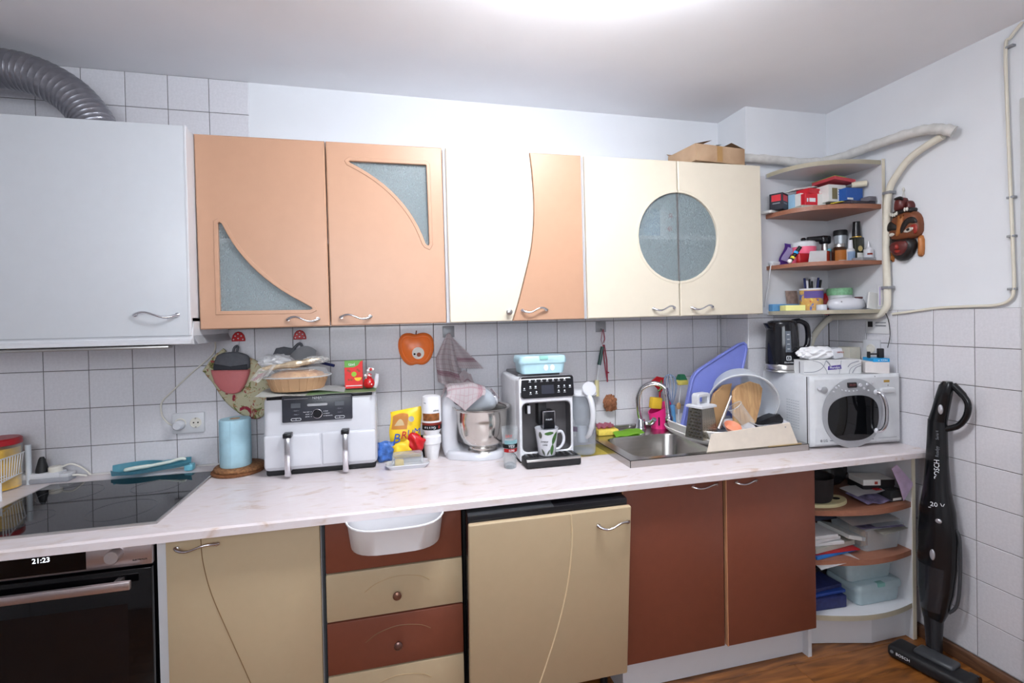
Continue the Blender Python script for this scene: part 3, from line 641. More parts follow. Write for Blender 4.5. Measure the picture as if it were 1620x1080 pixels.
# mushroom hooks
def mush(x, z, label):
    t = thing('mushroom_hook', label, 'hook', (x, -.004, z), 'mushroom hooks on the tiles')
    prof = [(-.025, -.018), (.025, -.018), (.0255, -.008), (.021, .008), (.012, .019), (0, .023), (-.012, .019), (-.021, .008), (-.0255, -.008)]
    c = obj('cap', plate(nb(), [(x+a, z+b) for a, b in prof], [], -.0105, 0, bev=.003), 'red_paint', t)
    for a, b in ((-.017, -.01), (0, -.006), (.018, -.010), (-.011, .004), (.012, .004), (0, .013)): obj('dot', lathe(nb(), [(0, .001), (.0028, .001), (.003, 0), (0, 0)], (x+a, -.0105, z+b), 8, M90), 'white_gloss', c)
    obj('hook', tube(nb(), spline([(x, -.005, z-.017), (x, -.007, z-.032), (x, -.016, z-.038), (x, -.020, z-.03)], 4), .0035, 8), 'white_gloss', t)
    return t
mush(.0375, 1.343, 'red spotted mushroom hook above the grey and red pot holder'); mush(.277, 1.344, 'red spotted mushroom hook above the air fryer')
# pot holder of grey and red silicone
ph = thing('pot_holder', 'grey and red pot holder hanging from a mushroom hook', 'pot holder', (.03, -.04, 1.2))
P('felt_grey', 92, 94, 100, .7, noise=.12, nscale=50); P('silicone_red', 206, 118, 118, .55, bump=.4, bscale=300)
top = [(-.050, 1.207), (.088, 1.203), (.090, 1.250), (.083, 1.268), (.052, 1.281), (.02, 1.284), (-.018, 1.279), (-.036, 1.264)]
obj('grey_band', plate(nb(), smooth_poly(top, 1), [], -.058, -.040, bev=.006), 'felt_grey', ph, smooth=60)
obj('pocket_shadow', plate(nb(), [(-.043, 1.212), (.083, 1.209), (.083, 1.232), (.02, 1.224), (-.04, 1.238)], [], -.060, -.055, bev=.002), P('felt_shadow', 52, 54, 60, .8), ph, smooth=60)  # dark plate stands in for the shade inside the pocket
bot = [(-.053, 1.212), (-.050, 1.195), (-.040, 1.160), (-.02, 1.130), (.005, 1.114), (.03, 1.110), (.052, 1.118), (.072, 1.150), (.086, 1.190), (.089, 1.208), (.02, 1.210)]
obj('red_palm', plate(nb(), bot, [], -.062, -.038, bev=.006), 'silicone_red', ph, smooth=60)
obj('loop', tube(nb(), spline([(.026, -.045, 1.277), (.030, -.035, 1.30), (.036, -.022, 1.306), (.042, -.035, 1.298), (.040, -.045, 1.277)], 5), .005, 7), 'felt_grey', ph, smooth=60)
# floral oven mitt behind it
def floral(name, base, a, b, c):
    m = bpy.data.materials.new(name); m.use_nodes = True; N = m.node_tree.nodes; L = m.node_tree.links; bs = N['Principled BSDF']
    tc = N.new('ShaderNodeTexCoord'); prev = None
    for sc, th, col, of in ((26, .30, b, 3.1), (18, .27, a, 0.0), (40, .16, c, 7.7)):
        mp = N.new('ShaderNodeMapping'); mp.inputs['Location'].default_value = (of, of, of); L.new(tc.outputs['Object'], mp.inputs[0])
        n = N.new('ShaderNodeTexNoise'); n.inputs['Scale'].default_value = sc; n.inputs['Detail'].default_value = 5; n.inputs['Distortion'].default_value = 1.5; L.new(mp.outputs[0], n.inputs[0])
        r = N.new('ShaderNodeMapRange'); r.inputs[1].default_value = .60-.02*(th < .2); r.inputs[2].default_value = .63; L.new(n.outputs[0], r.inputs[0])
        mx = N.new('ShaderNodeMix'); mx.data_type = 'RGBA'; mx.inputs[7].default_value = (*col, 1); L.new(r.outputs[0], mx.inputs[0])
        if prev is None: mx.inputs[6].default_value = (*base, 1)
        else: L.new(prev, mx.inputs[6])
        prev = mx.outputs[2]
    L.new(prev, bs.inputs['Base Color']); bs.inputs['Roughness'].default_value = .9; MATS[name] = m
floral('floral_cloth', srgb(196, 190, 158), srgb(150, 44, 62), srgb(116, 122, 70), srgb(176, 132, 96))
mt = thing('oven_mitt', 'floral oven mitt hanging behind the grey and red pot holder', 'oven mitt', (.04, -.02, 1.12))
mo = [(-.02, 1.281), (-.05, 1.262), (-.068, 1.225), (-.088, 1.204), (-.080, 1.186), (-.058, 1.160), (-.024, 1.09), (.01, 1.05), (.046, 1.018), (.08, 1.000), (.113, .994), (.142, 1.02), (.160, 1.07), (.163, 1.16), (.13, 1.23), (.05, 1.27)]
bm = plate(nb(), smooth_poly(mo, 2), [], -.033, -.004, bev=.009); obj('mitt_body', bm, 'floral_cloth', mt, smooth=70)
obj('cuff_roll', tube(nb(), spline([(-.088, -.022, 1.205), (-.060, -.030, 1.238), (-.03, -.030, 1.272), (-.008, -.028, 1.292)], 5), [.008]*5+[.011]*6+[.009]*5, 8), 'floral_cloth', mt, smooth=70)
# second pot holder on the other hook, half hidden
p2 = thing('pot_holder', 'dark grey pot holder hanging behind the bags on the air fryer', 'pot holder', (.24, -.03, 1.25))
obj('grey_band', plate(nb(), [(.150, 1.215), (.186, 1.292), (.215, 1.297), (.262, 1.286), (.30, 1.27), (.31, 1.20), (.20, 1.17)], [], -.030, -.014, bev=.004), 'felt_grey', p2, smooth=50)
obj('loop', tube(nb(), spline([(.250, -.024, 1.283), (.272, -.022, 1.306), (.284, -.017, 1.304), (.291, -.022, 1.272)], 5), .006, 7), 'felt_grey', p2, smooth=60)
# cork mats and the paper towel roll
rc = (.062, -.135)
P('cork_edge', 120, 76, 46, .9, noise=.3, nscale=150)
for i, (z0, z1, r, lab) in enumerate(((0, .012, .092, 'lower round cork mat under the blue paper roll'), (.0125, .026, .088, 'upper round cork mat directly under the blue paper roll'))):
    tm = obj('cork_mat', lathe(nb(), [(0, z0), (r, z0), (r+.003, z0+.003), (r+.003, z1-.003), (r, z1), (0, z1)], (rc[0]+.006*i, rc[1], ZT), 36), 'cork' if i else 'cork_edge', smooth=50); tag(tm, lab, 'mat', 'cork mats')
pr = thing('paper_towel', 'light blue paper towel roll standing on cork mats', 'paper roll', (rc[0]-.008, rc[1], ZT+.0265))
P('paper_blue', 174, 212, 226, .85, noise=.05, nscale=40, bump=.25, bscale=160)
obj('roll', lathe(nb(), [(.019, 0), (.054, 0), (.056, .004), (.056, .180), (.054, .184), (.019, .184), (.019, 0)], (rc[0]-.008, rc[1], ZT+.0265), 36), 'paper_blue', pr, smooth=50)
obj('core', lathe(nb(), [(.0165, .001), (.0185, .001), (.0185, .1845), (.0165, .1845), (.0165, .001)], (rc[0]-.008, rc[1], ZT+.0265), 20), 'cardboard', pr)
obj('loose_edge', bx(nb(), rc[0]-.010, rc[0]-.008, -.1925, -.1905, ZT+.03, ZT+.208), 'paper_blue', pr)

# ---------------------------------------------------------------- dual-drawer air fryer
af = thing('air_fryer', 'white dual-drawer air fryer with black control panel and two chrome handles', 'air fryer', (.39, -.14, ZT))
AX0, AX1, AYF, AYB, AZ1 = .181, .599, -.262, -.022, 1.118
obj('base', bx(nb(), AX0+.008, AX1-.008, AYF+.012, AYB, ZT, ZT+.03, r=.008), 'black_matte', af)
def shell(x0, x1, y0, y1, z0, z1, r, taper):
    t = bmesh.new(); bx(t, x0, x1, y0, y1, z0, z1, r=r, seg=4); cxm = (x0+x1)/2
    for v in t.verts:
        k = (v.co.z-z0)/(z1-z0); v.co.x = cxm+(v.co.x-cxm)*(1-taper*k); 
        if v.co.y < (y0+y1)/2: v.co.y += .010*max(0, k-.45)
    return t
obj('housing', shell(AX0, AX1, AYF, AYB, ZT+.018, AZ1, .022, .025), 'white_gloss', af, smooth=50)
obj('lid_vent', bx(nb(), AX0+.016, AX1-.016, AYF+.006, AYB-.01, AZ1-.014, AZ1+.002, r=.004), 'black_plastic', af)
for x0, x1 in ((AX0+.006, .389), (.392, AX1-.006)):
    d = obj('drawer', bx(nb(), x0, x1, AYF-.006, AYF+.02, ZT+.032, .972, r=.008, seg=3), 'white_gloss', af, smooth=50)
    xm = .276 if x1 < .45 else .482
    h = obj('handle', bx(nb(), xm-.011, xm+.011, AYF-.043, AYF-.030, ZT+.008, .970, r=.004), 'chrome', d)
    obj('handle_top', bx(nb(), xm-.0145, xm+.0145, AYF-.044, AYF-.004, .966, .984, r=.003), 'black_plastic', h)
    obj('handle_foot', bx(nb(), xm-.010, xm+.010, AYF-.040, AYF-.004, ZT+.012, ZT+.028, r=.002), 'chrome', h)
Mp = RM(-.02, 'X', (.38, AYF, 1.02))
pn = obj('control_panel', bx(nb(), .253, .508, AYF-.0055, AYF+.02, 1.018, 1.117, r=.004, M=Mp), P('panel_slate', 52, 54, 62, .3), af)
yp = AYF-.0065
obj('silver_line', bx(nb(), .262, .348, yp-.001, yp+.001, 1.107, 1.1085), 'chrome', pn); obj('silver_line', bx(nb(), .412, .500, yp-.001, yp+.001, 1.107, 1.1085), 'chrome', pn)
P('print_white', 225, 228, 232, .5); P('print_grey', 120, 124, 130, .5); P('display_grey', 96, 100, 106, .2)
text('lettering', 'NINJA', .0125, 'print_white', pn, FM(.380, yp-.001, 1.108))
obj('plaque', plate(nb(), rrect(.344, .417, 1.077, 1.0865, .0045), [], yp-.0012, yp+.001), P('plaque_silver', 196, 198, 202, .25, metal=.5), pn)
text('lettering', 'DUAL ZONE TECHNOLOGY', .0042, 'print_grey', pn, FM(.380, yp-.001, 1.0925))
for x in (.303, .461): obj('display', plate(nb(), rrect(x-.017, x+.017, 1.073, 1.091, .002), [], yp-.001, yp+.001), 'display_grey', pn); obj('button_pill', plate(nb(), rrect(x-.018, x+.018, 1.024, 1.034, .0045), [rrect(x-.0168, x+.0168, 1.0252, 1.0328, .0036)], yp-.0012, yp+.001), 'print_white', pn); text('lettering', '- TEMP +', .006, 'print_grey', pn, FM(x, yp-.001, 1.062)); text('lettering', '- TIME +', .006, 'print_grey', pn, FM(x, yp-.001, 1.047))
for x, l in ((.303, '1'), (.461, '2')): text('lettering', l, .008, 'print_white', pn, FM(x, yp-.0015, 1.029))
dk = obj('dial', lathe(nb(), [(0, .013), (.0135, .013), (.0145, .011), (.0145, 0), (0, 0)], (.380, yp+.001, 1.047), 24, M90), 'black_plastic', pn)
bm = tube(nb(), [(.380+.0165*math.cos(2*PI*i/28), yp-.002, 1.047+.0165*math.sin(2*PI*i/28)) for i in range(28)], .0017, 6, closed=True); obj('dial_ring', bm, 'chrome', dk)
for i, (l, r) in enumerate((('MAX CRISP', 'BAKE'), ('ROAST', 'REHEAT'), ('AIR FRY', 'DEHYDRATE'))):
    z = 1.055-.009*i; text('lettering', l, .0046, 'print_white', pn, FM(.352, yp-.001, z), align='RIGHT'); text('lettering', r, .0046, 'print_white', pn, FM(.408, yp-.001, z), align='LEFT')
    for x in (.3575, .4035): obj('indicator', lathe(nb(), [(0, .001), (.0014, .001), (.0014, 0), (0, 0)], (x, yp, z), 8, M90), 'print_white', pn)
# things on top of the fryer
ZA = AZ1+.002
mt2 = thing('serving_mat', 'white and green sheet spread over the top of the air fryer', 'mat', (.39, -.2, ZA))
P('mat_white', 228, 230, 224, .5); P('mat_green', 150, 184, 132, .5)
def matf(u, v): x = .172+.425*u; y = -.315+.26*v; return Vector((x, y+.03*u, ZA+.002+.006*math.sin(7*u+3*v)**2*(1-u)+(.008*max(0, .12-u)/.12)))
obj('sheet', sheet(nb(), matf, 24, 10, .0025), 'mat_white', mt2, smooth=60)
obj('green_print', sheet(nb(), lambda u, v: matf(.40+.6*u, .02+.80*v)+Vector((0, 0, .0012)), 14, 8, .0008), 'mat_green', mt2, smooth=60)
def paperf(u, v): return Vector((.34+.14*u, -.255+.10*v-.02*u, ZA+.010+.006*math.sin(3*u+1)+.014*v*u))
pn2 = obj('napkin', sheet(nb(), paperf, 8, 6, .002), 'paper_white', smooth=60); tag(pn2, 'folded white paper napkin beside the bakery tray', 'napkin')
# bakery clamshell with brown tray
cl = thing('bakery_box', 'clear lidded brown bakery tray on the air fryer', 'food box', (.30, -.19, ZA))
ZC0 = ZA+.012
P('kraft_tray', 186, 148, 112, .7, noise=.12, nscale=60, stretch=(30, 30, 1))
def oval_ring(rx, ry, z, n=40, cx_=.298, cy_=-.185): return [(cx_+rx*math.copysign(abs(math.cos(2*PI*i/n))**.8, math.cos(2*PI*i/n)), cy_+ry*math.copysign(abs(math.sin(2*PI*i/n))**.8, math.sin(2*PI*i/n)), z) for i in range(n)]
def loft(rings, cap0=True, cap1=True):
    bm = nb(); R = [[bm.verts.new(p) for p in r] for r in rings]
    for A, B in zip(R, R[1:]):
        for i in range(len(A)): bm.faces.new((A[i], A[(i+1) % len(A)], B[(i+1) % len(A)], B[i]))
    if cap0: bm.faces.new(R[0][::-1])
    if cap1: bm.faces.new(R[-1])
    bmesh.ops.recalc_face_normals(bm, faces=bm.faces[:]); return bm
obj('tray', loft([oval_ring(.092, .066, ZC0), oval_ring(.104, .076, ZC0+.028), oval_ring(.112, .082, ZC0+.056)]), 'kraft_tray', cl, smooth=40)
for i in range(26):
    a = 2*PI*i/26; p = oval_ring(.0935, .0675, ZC0+.002, 26)[i]; q = oval_ring(.1135, .0835, ZC0+.055, 26)[i]; obj('pleat', tube(nb(), [p, q], .0014, 4), 'kraft_tray', cl)
ramp_mat('pastry', [(.3, srgb(150, 96, 52)), (.7, srgb(206, 160, 110))], 30, .7, bump=.5)
obj('pastry', loft([oval_ring(.10, .072, ZC0+.05), oval_ring(.094, .066, ZC0+.066), oval_ring(.06, .04, ZC0+.078)]), 'pastry', cl, smooth=60)
obj('lid', loft([oval_ring(.122, .090, ZC0+.052), oval_ring(.124, .092, ZC0+.058), oval_ring(.112, .082, ZC0+.066), oval_ring(.104, .074, ZC0+.086), oval_ring(.07, .05, ZC0+.092)], False), 'clear_plastic', cl, smooth=40)
bm = tube(nb(), oval_ring(.124, .092, ZC0+.056), .0025, 6, closed=True); obj('lid_rim', bm, glassy('rim_plastic', (.9, .92, .93), (.86, .88, .9), .1, .3, .8), cl)
# crumpled bags and wrappings on the box
def pillow(name, label, cat, x0, x1, z0, z1, y, th, m, seed=1, M=None, parent=None):
    rnd = random.Random(seed); ph_ = [(rnd.uniform(4, 14), rnd.uniform(4, 14), rnd.uniform(0, 6)) for _ in range(5)]; bm = nb()
    def f(u, v, s):
        w_ = (16*u*(1-u)*v*(1-v))**.45; k = sum(math.sin(a*u+b*v+c) for a, b, c in ph_)/5
        return Vector((x0+(x1-x0)*u+.004*math.sin(7*v+seed), y-s*th*w_*(1+.35*k)+.003*math.sin(9*u+seed), z0+(z1-z0)*v+.003*math.sin(8*u+2*seed)))
    for s in (1, -1):
        g = [[bm.verts.new(f(i/14, j/14, s)) for j in range(15)] for i in range(15)]
        for i in range(14):
            for j in range(14): bm.faces.new((g[i][j], g[i+1][j], g[i+1][j+1], g[i][j+1]))
    bmesh.ops.remove_doubles(bm, verts=bm.verts[:], dist=.0004); bmesh.ops.recalc_face_normals(bm, faces=bm.faces[:])
    if M is not None: bm.transform(M)
    o = obj(name, bm, m, parent, smooth=50)
    if label: tag(o, label, cat)
    return o
def crumple(name, label, cat, c, r, m, seed, amp=.35, n=20, parent=None, sub=2):
    t = bmesh.new(); bmesh.ops.create_icosphere(t, subdivisions=4, radius=1); rnd = random.Random(seed)
    ph_ = [(Vector((rnd.uniform(-1, 1), rnd.uniform(-1, 1), rnd.uniform(-1, 1))).normalized(), rnd.uniform(3, 9), rnd.uniform(0, 6)) for _ in range(14)]
    for v in t.verts:
        s = sum(abs(math.sin(f*v.co.dot(d_)+p_)) for d_, f, p_ in ph_)/14; k = 1+amp*(s-.6)*2.2
        v.co = Vector((v.co.x*r[0]*k, v.co.y*r[1]*k, v.co.z*r[2]*k))
    t.transform(Matrix.Translation(Vector(c))); o = obj(name, join(nb(), t), m, parent, smooth=25)
    if label: tag(o, label, cat)
    return o
glassy('film_white', (.95, .95, .96), (.86, .87, .89), .35, .6, .9); glassy('film_clear', (.97, .97, .96), (.9, .9, .88), .12, .2, .7); P('film_gold', 190, 172, 146, .25, metal=.3, noise=.25, nscale=80)
crumple('plastic_bag', 'crumpled white plastic bag on top of the bakery tray', 'bag', (.218, -.17, ZC0+.112), (.060, .04, .030), 'film_white', 3, .5)
gp = thing('cellophane_bag', 'twisted gold-flecked cellophane bag lying across the bakery tray', 'bag', (.31, -.20, ZC0+.10))
bm = tube(nb(), spline([(.170, -.235, ZC0+.088), (.215, -.235, ZC0+.096), (.26, -.235, ZC0+.102), (.30, -.23, ZC0+.106), (.34, -.22, ZC0+.112), (.385, -.205, ZC0+.122)], 5), [.005, .006, .008, .009, .010, .011, .010, .009, .008, .009, .010, .012, .013, .014, .015, .015, .014, .012, .011, .012, .013, .012, .010, .008, .006, .004], 9); obj('bag_body', bm, 'film_gold', gp, smooth=30)
crumple('bag_end', None, None, (.372, -.205, ZC0+.118), (.045, .03, .014), 'film_clear', 9, .6, parent=gp)
gs = thing('grey_packet', 'grey paper packet leaning behind the cellophane bag', 'packet', (.31, -.15, ZC0+.14)); P('packet_grey', 176, 178, 182, .6)
def gpf(u, v): a = (u-.5)*2; return Vector((.262+.098*u, -.150+.03*v, ZC0+.106+.058*v*(1-.45*a*a)+.012*u))
obj('sleeve', sheet(nb(), gpf, 12, 8, .004), 'packet_grey', gs, smooth=60)
cr = obj('marker_pen', tube(nb(), [(0.374, -0.12, 1.232), (0.431, -0.16, 1.22)], .006, 10), P('pen_blue', 36, 44, 92, .35)); tag(cr, 'dark blue marker lying across the bakery wrappings', 'pen')
wl = sheet(nb(), lambda u, v: Vector((.165+.07*u-.02*v, -.25-.05*v, ZC0+.085+.02*u-.04*v+.008*math.sin(9*u))), 10, 6, .001); tag(obj('plastic_film', wl, 'film_clear', smooth=40), 'loose clear film hanging off the left end of the bakery tray', 'film')
# juice carton
jb = thing('tea_box', 'red and green fruit tea box standing on the air fryer', 'box', (.511, -.19, ZA))
JX0, JX1, JY, JZ0, JZ1 = .476, .545, -.205, ZA+.008, 1.240
P('box_red', 214, 48, 46, .45); P('box_green', 100, 160, 72, .45)
obj('carton', bx(nb(), JX0, JX1, JY, JY+.035, JZ0, JZ1, r=.001, seg=1), 'box_red', jb, smooth=0)
zt = JZ1; obj('green_top', plate(nb(), [(JX0+.0005, zt), (JX0+.0005, zt-.026), (JX0+.036, zt-.026), (JX0+.052, zt-.018), (JX1-.008, zt-.003), (JX1-.0005, zt)], [], JY-.0006, JY), 'box_green', jb); obj('green_lid', bx(nb(), JX0, JX1, JY, JY+.035, zt, zt+.0008), 'box_green', jb)
text('lettering', 'tavi', .018, 'print_white', jb, FM(JX0+.028, JY-.0012, zt-.014))
P('fruit_lime', 150, 196, 60, .5); P('fruit_orange', 240, 196, 60, .5); P('fruit_brown', 150, 70, 40, .5)
def disc(parent, name, x, y, z, r, m, n=16, half_=False):
    o = [(x+r*math.cos(PI*i/n*(1 if half_ else 2)), z+(r*math.sin(PI*i/n*(1 if half_ else 2)))*(1 if not half_ else -1)) for i in range(n+(1 if half_ else 0))]
    return obj(name, plate(nb(), o, [], y-.0007, y), m, parent)
disc(jb, 'lime_print', JX0+.036, JY, JZ0+.058, .010, 'fruit_lime'); disc(jb, 'orange_print', JX0+.051, JY, JZ0+.044, .014, 'fruit_orange', half_=True)
for x, z in ((.014, .074), (.020, .070), (.050, .076), (.056, .070), (.016, .036), (.026, .036)): disc(jb, 'berry_print', JX0+x, JY, JZ0+z, .0045, 'fruit_brown', 10)
obj('white_line', bx(nb(), JX0+.004, JX1-.002, JY-.0006, JY, JZ0+.010, JZ0+.013), 'print_white', jb)
# little red pot with a bead flower
og = thing('trinket_pot', 'small red ceramic pot with white bead flowers on the air fryer', 'ornament', (.572, -.20, ZA))
obj('pot', lathe(nb(), [(0, 0), (.014, 0), (.021, .008), (.0225, .02), (.018, .034), (.011, .040), (.0125, .045), (.010, .045), (0, .040)], (.569, -.205, ZA+.008), 20), 'red_paint', og, smooth=60)
P('bead_white', 240, 236, 232, .25); P('bead_red', 206, 60, 64, .3)
rnd = random.Random(4)
for i in range(15):
    a = rnd.uniform(0, 2*PI); b = rnd.uniform(.1, .95); obj('bead', ball(nb(), (.569+.024*math.cos(a)*b, -.205+.012*math.sin(a), ZA+.066+.022*math.sin(3.1*b+a)*.8), .0062, n=8), 'bead_white' if i % 4 else 'bead_red', og, smooth=60)
    if i % 3 == 0: obj('stem', tube(nb(), [(.569, -.205, ZA+.046), (.569+.018*math.cos(a)*b, -.205, ZA+.064)], .0012, 5), 'bead_red', og)
obj('petal_dot', ball(nb(), (.5745, -.2265, ZA+.034), .003, n=6), 'bead_white', og); obj('petal_dot', ball(nb(), (.5805, -.2235, ZA+.024), .003, n=6), 'bead_white', og)
vb = obj('ceramic_spoon', tube(nb(), spline([(.586, -.175, ZA+.006), (.596, -.175, ZA+.03), (.600, -.175, ZA+.06)], 4), [.012]*4+[.010]*3+[.008]*2, 10), 'white_gloss', smooth=60); tag(vb, 'small white porcelain vase behind the red trinket pot', 'ornament')

# ---------------------------------------------------------------- middle of the worktop
ap = thing('apple_plaque', 'orange apple-shaped plastic plaque on the tiles', 'wall plaque', (.767, -.01, 1.27))
P('apple_orange', 238, 118, 44, .3)
out = [(.766, 1.333), (.745, 1.342), (.715, 1.341), (.694, 1.322), (.687, 1.29), (.692, 1.252), (.708, 1.218), (.728, 1.198), (.748, 1.194), (.768, 1.201), (.788, 1.195), (.810, 1.199), (.832, 1.22), (.846, 1.255), (.849, 1.29), (.842, 1.322), (.820, 1.340), (.790, 1.342)]
o2 = smooth_poly(out, 2); b = obj('apple_body', plate(nb(), o2, [], -.022, 0, bev=.008), 'apple_orange', ap, smooth=60)
obj('raised_rim', plate(nb(), inset(o2, .010), [inset(o2, .017)], -.0255, -.02, bev=.0015), 'apple_orange', b, smooth=50)
obj('stalk', tube(nb(), [(.768, -.012, 1.332), (.771, -.012, 1.352)], .003, 6), 'brown_door', ap)
P('sticker_white', 226, 222, 214, .5); disc(b, 'round_label', .776, -.0222, 1.250, .027, 'sticker_white', 24); disc(b, 'label_print', .779, -.0229, 1.243, .010, 'fruit_brown', 10); disc(b, 'label_print', .760, -.0229, 1.246, .005, 'dark_gap', 8)
# adhesive hooks
P('hook_grey', 150, 152, 156, .4, metal=.4)
def stick_hook(x, z, label):
    t = thing('adhesive_hook', label, 'hook', (x, 0, z), 'square adhesive hooks'); obj('pad', bx(nb(), x-.027, x+.027, -.004, 0, z-.026, z+.026, r=.0015), 'hook_grey', t)
    obj('hook', tube(nb(), spline([(x, -.004, z-.008), (x, -.012, z-.018), (x, -.018, z-.018), (x, -.020, z-.010)], 4), .0028, 6), 'hook_grey', t); return t
stick_hook(.917, 1.343, 'grey square adhesive hook holding the checked tea towel'); stick_hook(1.676, 1.348, 'grey square adhesive hook holding the brush by the sink')
# checked tea towel
def check_cloth(name, base, line, sc, stripe, horiz):
    m = bpy.data.materials.new(name); m.use_nodes = True; N = m.node_tree.nodes; L = m.node_tree.links; bs = N['Principled BSDF']
    tc = N.new('ShaderNodeTexCoord'); sp = N.new('ShaderNodeSeparateXYZ'); L.new(tc.outputs['UV'], sp.inputs[0])
    def lines(out, scale, width):
        a = N.new('ShaderNodeMath'); a.operation = 'MULTIPLY'; a.inputs[1].default_value = scale; L.new(out, a.inputs[0])
        f = N.new('ShaderNodeMath'); f.operation = 'FRACT'; L.new(a.outputs[0], f.inputs[0]); g = N.new('ShaderNodeMath'); g.operation = 'LESS_THAN'; g.inputs[1].default_value = width; L.new(f.outputs[0], g.inputs[0]); return g.outputs[0]
    l1, l2 = lines(sp.outputs[0], sc, .11), lines(sp.outputs[1], sc, .11)
    mxx = N.new('ShaderNodeMath'); mxx.operation = 'MAXIMUM'; L.new(l1, mxx.inputs[0]); L.new(l2, mxx.inputs[1])
    dim = N.new('ShaderNodeMath'); dim.operation = 'MULTIPLY'; dim.inputs[1].default_value = .38; L.new(mxx.outputs[0], dim.inputs[0])
    # band of close stripes
    band = N.new('ShaderNodeMath'); band.operation = 'COMPARE'; band.inputs[1].default_value = stripe; band.inputs[2].default_value = .06; L.new(sp.outputs[horiz], band.inputs[0])
    fine = lines(sp.outputs[horiz], 42, .5); both = N.new('ShaderNodeMath'); both.operation = 'MULTIPLY'; L.new(band.outputs[0], both.inputs[0]); L.new(fine, both.inputs[1])
    fac = N.new('ShaderNodeMath'); fac.operation = 'MAXIMUM'; L.new(dim.outputs[0], fac.inputs[0]); L.new(both.outputs[0], fac.inputs[1])
    mx = N.new('ShaderNodeMix'); mx.data_type = 'RGBA'; mx.inputs[6].default_value = (*base, 1); mx.inputs[7].default_value = (*line, 1); L.new(fac.outputs[0], mx.inputs[0]); L.new(mx.outputs[2], bs.inputs['Base Color']); bs.inputs['Roughness'].default_value = .95; MATS[name] = m
check_cloth('tea_towel_cloth', srgb(222, 213, 215), srgb(158, 82, 106), 11, .74, 1)
check_cloth('tea_towel_pale', srgb(226, 216, 218), srgb(196, 130, 146), 9, .86, 0)
def cloth(name, f, nu, nv, m, parent=None, th=.003):
    bm = nb(); uv = bm.loops.layers.uv.new('UVMap'); g = {}
    for i in range(nu+1):
        for j in range(nv+1): g[i, j] = bm.verts.new(f(i/nu, j/nv))
    for i in range(nu):
        for j in range(nv):
            fc = bm.faces.new((g[i, j], g[i+1, j], g[i+1, j+1], g[i, j+1]))
            for lp, (a, b_) in zip(fc.loops, ((i, j), (i+1, j), (i+1, j+1), (i, j+1))): lp[uv].uv = (a/nu, b_/nv)
    bmesh.ops.solidify(bm, geom=bm.faces[:], thickness=th); return obj(name, bm, m, parent, smooth=70)
tw = thing('tea_towel', 'checked mauve and white tea towel hanging from an adhesive hook', 'tea towel', (.92, -.03, 1.2))
# front fall: gathered at the hook, opening out downwards
def tw1(u, v):
    top = Vector((.905+.02*(u-.5), -.024, 1.335)); L0 = Vector((.865, -.03, 1.24)); 
    xl = .905+(-.053*min(1, v*2.2)) + (.02*max(0, v-.45)); xr = .925+.075*v
    zl = 1.335-.30*v+.0*u; zb = 1.335-.27*v
    x = xl+(xr-xl)*u; z = 1.337-(.245+.035*u-.05*(1-u)*max(0, v-.5))*v-.012*(1-v)*abs(u-.5)
    return Vector((x, -.026-.016*math.sin(3.4*PI*u)*min(1, 2*v)-.012*v, z))
cloth('front_fall', tw1, 18, 16, 'tea_towel_cloth', tw)
def tw2(u, v):
    x = .918+.125*v*u+.035*v; z = 1.333-.055*v*(1.9*u+.05)-.155*v*(1-.62*u); return Vector((x, -.018-.012*math.sin(5*u)*v-.006*v, z))
cloth('side_fold', tw2, 12, 14, 'tea_towel_cloth', tw)
def tw3(u, v): x = .935+.078*u+.02*v; z = 1.155-.058*v-.01*math.sin(8*u); return Vector((x, -.034-.01*math.sin(6*u), z))
cloth('lower_fold', tw3, 10, 6, 'tea_towel_cloth', tw)
for i in range(12):
    x = .915+.0055*i; obj('fringe', tube(nb(), [(x, -.045, 1.142-.002*i % .01), (x+.002, -.046, 1.122-.0015*(i % 4))], .0014, 4), 'tea_towel_cloth', tw)
# stand mixer
mx_ = thing('stand_mixer', 'white stand mixer with a steel bowl under a tea towel', 'mixer', (.98, -.17, ZT))
P('mixer_grey', 176, 182, 190, .3)
pro = [(.868, ZT+.012), (.862, .87), (.864, 1.0), (.868, 1.05), (.885, 1.085), (.915, 1.10), (.945, 1.095), (.955, 1.05), (.94, .98), (.925, .92), (.928, .86), (.96, ZT+.03), (.96, ZT+.008), (.88, ZT+.004)]
obj('column', plate(nb(), smooth_poly(pro, 2), [], -.205, -.085, bev=.014), 'white_gloss', mx_, smooth=60)
bs = [(.875, -.215), (.90, -.245), (1.0, -.295), (1.09, -.29), (1.125, -.23), (1.115, -.13), (1.08, -.09), (.9, -.075), (.872, -.09)]
t = bmesh.new(); sp2 = smooth_poly(bs, 2); A = [t.verts.new((x, y, ZT+.001)) for x, y in sp2]; B = [t.verts.new((x, y, ZT+.022)) for x, y in sp2]; D = [t.verts.new((1+(x-1)*.95, -.17+(y+.17)*.93, ZT+.032)) for x, y in sp2]
t.faces.new(A[::-1]); t.faces.new(D)
for Q, W in ((A, B), (B, D)):
    for i in range(len(Q)): t.faces.new((Q[i], Q[(i+1) % len(Q)], W[(i+1) % len(Q)], W[i]))
bmesh.ops.recalc_face_normals(t, faces=t.faces[:]); obj('base', join(nb(), t), 'white_gloss', mx_, smooth=60)
hd = [(.885, 1.055), (.91, 1.095), (.97, 1.112), (1.04, 1.103), (1.085, 1.075), (1.10, 1.045), (1.098, 1.012), (1.07, 1.0), (.96, 1.0), (.90, 1.02)]
obj('head', plate(nb(), smooth_poly(hd, 2), [], -.205, -.085, bev=.022), 'mixer_grey', mx_, smooth=70)
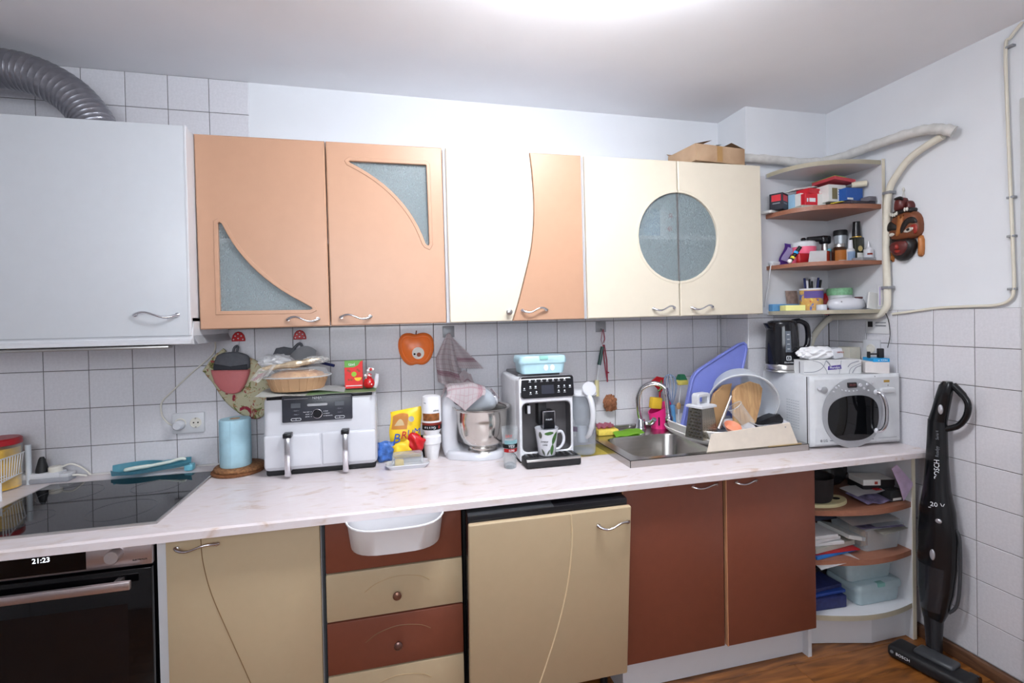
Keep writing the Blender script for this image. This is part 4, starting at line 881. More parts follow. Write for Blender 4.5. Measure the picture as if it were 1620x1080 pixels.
MY = Matrix.Rotation(PI/2, 4, 'Y'); obj('hub_cap', lathe(nb(), [(0, 0), (.026, 0), (.027, .004), (.027, .012), (.024, .016), (0, .016)], (1.093, -.155, 1.045), 24, MY), 'white_gloss', mx_, smooth=40); obj('hub_ring', lathe(nb(), [(.027, -.004), (.0285, -.002), (.0285, .003), (.027, .004)], (1.093, -.155, 1.045), 24, MY), 'chrome', mx_)
P('bowl_steel', 206, 202, 196, .16, metal=1.0, noise=.03, nscale=6)
bc = (1.028, -.225)
obj('bowl', lathe(nb(), [(0, .012), (.055, .012), (.06, .022), (.058, .028), (.085, .045), (.100, .085), (.106, .14), (.107, .175), (.114, .186), (.125, .189), (.125, .192), (.113, .190), (.1045, .18), (.103, .14), (.096, .085), (.08, .05), (0, .036)], (*bc, ZT+.024), 48), 'bowl_steel', mx_, smooth=60)
obj('bowl_foot', lathe(nb(), [(0, 0), (.062, 0), (.064, .006), (.058, .014), (0, .014)], (*bc, ZT+.024), 32), 'satin_steel', mx_, smooth=50)
# towel on the mixer head
mtw = thing('folded_towel', 'white checked towel draped over the head of the stand mixer', 'towel', (.97, -.16, 1.11))
def tw4(u, v):
    x = .885+.165*u; hh = 1.112-.55*(x-.965)**2*3.2; a = -1+2*v
    if a < -.35: k = (-.35-a)/.65; tri = max(0, 1-abs(u-.5)*2.2); return Vector((x-.01*k, -.208-.018*k-.004*math.sin(9*u), hh-.014-.075*k*tri-.012*k))
    return Vector((x, -.20+.145*(a+.35)/1.35, hh+.012*math.cos(a*1.2)-.004+.003*math.sin(12*u)))
cloth('cloth', tw4, 22, 22, 'tea_towel_pale', mtw)
def tw5(u, v): return Vector((.868+.03*u-.012*v, -.2+.10*u, 1.105-.05*v+.02*u-.012*math.sin(5*v)))
cloth('side_corner', tw5, 8, 8, 'tea_towel_cloth', mtw)
def tw6(u, v): return Vector((1.085+.035*v, -.19+.11*u, 1.088-.045*v+.006*math.sin(7*u)))
cloth('side_corner', tw6, 8, 8, 'tea_towel_cloth', mtw)
# upside-down bottle
bt = thing('sauce_bottle', 'white squeeze bottle standing upside down beside the mixer', 'bottle', (.819, -.19, ZT))
BC = (.819, -.19)
P('bottle_white', 232, 232, 234, .35)
obj('cap', lathe(nb(), [(0, 0), (.022, 0), (.024, .004), (.032, .045), (.034, .065), (.038, .068), (.038, .098), (.032, .104), (0, .104)], (*BC, ZT), 28), 'bottle_white', bt, smooth=40)
obj('body', lathe(nb(), [(.030, .103), (.032, .112), (.039, .125), (.0402, .14), (.0402, .255), (.037, .264), (.028, .268), (0, .268)], (*BC, ZT), 28), 'bottle_white', bt, smooth=40)
def wrap_band(parent, name, c, r, z0, z1, m, a0=-PI*.95, a1=-PI*.05, n=20):
    return obj(name, sheet(nb(), lambda u, v: Vector((c[0]+r*math.cos(a0+(a1-a0)*u), c[1]+r*math.sin(a0+(a1-a0)*u), z0+(z1-z0)*v)), n, 1, .0004), m, parent, smooth=60)
P('label_black', 34, 30, 32, .5); P('label_redbrown', 168, 62, 48, .5); P('food_photo', 176, 112, 60, .5, noise=.4, nscale=70)
wrap_band(bt, 'black_band', BC, .0408, ZT+.128, ZT+.148, 'label_black'); wrap_band(bt, 'red_band', BC, .0408, ZT+.148, ZT+.158, 'label_redbrown')
wrap_band(bt, 'food_picture', BC, .0408, ZT+.166, ZT+.197, 'food_photo', -PI*.86, -PI*.24)
Mt_ = lambda ang, z, r=.0414, c=BC: Matrix.Translation((c[0]+r*math.cos(ang), c[1]+r*math.sin(ang), z)) @ Matrix.Rotation(ang+PI/2, 4, 'Z') @ Matrix.Rotation(PI/2, 4, 'X')
for k, ch in enumerate('Gusto'): text('lettering', ch, .016, 'print_white', bt, Mt_(-PI*.62+.24*(k-2)*-1+.1, ZT+.138, .0416) @ Matrix.Rotation(PI, 4, 'Z'))
wrap_band(bt, 'red_badge', BC, .0413, ZT+.132, ZT+.145, P('badge_red', 220, 70, 66, .5), -PI*.30, -PI*.22, 4)
text('lettering', 'Burger', .009, 'print_grey', bt, Mt_(-PI*.38, ZT+.208) @ Matrix.Rotation(PI, 4, 'Z')); text('lettering', 'Sos', .008, 'print_grey', bt, Mt_(-PI*.75, ZT+.24) @ Matrix.Rotation(PI, 4, 'Z'))
# snack bag
sb = thing('snack_bag', 'yellow snack bag with big blue and red lettering near the tiles', 'snack bag', (.71, -.17, ZT))
P('bag_yellow', 246, 208, 40, .3, noise=.03); P('ink_blue', 40, 84, 176, .4); P('ink_red', 196, 40, 44, .4)
def bag(u, v, s=1):
    x = .648+.128*u; pin = (4*v*(1-v))**.5; z = ZT+.006+.205*v+(.018*u-.012)*max(0, v-.6)*2.5; y = -.165-.03*v*-.4-s*.022*pin*(4*u*(1-u))**.5; return Vector((x+.004*math.sin(9*v), y+.010*v, z))
bm = nb()
for s in (1, -1):
    g = [[bm.verts.new(bag(i/14, j/16, s)) for j in range(17)] for i in range(15)]
    for i in range(14):
        for j in range(16): bm.faces.new((g[i][j], g[i+1][j], g[i+1][j+1], g[i][j+1]))
bmesh.ops.remove_doubles(bm, verts=bm.verts[:], dist=.0005); bmesh.ops.recalc_face_normals(bm, faces=bm.faces[:]); obj('bag_body', bm, 'bag_yellow', sb, smooth=60)
for k, (ch, dx, dz_, m) in enumerate((('B', -.040, .094, 'ink_blue'), ('R', -.010, .106, 'ink_red'), ('U', .016, .114, 'ink_blue'), ('M', .043, .120, 'ink_blue'))):
    text('lettering', ch, (.054, .044, .036, .034)[k], m, sb, FM(.712+dx, -.190, ZT+dz_, 0, -.05), depth=.003, shear=.2)
disc(sb, 'foil_disc', .735, -.184, ZT+.172, .012, P('foil_silver', 190, 192, 190, .3, metal=.6), 16)
def swirl(u, v): p = bag(.03+.55*u, .55+.42*v, 1); return p+Vector((0, -.0012, 0))
obj('orange_print', sheet(nb(), lambda u, v: bag(.06+.50*u, .60+.34*v*(1-.5*(u-.5)**2), 1)+Vector((0, -.001, 0)), 8, 8, .0006), P('bag_orange', 236, 168, 84, .35), sb, smooth=60)
obj('cream_print', sheet(nb(), lambda u, v: bag(.14+.32*u, .66+.14*v*(1-(2*u-1)**2)+.02, 1)+Vector((0, -.0022, 0)), 8, 4, .0006), P('bag_cream', 244, 222, 176, .35), sb, smooth=60)
# yellow peel piece and red clip pouch
rp = pillow('red_pouch', 'shiny red plastic pouch in front of the snack bag', 'pouch', .712, .786, ZT+.046, ZT+.112, -.215, .018, 'red_paint', 12, RM(.55, 'Y', (.748, -.215, ZT+.078)))
yp_ = pillow('yellow_wrapper', 'folded yellow wrapper behind the butter dish', 'wrapper', .660, .728, ZT+.040, ZT+.088, -.228, .010, P('wrap_yellow', 240, 200, 50, .35), 15, RM(-.35, 'Y', (.694, -.222, ZT+.06)))
bg = pillow('blue_packet', 'blue foil packet tucked beside the air fryer', 'packet', .596, .662, ZT+.002, ZT+.086, -.185, .016, P('packet_blue', 70, 112, 186, .25, noise=.5, nscale=45), 21)
bk = obj('nozzle', lathe(nb(), [(0, 0), (.012, 0), (.013, .012), (.004, .02), (.003, .055), (0, .058)], (.612, -.13, ZT), 14), 'black_plastic'); tag(bk, 'small black spray nozzle standing behind the blue packet', 'cap')
kn = obj('peeler', tube(nb(), [(.782, -.17, ZT+.004), (.776, -.14, ZT+.09)], .007, 8), 'black_plastic'); tag(kn, 'black handled peeler between the snack bag and the bottle', 'utensil')
# butter dish
bd = thing('butter_dish', 'butter dish with clear lid on a white tray', 'butter dish', (.715, -.28, ZT))
bm = nb(); o3 = rrect(.633, .797, -.315, -.235, .022, 5)
t = bmesh.new(); rings = []
for s, z in ((.86, 0), (.92, .004), (1.04, .015), (1.02, .0175), (.90, .008), (.86, .007)): rings.append([t.verts.new((.715+(x-.715)*s, -.275+(y+.275)*s, ZT+z)) for x, y in o3])
for Q, W in zip(rings, rings[1:]):
    for i in range(len(Q)): t.faces.new((Q[i], Q[(i+1) % len(Q)], W[(i+1) % len(Q)], W[i]))
t.faces.new(rings[0][::-1]); t.faces.new(rings[-1]); bmesh.ops.recalc_face_normals(t, faces=t.faces[:]); obj('tray', join(nb(), t), 'white_gloss', bd, smooth=40)
t = bmesh.new(); rings = []
for s, z in ((.76, .008), (.73, .05), (.68, .056), (.66, .053), (.71, .048), (.74, .008)): rings.append([t.verts.new((.715+(x-.715)*s, -.275+(y+.275)*s*.9, ZT+z)) for x, y in o3])
for Q, W in zip(rings, rings[1:]):
    for i in range(len(Q)): t.faces.new((Q[i], Q[(i+1) % len(Q)], W[(i+1) % len(Q)], W[i]))
t.faces.new(rings[2]); bmesh.ops.recalc_face_normals(t, faces=t.faces[:]); obj('lid', join(nb(), t), 'clear_plastic', bd, smooth=40)
obj('butter', bx(nb(), .665, .70, -.295, -.258, ZT+.008, ZT+.03, r=.006), P('butter_yellow', 226, 200, 130, .5), bd)
# printed glass
gls = thing('drinking_glass', 'tall clear glass with YES! print beside the coffee machine', 'glass', (1.105, -.41, ZT))
GC = (1.105, -.41)
obj('tumbler', lathe(nb(), [(0, 0), (.023, 0), (.0245, .004), (.0325, .158), (.0310, .158), (.0228, .018), (.015, .012), (0, .014)], (*GC, ZT), 32), 'clear_glass', gls, smooth=50)
obj('thick_base', lathe(nb(), [(0, .001), (.0225, .001), (.0235, .012), (.012, .02), (0, .022)], (*GC, ZT), 24), glassy('glass_base', (.9, .93, .95), (.85, .87, .9), .05, .15, .6), gls, smooth=40)
def rr(z): return .0247+.008*(z/.158)
for z0, z1, m, a0, a1 in ((.082, .098, 'label_black', -.95, -.08), (.098, .113, P('mint', 170, 214, 220, .4), -.80, -.2), (.066, .080, 'ink_red', -.86, -.12)):
    obj('print_band', sheet(nb(), lambda u, v: Vector((GC[0]+(rr(z0+(z1-z0)*v)+.0006)*math.cos(PI*(a0+(a1-a0)*u)), GC[1]+(rr(z0+(z1-z0)*v)+.0006)*math.sin(PI*(a0+(a1-a0)*u)), ZT+z0+(z1-z0)*v)), 16, 1, .0003), m, gls, smooth=60)
text('lettering', 'YES!', .014, 'print_white', gls, Mt_(-PI*.5, ZT+.090, .0312, GC)); text('lettering', 'SURE', .010, 'print_white', gls, Mt_(-PI*.5, ZT+.073, .0306, GC))
P('print_pink', 220, 110, 104, .5); text('lettering', 'SAY', .016, 'print_pink', gls, Mt_(-PI*.6, ZT+.130, .0325, GC)); text('lettering', 'XOXO', .010, 'print_white', gls, Mt_(-PI*.6, ZT+.116, .0318, GC))

# ---------------------------------------------------------------- coffee machine
cm = thing('coffee_machine', 'white espresso machine with black touch panel and grey front', 'coffee machine', (1.26, -.24, ZT))
KX0, KX1, KY, KYB, KZ = 1.153, 1.380, -.385, -.03, 1.158
P('espresso_grey', 96, 94, 96, .35, metal=.4); P('shell_white', 228, 229, 233, .3)
fr = rrect(KX0, KX1, ZT+.004, KZ, .016); cav = rrect(KX0+.011, KX1-.009, ZT+.045, 1.058, .022)
obj('front_frame', plate(nb(), fr, [cav], KY, KY+.06, bev=.004), 'shell_white', cm, smooth=40)
obj('recess', bx(nb(), KX0+.006, KX1-.005, KY+.058, KY+.066, ZT+.02, 1.075), 'espresso_grey', cm)
obj('recess_side', plate(nb(), inset(cav, -.001), [inset(cav, .003)], KY+.004, KY+.062), 'espresso_grey', cm, smooth=40)
obj('body', bx(nb(), KX0+.001, KX1-.001, KY+.064, KYB, ZT+.006, KZ-.004, r=.018, seg=3), 'shell_white', cm, smooth=50)
obj('bean_lid', bx(nb(), KX0+.02, KX1-.02, KY+.10, KYB-.03, KZ-.006, KZ+.008, r=.005), 'espresso_grey', cm)
obj('foot', bx(nb(), KX0+.004, KX1-.004, KY+.02, KYB-.005, ZT, ZT+.008), 'black_matte', cm)
Mc = RM(-.10, 'X', (1.27, KY, 1.07))
pc = obj('touch_panel', plate(nb(), rrect(KX0+.008, KX1+.004, 1.076, 1.162, .012), [], KY-.008, KY+.012, M=Mc, bev=.003), 'black_plastic', cm, smooth=40)
obj('panel_rim', plate(nb(), rrect(KX0+.004, KX1+.006, 1.072, 1.165, .014), [], KY-.003, KY+.014, M=Mc), 'chrome', cm)
def pt(x, z): return Mc @ Matrix.Translation((x, KY-.0084, z)) @ Matrix.Rotation(PI/2, 4, 'X')
obj('screen', plate(nb(), rrect(1.245, 1.298, 1.091, 1.126, .002), [], KY-.0088, KY-.008, M=Mc), P('screen_dark', 52, 54, 64, .15), pc)
def icon(x, z, k):
    bm = nb()
    if k == 0: plate(bm, rrect(x-.0035, x+.0035, z-.003, z+.003, .0012, 2), [], KY-.0090, KY-.008)
    else: plate(bm, ell((x, z), .0032, .0032, 8), [], KY-.0090, KY-.008)
    bx(bm, x-.005, x+.005, KY-.0090, KY-.008, z-.0075, z-.0062); bm.transform(Mc); obj('icon', bm, 'print_white', pc)
for i in range(7): icon(1.198+.0245*i, 1.148, i % 3)
for x, z, k in ((1.174, 1.116, 1), (1.199, 1.122, 0), (1.221, 1.122, 0), (1.199, 1.099, 1), (1.224, 1.101, 1), (1.318, 1.120, 2), (1.343, 1.121, 2), (1.318, 1.102, 2), (1.343, 1.101, 2), (1.367, 1.119, 0)): icon(x, z, k)
sp_ = obj('spout', bx(nb(), 1.245, 1.298, KY-.012, KY+.05, .950, 1.022, r=.004), 'black_plastic', cm)
for x in (1.247, 1.296): obj('spout_trim', tube(nb(), [(x, KY-.013, .951), (x, KY-.013, 1.021)], .0022, 6), 'chrome', sp_)
obj('spout_trim', tube(nb(), [(1.247, KY-.013, 1.021), (1.296, KY-.013, 1.021)], .0022, 6), 'chrome', sp_); obj('spout_stem', bx(nb(), 1.235, 1.270, KY+.012, KY+.058, .965, 1.066, r=.003), 'black_matte', sp_)
text('lettering', 'PHILIPS', .0085, 'print_white', sp_, FM(1.272, KY-.0128, .988))
hw = obj('hot_water_nozzle', tube(nb(), [(1.192, KY+.03, 1.052), (1.192, KY+.03, 1.01)], .008, 10), 'black_plastic', cm); obj('nozzle_tip', tube(nb(), [(1.197, KY+.018, 1.044), (1.197, KY+.018, 1.012)], .0065, 10), 'white_gloss', hw)
tr_ = rrect(1.160, 1.386, ZT+.002, ZT+.038, .006)
dt = obj('drip_tray', bx(nb(), 1.158, 1.384, -.462, KY+.058, ZT+.001, ZT+.036, r=.008, seg=3), 'black_matte', cm, smooth=50)
obj('tray_edge', bx(nb(), 1.160, 1.382, -.4635, -.449, ZT+.027, ZT+.0375, r=.003), 'satin_steel', dt); obj('drip_grid', bx(nb(), 1.168, 1.374, -.447, KY+.05, ZT+.036, ZT+.039, r=.001, seg=1), 'black_plastic', dt)
for i in range(9): obj('grid_slot', bx(nb(), 1.180+.022*i, 1.190+.022*i, -.440, KY+.03, ZT+.0388, ZT+.0394), 'dark_gap', dt)
# mug on the drip tray
mg = thing('mug', 'white mug with green leaf print on the coffee machine', 'mug', (1.258, -.43, ZT+.039))
MC = (1.257, -.410); ZM = ZT+.0395
obj('cup', lathe(nb(), [(0, 0), (.033, 0), (.035, .003), (.0385, .04), (.0465, .099), (.0480, .107), (.0462, .107), (.0445, .099), (.036, .04), (.032, .008), (0, .006)], (*MC, ZM), 36), 'white_gloss', mg, smooth=60)
obj('ear', tube(nb(), spline([(MC[0]+.040, MC[1]-.005, ZM+.086), (MC[0]+.060, MC[1]-.006, ZM+.088), (MC[0]+.070, MC[1]-.006, ZM+.066), (MC[0]+.066, MC[1]-.006, ZM+.04), (MC[0]+.050, MC[1]-.005, ZM+.022), (MC[0]+.035, MC[1]-.004, ZM+.02)], 6), .006, 9), 'white_gloss', mg, smooth=60)
P('leaf_green', 92, 138, 76, .4, noise=.3, nscale=60); P('leaf_grey', 120, 128, 116, .4)
def rmug(z): return .035+.0035*(z/.04) if z < .04 else .0385+.0085*((z-.04)/.062)
def leaf_print(a, z0, z1, wd, m, lean=0.0):
    def f(u, v):
        z = z0+(z1-z0)*v; an = a+lean*v+wd*(u-.5)*math.sin(PI*v)**.7; r = rmug(z)+.0006; return Vector((MC[0]+r*math.cos(an), MC[1]+r*math.sin(an), ZM+z))
    obj('leaf_print', sheet(nb(), f, 4, 8, .0003), m, mg, smooth=60)
leaf_print(-1.25, .045, .097, .5, 'leaf_green', .35); leaf_print(-1.35, .004, .048, .42, 'leaf_green', .1); leaf_print(-1.75, .085, .10, .8, 'leaf_green', .2); leaf_print(-2.1, .002, .030, .25, 'leaf_grey', -.3); leaf_print(-1.85, .003, .028, .22, 'leaf_grey', .3); leaf_print(-2.45, .07, .099, .35, 'leaf_grey')
text('lettering', 'sweet', .013, 'label_black', mg, Mt_(-2.1, ZM+.060, .0425, MC), shear=.3); text('lettering', 'cake', .011, 'label_black', mg, Mt_(-2.05, ZM+.047, .041, MC), shear=.3)
# light blue lunch box on top
def lunch_box(name, label, x0, x1, y0, y1, z0, z1, m, lidh, group=None, clipm=None, rz=0):
    t = thing(name, label, 'box', ((x0+x1)/2, (y0+y1)/2, z0), group); cx_, cy_ = (x0+x1)/2, (y0+y1)/2; o_ = rrect(x0, x1, y0, y1, .022, 4); Mr = RZ(rz, (cx_, cy_, 0))
    def rings(spec):
        tt = bmesh.new(); R_ = [[tt.verts.new((cx_+(x-cx_)*s, cy_+(y-cy_)*s, z)) for x, y in o_] for s, z in spec]
        for Q, W in zip(R_, R_[1:]):
            for i in range(len(Q)): tt.faces.new((Q[i], Q[(i+1) % len(Q)], W[(i+1) % len(Q)], W[i]))
        tt.faces.new(R_[0][::-1]); tt.faces.new(R_[-1]); bmesh.ops.recalc_face_normals(tt, faces=tt.faces[:]); tt.transform(Mr); return join(nb(), tt)
    zl = z1-lidh
    obj('tub', rings([(.86, z0), (.89, z0+.004), (.942, zl)]), m, t, smooth=40); l = obj('lid', rings([(.99, zl), (1.0, zl+.004), (1.0, zl+lidh*.45), (.965, z1-.003), (.93, z1)]), m, t, smooth=40)
    obj('clip', bx(nb(), cx_-.018, cx_+.018, y0-.004, y0+.02, z1-lidh*.5, z1+.001, r=.002, M=Mr), clipm or m, l); return t
P('box_pale_blue', 178, 212, 222, .35); P('lid_mint', 176, 218, 222, .35); P('clip_mint', 150, 208, 196, .35)
lb = lunch_box('lunch_box', 'pale blue plastic lunch box on top of the coffee machine', 1.170, 1.378, -.335, -.205, KZ+.009, KZ+.082, 'box_pale_blue', .030, clipm='clip_mint')
for x in (1.284, 1.312): obj('oval_sticker', plate(nb(), ell((x, KZ+.033), .010, .013, 14), [], -.3315, -.3285), 'sticker_white', lb)
# filter jug
fj = thing('filter_jug', 'clear water filter jug with white lid and handle beside the sink', 'jug', (1.447, -.32, ZT))
FC = (1.449, -.305)
glassy('jug_plastic', (.95, .96, .97), (.74, .78, .82), .12, .10, .55)
obj('jug_body', lathe(nb(), [(0, .006), (.052, .006), (.055, .010), (.0585, .12), (.061, .245), (.063, .262), (.061, .262), (.058, .245), (.0565, .12), (.053, .013), (0, .010)], (*FC, ZT), 36, sx=1, sy=1.15), 'jug_plastic', fj, smooth=50)
obj('funnel', lathe(nb(), [(0, .125), (.03, .125), (.034, .15), (.052, .17), (.056, .25), (.054, .25), (.05, .172), (.03, .155), (0, .15)], (*FC, ZT), 28, sx=1, sy=1.12), glassy('funnel_plastic', (.9, .92, .94), (.8, .83, .87), .2, .3, .7), fj, smooth=50)
obj('filter_cartridge', lathe(nb(), [(0, .05), (.024, .05), (.026, .06), (.026, .13), (0, .13)], (*FC, ZT), 20), P('cartridge', 190, 194, 202, .4), fj, smooth=40)
P('jug_purple', 112, 58, 110, .4); wrap_band(fj, 'purple_label', FC, .0605, ZT+.07, ZT+.125, 'jug_purple', -PI*.22, PI*.12); wrap_band(fj, 'purple_label', FC, .0605, ZT+.105, ZT+.125, 'jug_purple', -PI*1.0, -PI*.72)
obj('lid', lathe(nb(), [(0, .272), (.05, .272), (.063, .262), (.064, .256), (.060, .254), (0, .26)], (*FC, ZT), 36, sx=1, sy=1.15), 'white_plastic', fj, smooth=40)
obj('handle', tube(nb(), spline([(1.444, -.370, ZT+.262), (1.447, -.408, ZT+.250), (1.452, -.422, ZT+.20), (1.450, -.418, ZT+.15), (1.444, -.400, ZT+.105), (1.441, -.375, ZT+.085)], 6), [.011]*7+[.0115]*14+[.010]*6+[.008]*4, 10), 'white_plastic', fj, smooth=60)
obj('pour_flap', lathe(nb(), [(0, .006), (.029, .006), (.031, .002), (.031, -.002), (.029, -.006), (0, -.006)], (1.449, -.392, ZT+.288), 28, Matrix.Rotation(PI/2-.25, 4, 'X')), 'white_gloss', fj, smooth=40)
yc = obj('yellow_cloth', sheet(nb(), lambda u, v: Vector((1.395+.15*u, -.365+.17*v+.01*u, ZT+.0012+.0018*math.sin(7*u+4*v)**2)), 12, 10, .003), P('cloth_yellow', 226, 208, 104, .9), smooth=60); tag(yc, 'yellow cleaning cloth spread under the filter jug', 'cloth')
# brush and tongs on the second hook
br = thing('basting_brush', 'dark green handled brush hanging on the wall by the sink', 'brush', (1.67, -.02, 1.2))
P('brush_green', 44, 78, 72, .4); P('bristle', 216, 206, 158, .7)
obj('handle', tube(nb(), [(1.674, -0.022, 1.25), (1.655, -0.022, 1.16)], [.0085, .0095], 10), 'brush_green', br); obj('neck', tube(nb(), [(1.655, -0.022, 1.16), (1.642, -0.022, 1.082)], [.007, .0045], 8), 'white_plastic', br)
bm = tube(nb(), [(1.642, -0.022, 1.085), (1.632, -0.024, 1.008)], [.010, .019], 10); obj('bristles', bm, 'bristle', br)
P('string_red', 150, 40, 62, .6)
obj('loop', tube(nb(), [(1.679, -.020, 1.336), (1.668, -.021, 1.285), (1.674, -.021, 1.262), (1.686, -.021, 1.285), (1.681, -.020, 1.336)], .0015, 5), 'string_red', br)
tg = thing('red_tongs', 'thin dark red tongs hanging next to the green brush', 'tongs', (1.70, -.02, 1.15))
obj('arm', tube(nb(), [(1.676, -0.026, 1.26), (1.681, -0.026, 1.181), (1.696, -0.026, 1.074)], .003, 6), 'string_red', tg); obj('arm', tube(nb(), [(1.686, -0.018, 1.259), (1.698, -0.018, 1.18), (1.699, -0.02, 1.073)], .003, 6), 'string_red', tg)
obj('loop', tube(nb(), [(1.682, -.019, 1.336), (1.690, -.019, 1.29), (1.684, -.02, 1.268)], .0014, 5), 'string_red', tg); obj('stud', ball(nb(), (1.706, -0.014, 1.119), .006, .004, .004, 8), 'string_red', tg)
sc_ = crumple('scrubber', 'brown natural scrubber stuck to the tiles above the sponges', 'scrubber', (1.708, -0.026, 0.969), (.034, .02, .038), P('scrub_brown', 142, 92, 64, .9, noise=.3, nscale=90), 31, .5)

# ---------------------------------------------------------------- sink
sk = thing('sink', 'stainless steel sink with bowl and drainer laid on the worktop', 'sink', (1.95, -.3, ZT))
SX0, SX1, SY0, SY1, SZ = 1.545, 2.375, -.560, -.030, .842
P('sink_steel', 186, 182, 178, .26, metal=1.0, noise=.05, nscale=5, stretch=(1, 25, 25))
BX0, BX1, BY0, BY1 = 1.590, 1.945, -.530, -.205
hole = rrect(BX0, BX1, BY0, BY1, .06, 6)
t = plate(nb(), rect(SX0, SX1, SY0, SY1), [hole], 0, .002); 
for v in t.verts: v.co = Vector((v.co.x, v.co.z, SZ-v.co.y))
bmesh.ops.recalc_face_normals(t, faces=t.faces[:]); dkk = obj('deck', t, 'sink_steel', sk, smooth=30)
bm = nb()
for r in ((SX0, SX1, SY0, SY0+.002), (SX0, SX1, SY1-.002, SY1), (SX0, SX0+.002, SY0, SY1), (SX1-.002, SX1, SY0, SY1)): bx(bm, *r, ZT, SZ)
obj('skirt', bm, 'sink_steel', sk, smooth=0)
t = bmesh.new(); cx_, cy_ = (BX0+BX1)/2, (BY0+BY1)/2; R_ = []
for s, z in ((1.0, SZ), (.985, SZ-.006), (.93, SZ-.13), (.85, SZ-.15), (.2, SZ-.156)): R_.append([t.verts.new((cx_+(x-cx_)*s, cy_+(y-cy_)*s, z)) for x, y in hole])
for Q, W in zip(R_, R_[1:]):
    for i in range(len(Q)): t.faces.new((Q[i], Q[(i+1) % len(Q)], W[(i+1) % len(Q)], W[i]))
t.faces.new(R_[-1]); bmesh.ops.recalc_face_normals(t, faces=t.faces[:]); bmesh.ops.reverse_faces(t, faces=t.faces[:]); obj('basin', join(nb(), t), 'sink_steel', sk, smooth=50)
obj('drain', lathe(nb(), [(0, .004), (.03, .004), (.034, .001), (.034, 0), (0, 0)], (cx_, cy_, SZ-.156), 24), 'chrome', sk)
obj('raised_rim', bx(nb(), SX0+.006, SX1-.006, SY1-.012, SY1, SZ-.001, SZ+.016, r=.003), 'sink_steel', sk)
for i in range(7): obj('drainer_rib', bx(nb(), 2.03+.045*i, 2.045+.045*i, -.50, -.12, SZ-.001, SZ+.003, r=.002), 'sink_steel', sk)
# swivel tap
tp = thing('kitchen_tap', 'chrome swan-neck tap behind the sink', 'tap', (1.84, -.085, SZ))
obj('base', lathe(nb(), [(0, 0), (.026, 0), (.027, .006), (.022, .012), (.022, .04), (.019, .05), (0, .05)], (1.842, -.085, SZ), 24), 'chrome', tp, smooth=50)
obj('neck', tube(nb(), spline([(1.840, -.085, SZ+.045), (1.828, -.09, .93), (1.822, -.10, 1.0), (1.836, -.12, 1.05), (1.872, -.145, 1.072), (1.905, -.165, 1.068), (1.925, -.178, 1.05)], 8), .011, 12), 'chrome', tp, smooth=60)
obj('spray_head', tube(nb(), spline([(1.925, -.178, 1.052), (1.929, -.180, 1.02), (1.931, -.182, .99), (1.934, -.184, .95), (1.937, -.186, .915), (1.938, -.186, .90)], 4), [.013]*3+[.0125]*2+[.0105]*4+[.011]*4+[.013]*3+[.019]*5, 12), 'chrome', tp, smooth=50)
obj('spray_face', lathe(nb(), [(0, 0), (.017, 0), (.017, .006), (0, .006)], (1.938, -.186, .893), 16), 'black_plastic', tp)
obj('lever', tube(nb(), spline([(1.862, -.10, SZ+.03), (1.885, -.115, SZ+.034), (1.89, -.135, SZ+.055)], 4), [.010]*3+[.014]*3+[.012]*3, 10), 'chrome', tp, smooth=60)
# sponges and cloth at the back of the sink
P('sponge_yellow', 232, 206, 92, .9, noise=.08, nscale=120, bump=.4, bscale=250); P('sponge_pink', 196, 120, 140, .9, noise=.2, nscale=90)
s1 = obj('sponge', bx(nb(), 1.585, 1.690, -.165, -.095, SZ, SZ+.028, r=.008), 'sponge_yellow'); tag(s1, 'yellow kitchen sponge lying by the sink under a pink cloth', 'sponge')
s2 = obj('pink_cloth', sheet(nb(), lambda u, v: Vector((1.59+.085*u, -.150+.05*v, SZ+.031+.012*math.sin(9*u+5*v)**2+.008*v)), 16, 10, .006), 'sponge_pink', smooth=60); tag(s2, 'crumpled pink cloth on the yellow sponge', 'cloth')
s3 = obj('green_cloth', sheet(nb(), lambda u, v: Vector((1.645+.165*u+.015*v, -.225+.105*v+.04*u, SZ+.006+.012*(1-abs(2*v-1))*(1-.5*u)+.002*math.sin(12*u))), 16, 10, .005), P('cloth_lime', 156, 214, 70, .9), smooth=60); tag(s3, 'lime green cloth on the sink deck', 'cloth')
# pink utensil holder
pk = thing('utensil_holder', 'bright pink utensil holder behind the sink', 'holder', (1.95, -.08, SZ))
P('hot_pink', 232, 44, 130, .35)
obj('cup', loft([[(1.950+.050*math.cos(a), -.088+.036*math.sin(a), SZ) for a in [2*PI*i/28 for i in range(28)]], [(1.950+.064*math.cos(a), -.088+.044*math.sin(a), SZ+.105+.03*math.cos(a)) for a in [2*PI*i/28 for i in range(28)]], [(1.950+.061*math.cos(a), -.088+.041*math.sin(a), SZ+.105+.03*math.cos(a)) for a in [2*PI*i/28 for i in range(28)]], [(1.950+.047*math.cos(a), -.088+.033*math.sin(a), SZ+.005) for a in [2*PI*i/28 for i in range(28)]]]), 'hot_pink', pk, smooth=50)
for x in (1.918, 1.955, 1.985): obj('slot', bx(nb(), x-.0025, x+.0025, -.1305, -.126, SZ+.02, SZ+.06), 'dark_gap', pk)
u1 = obj('yellow_sponge', bx(nb(), 1.885, 1.940, -.120, -.085, SZ+.10, SZ+.155, r=.006, M=RM(.12, 'Y', (1.91, -.1, SZ+.1))), P('sponge_gold', 222, 180, 50, .9)); tag(u1, 'yellow sponge standing in the pink utensil holder', 'sponge')
u2 = thing('red_spatula', 'red and green silicone spatula standing in the pink holder', 'spatula', (1.96, -.07, .95))
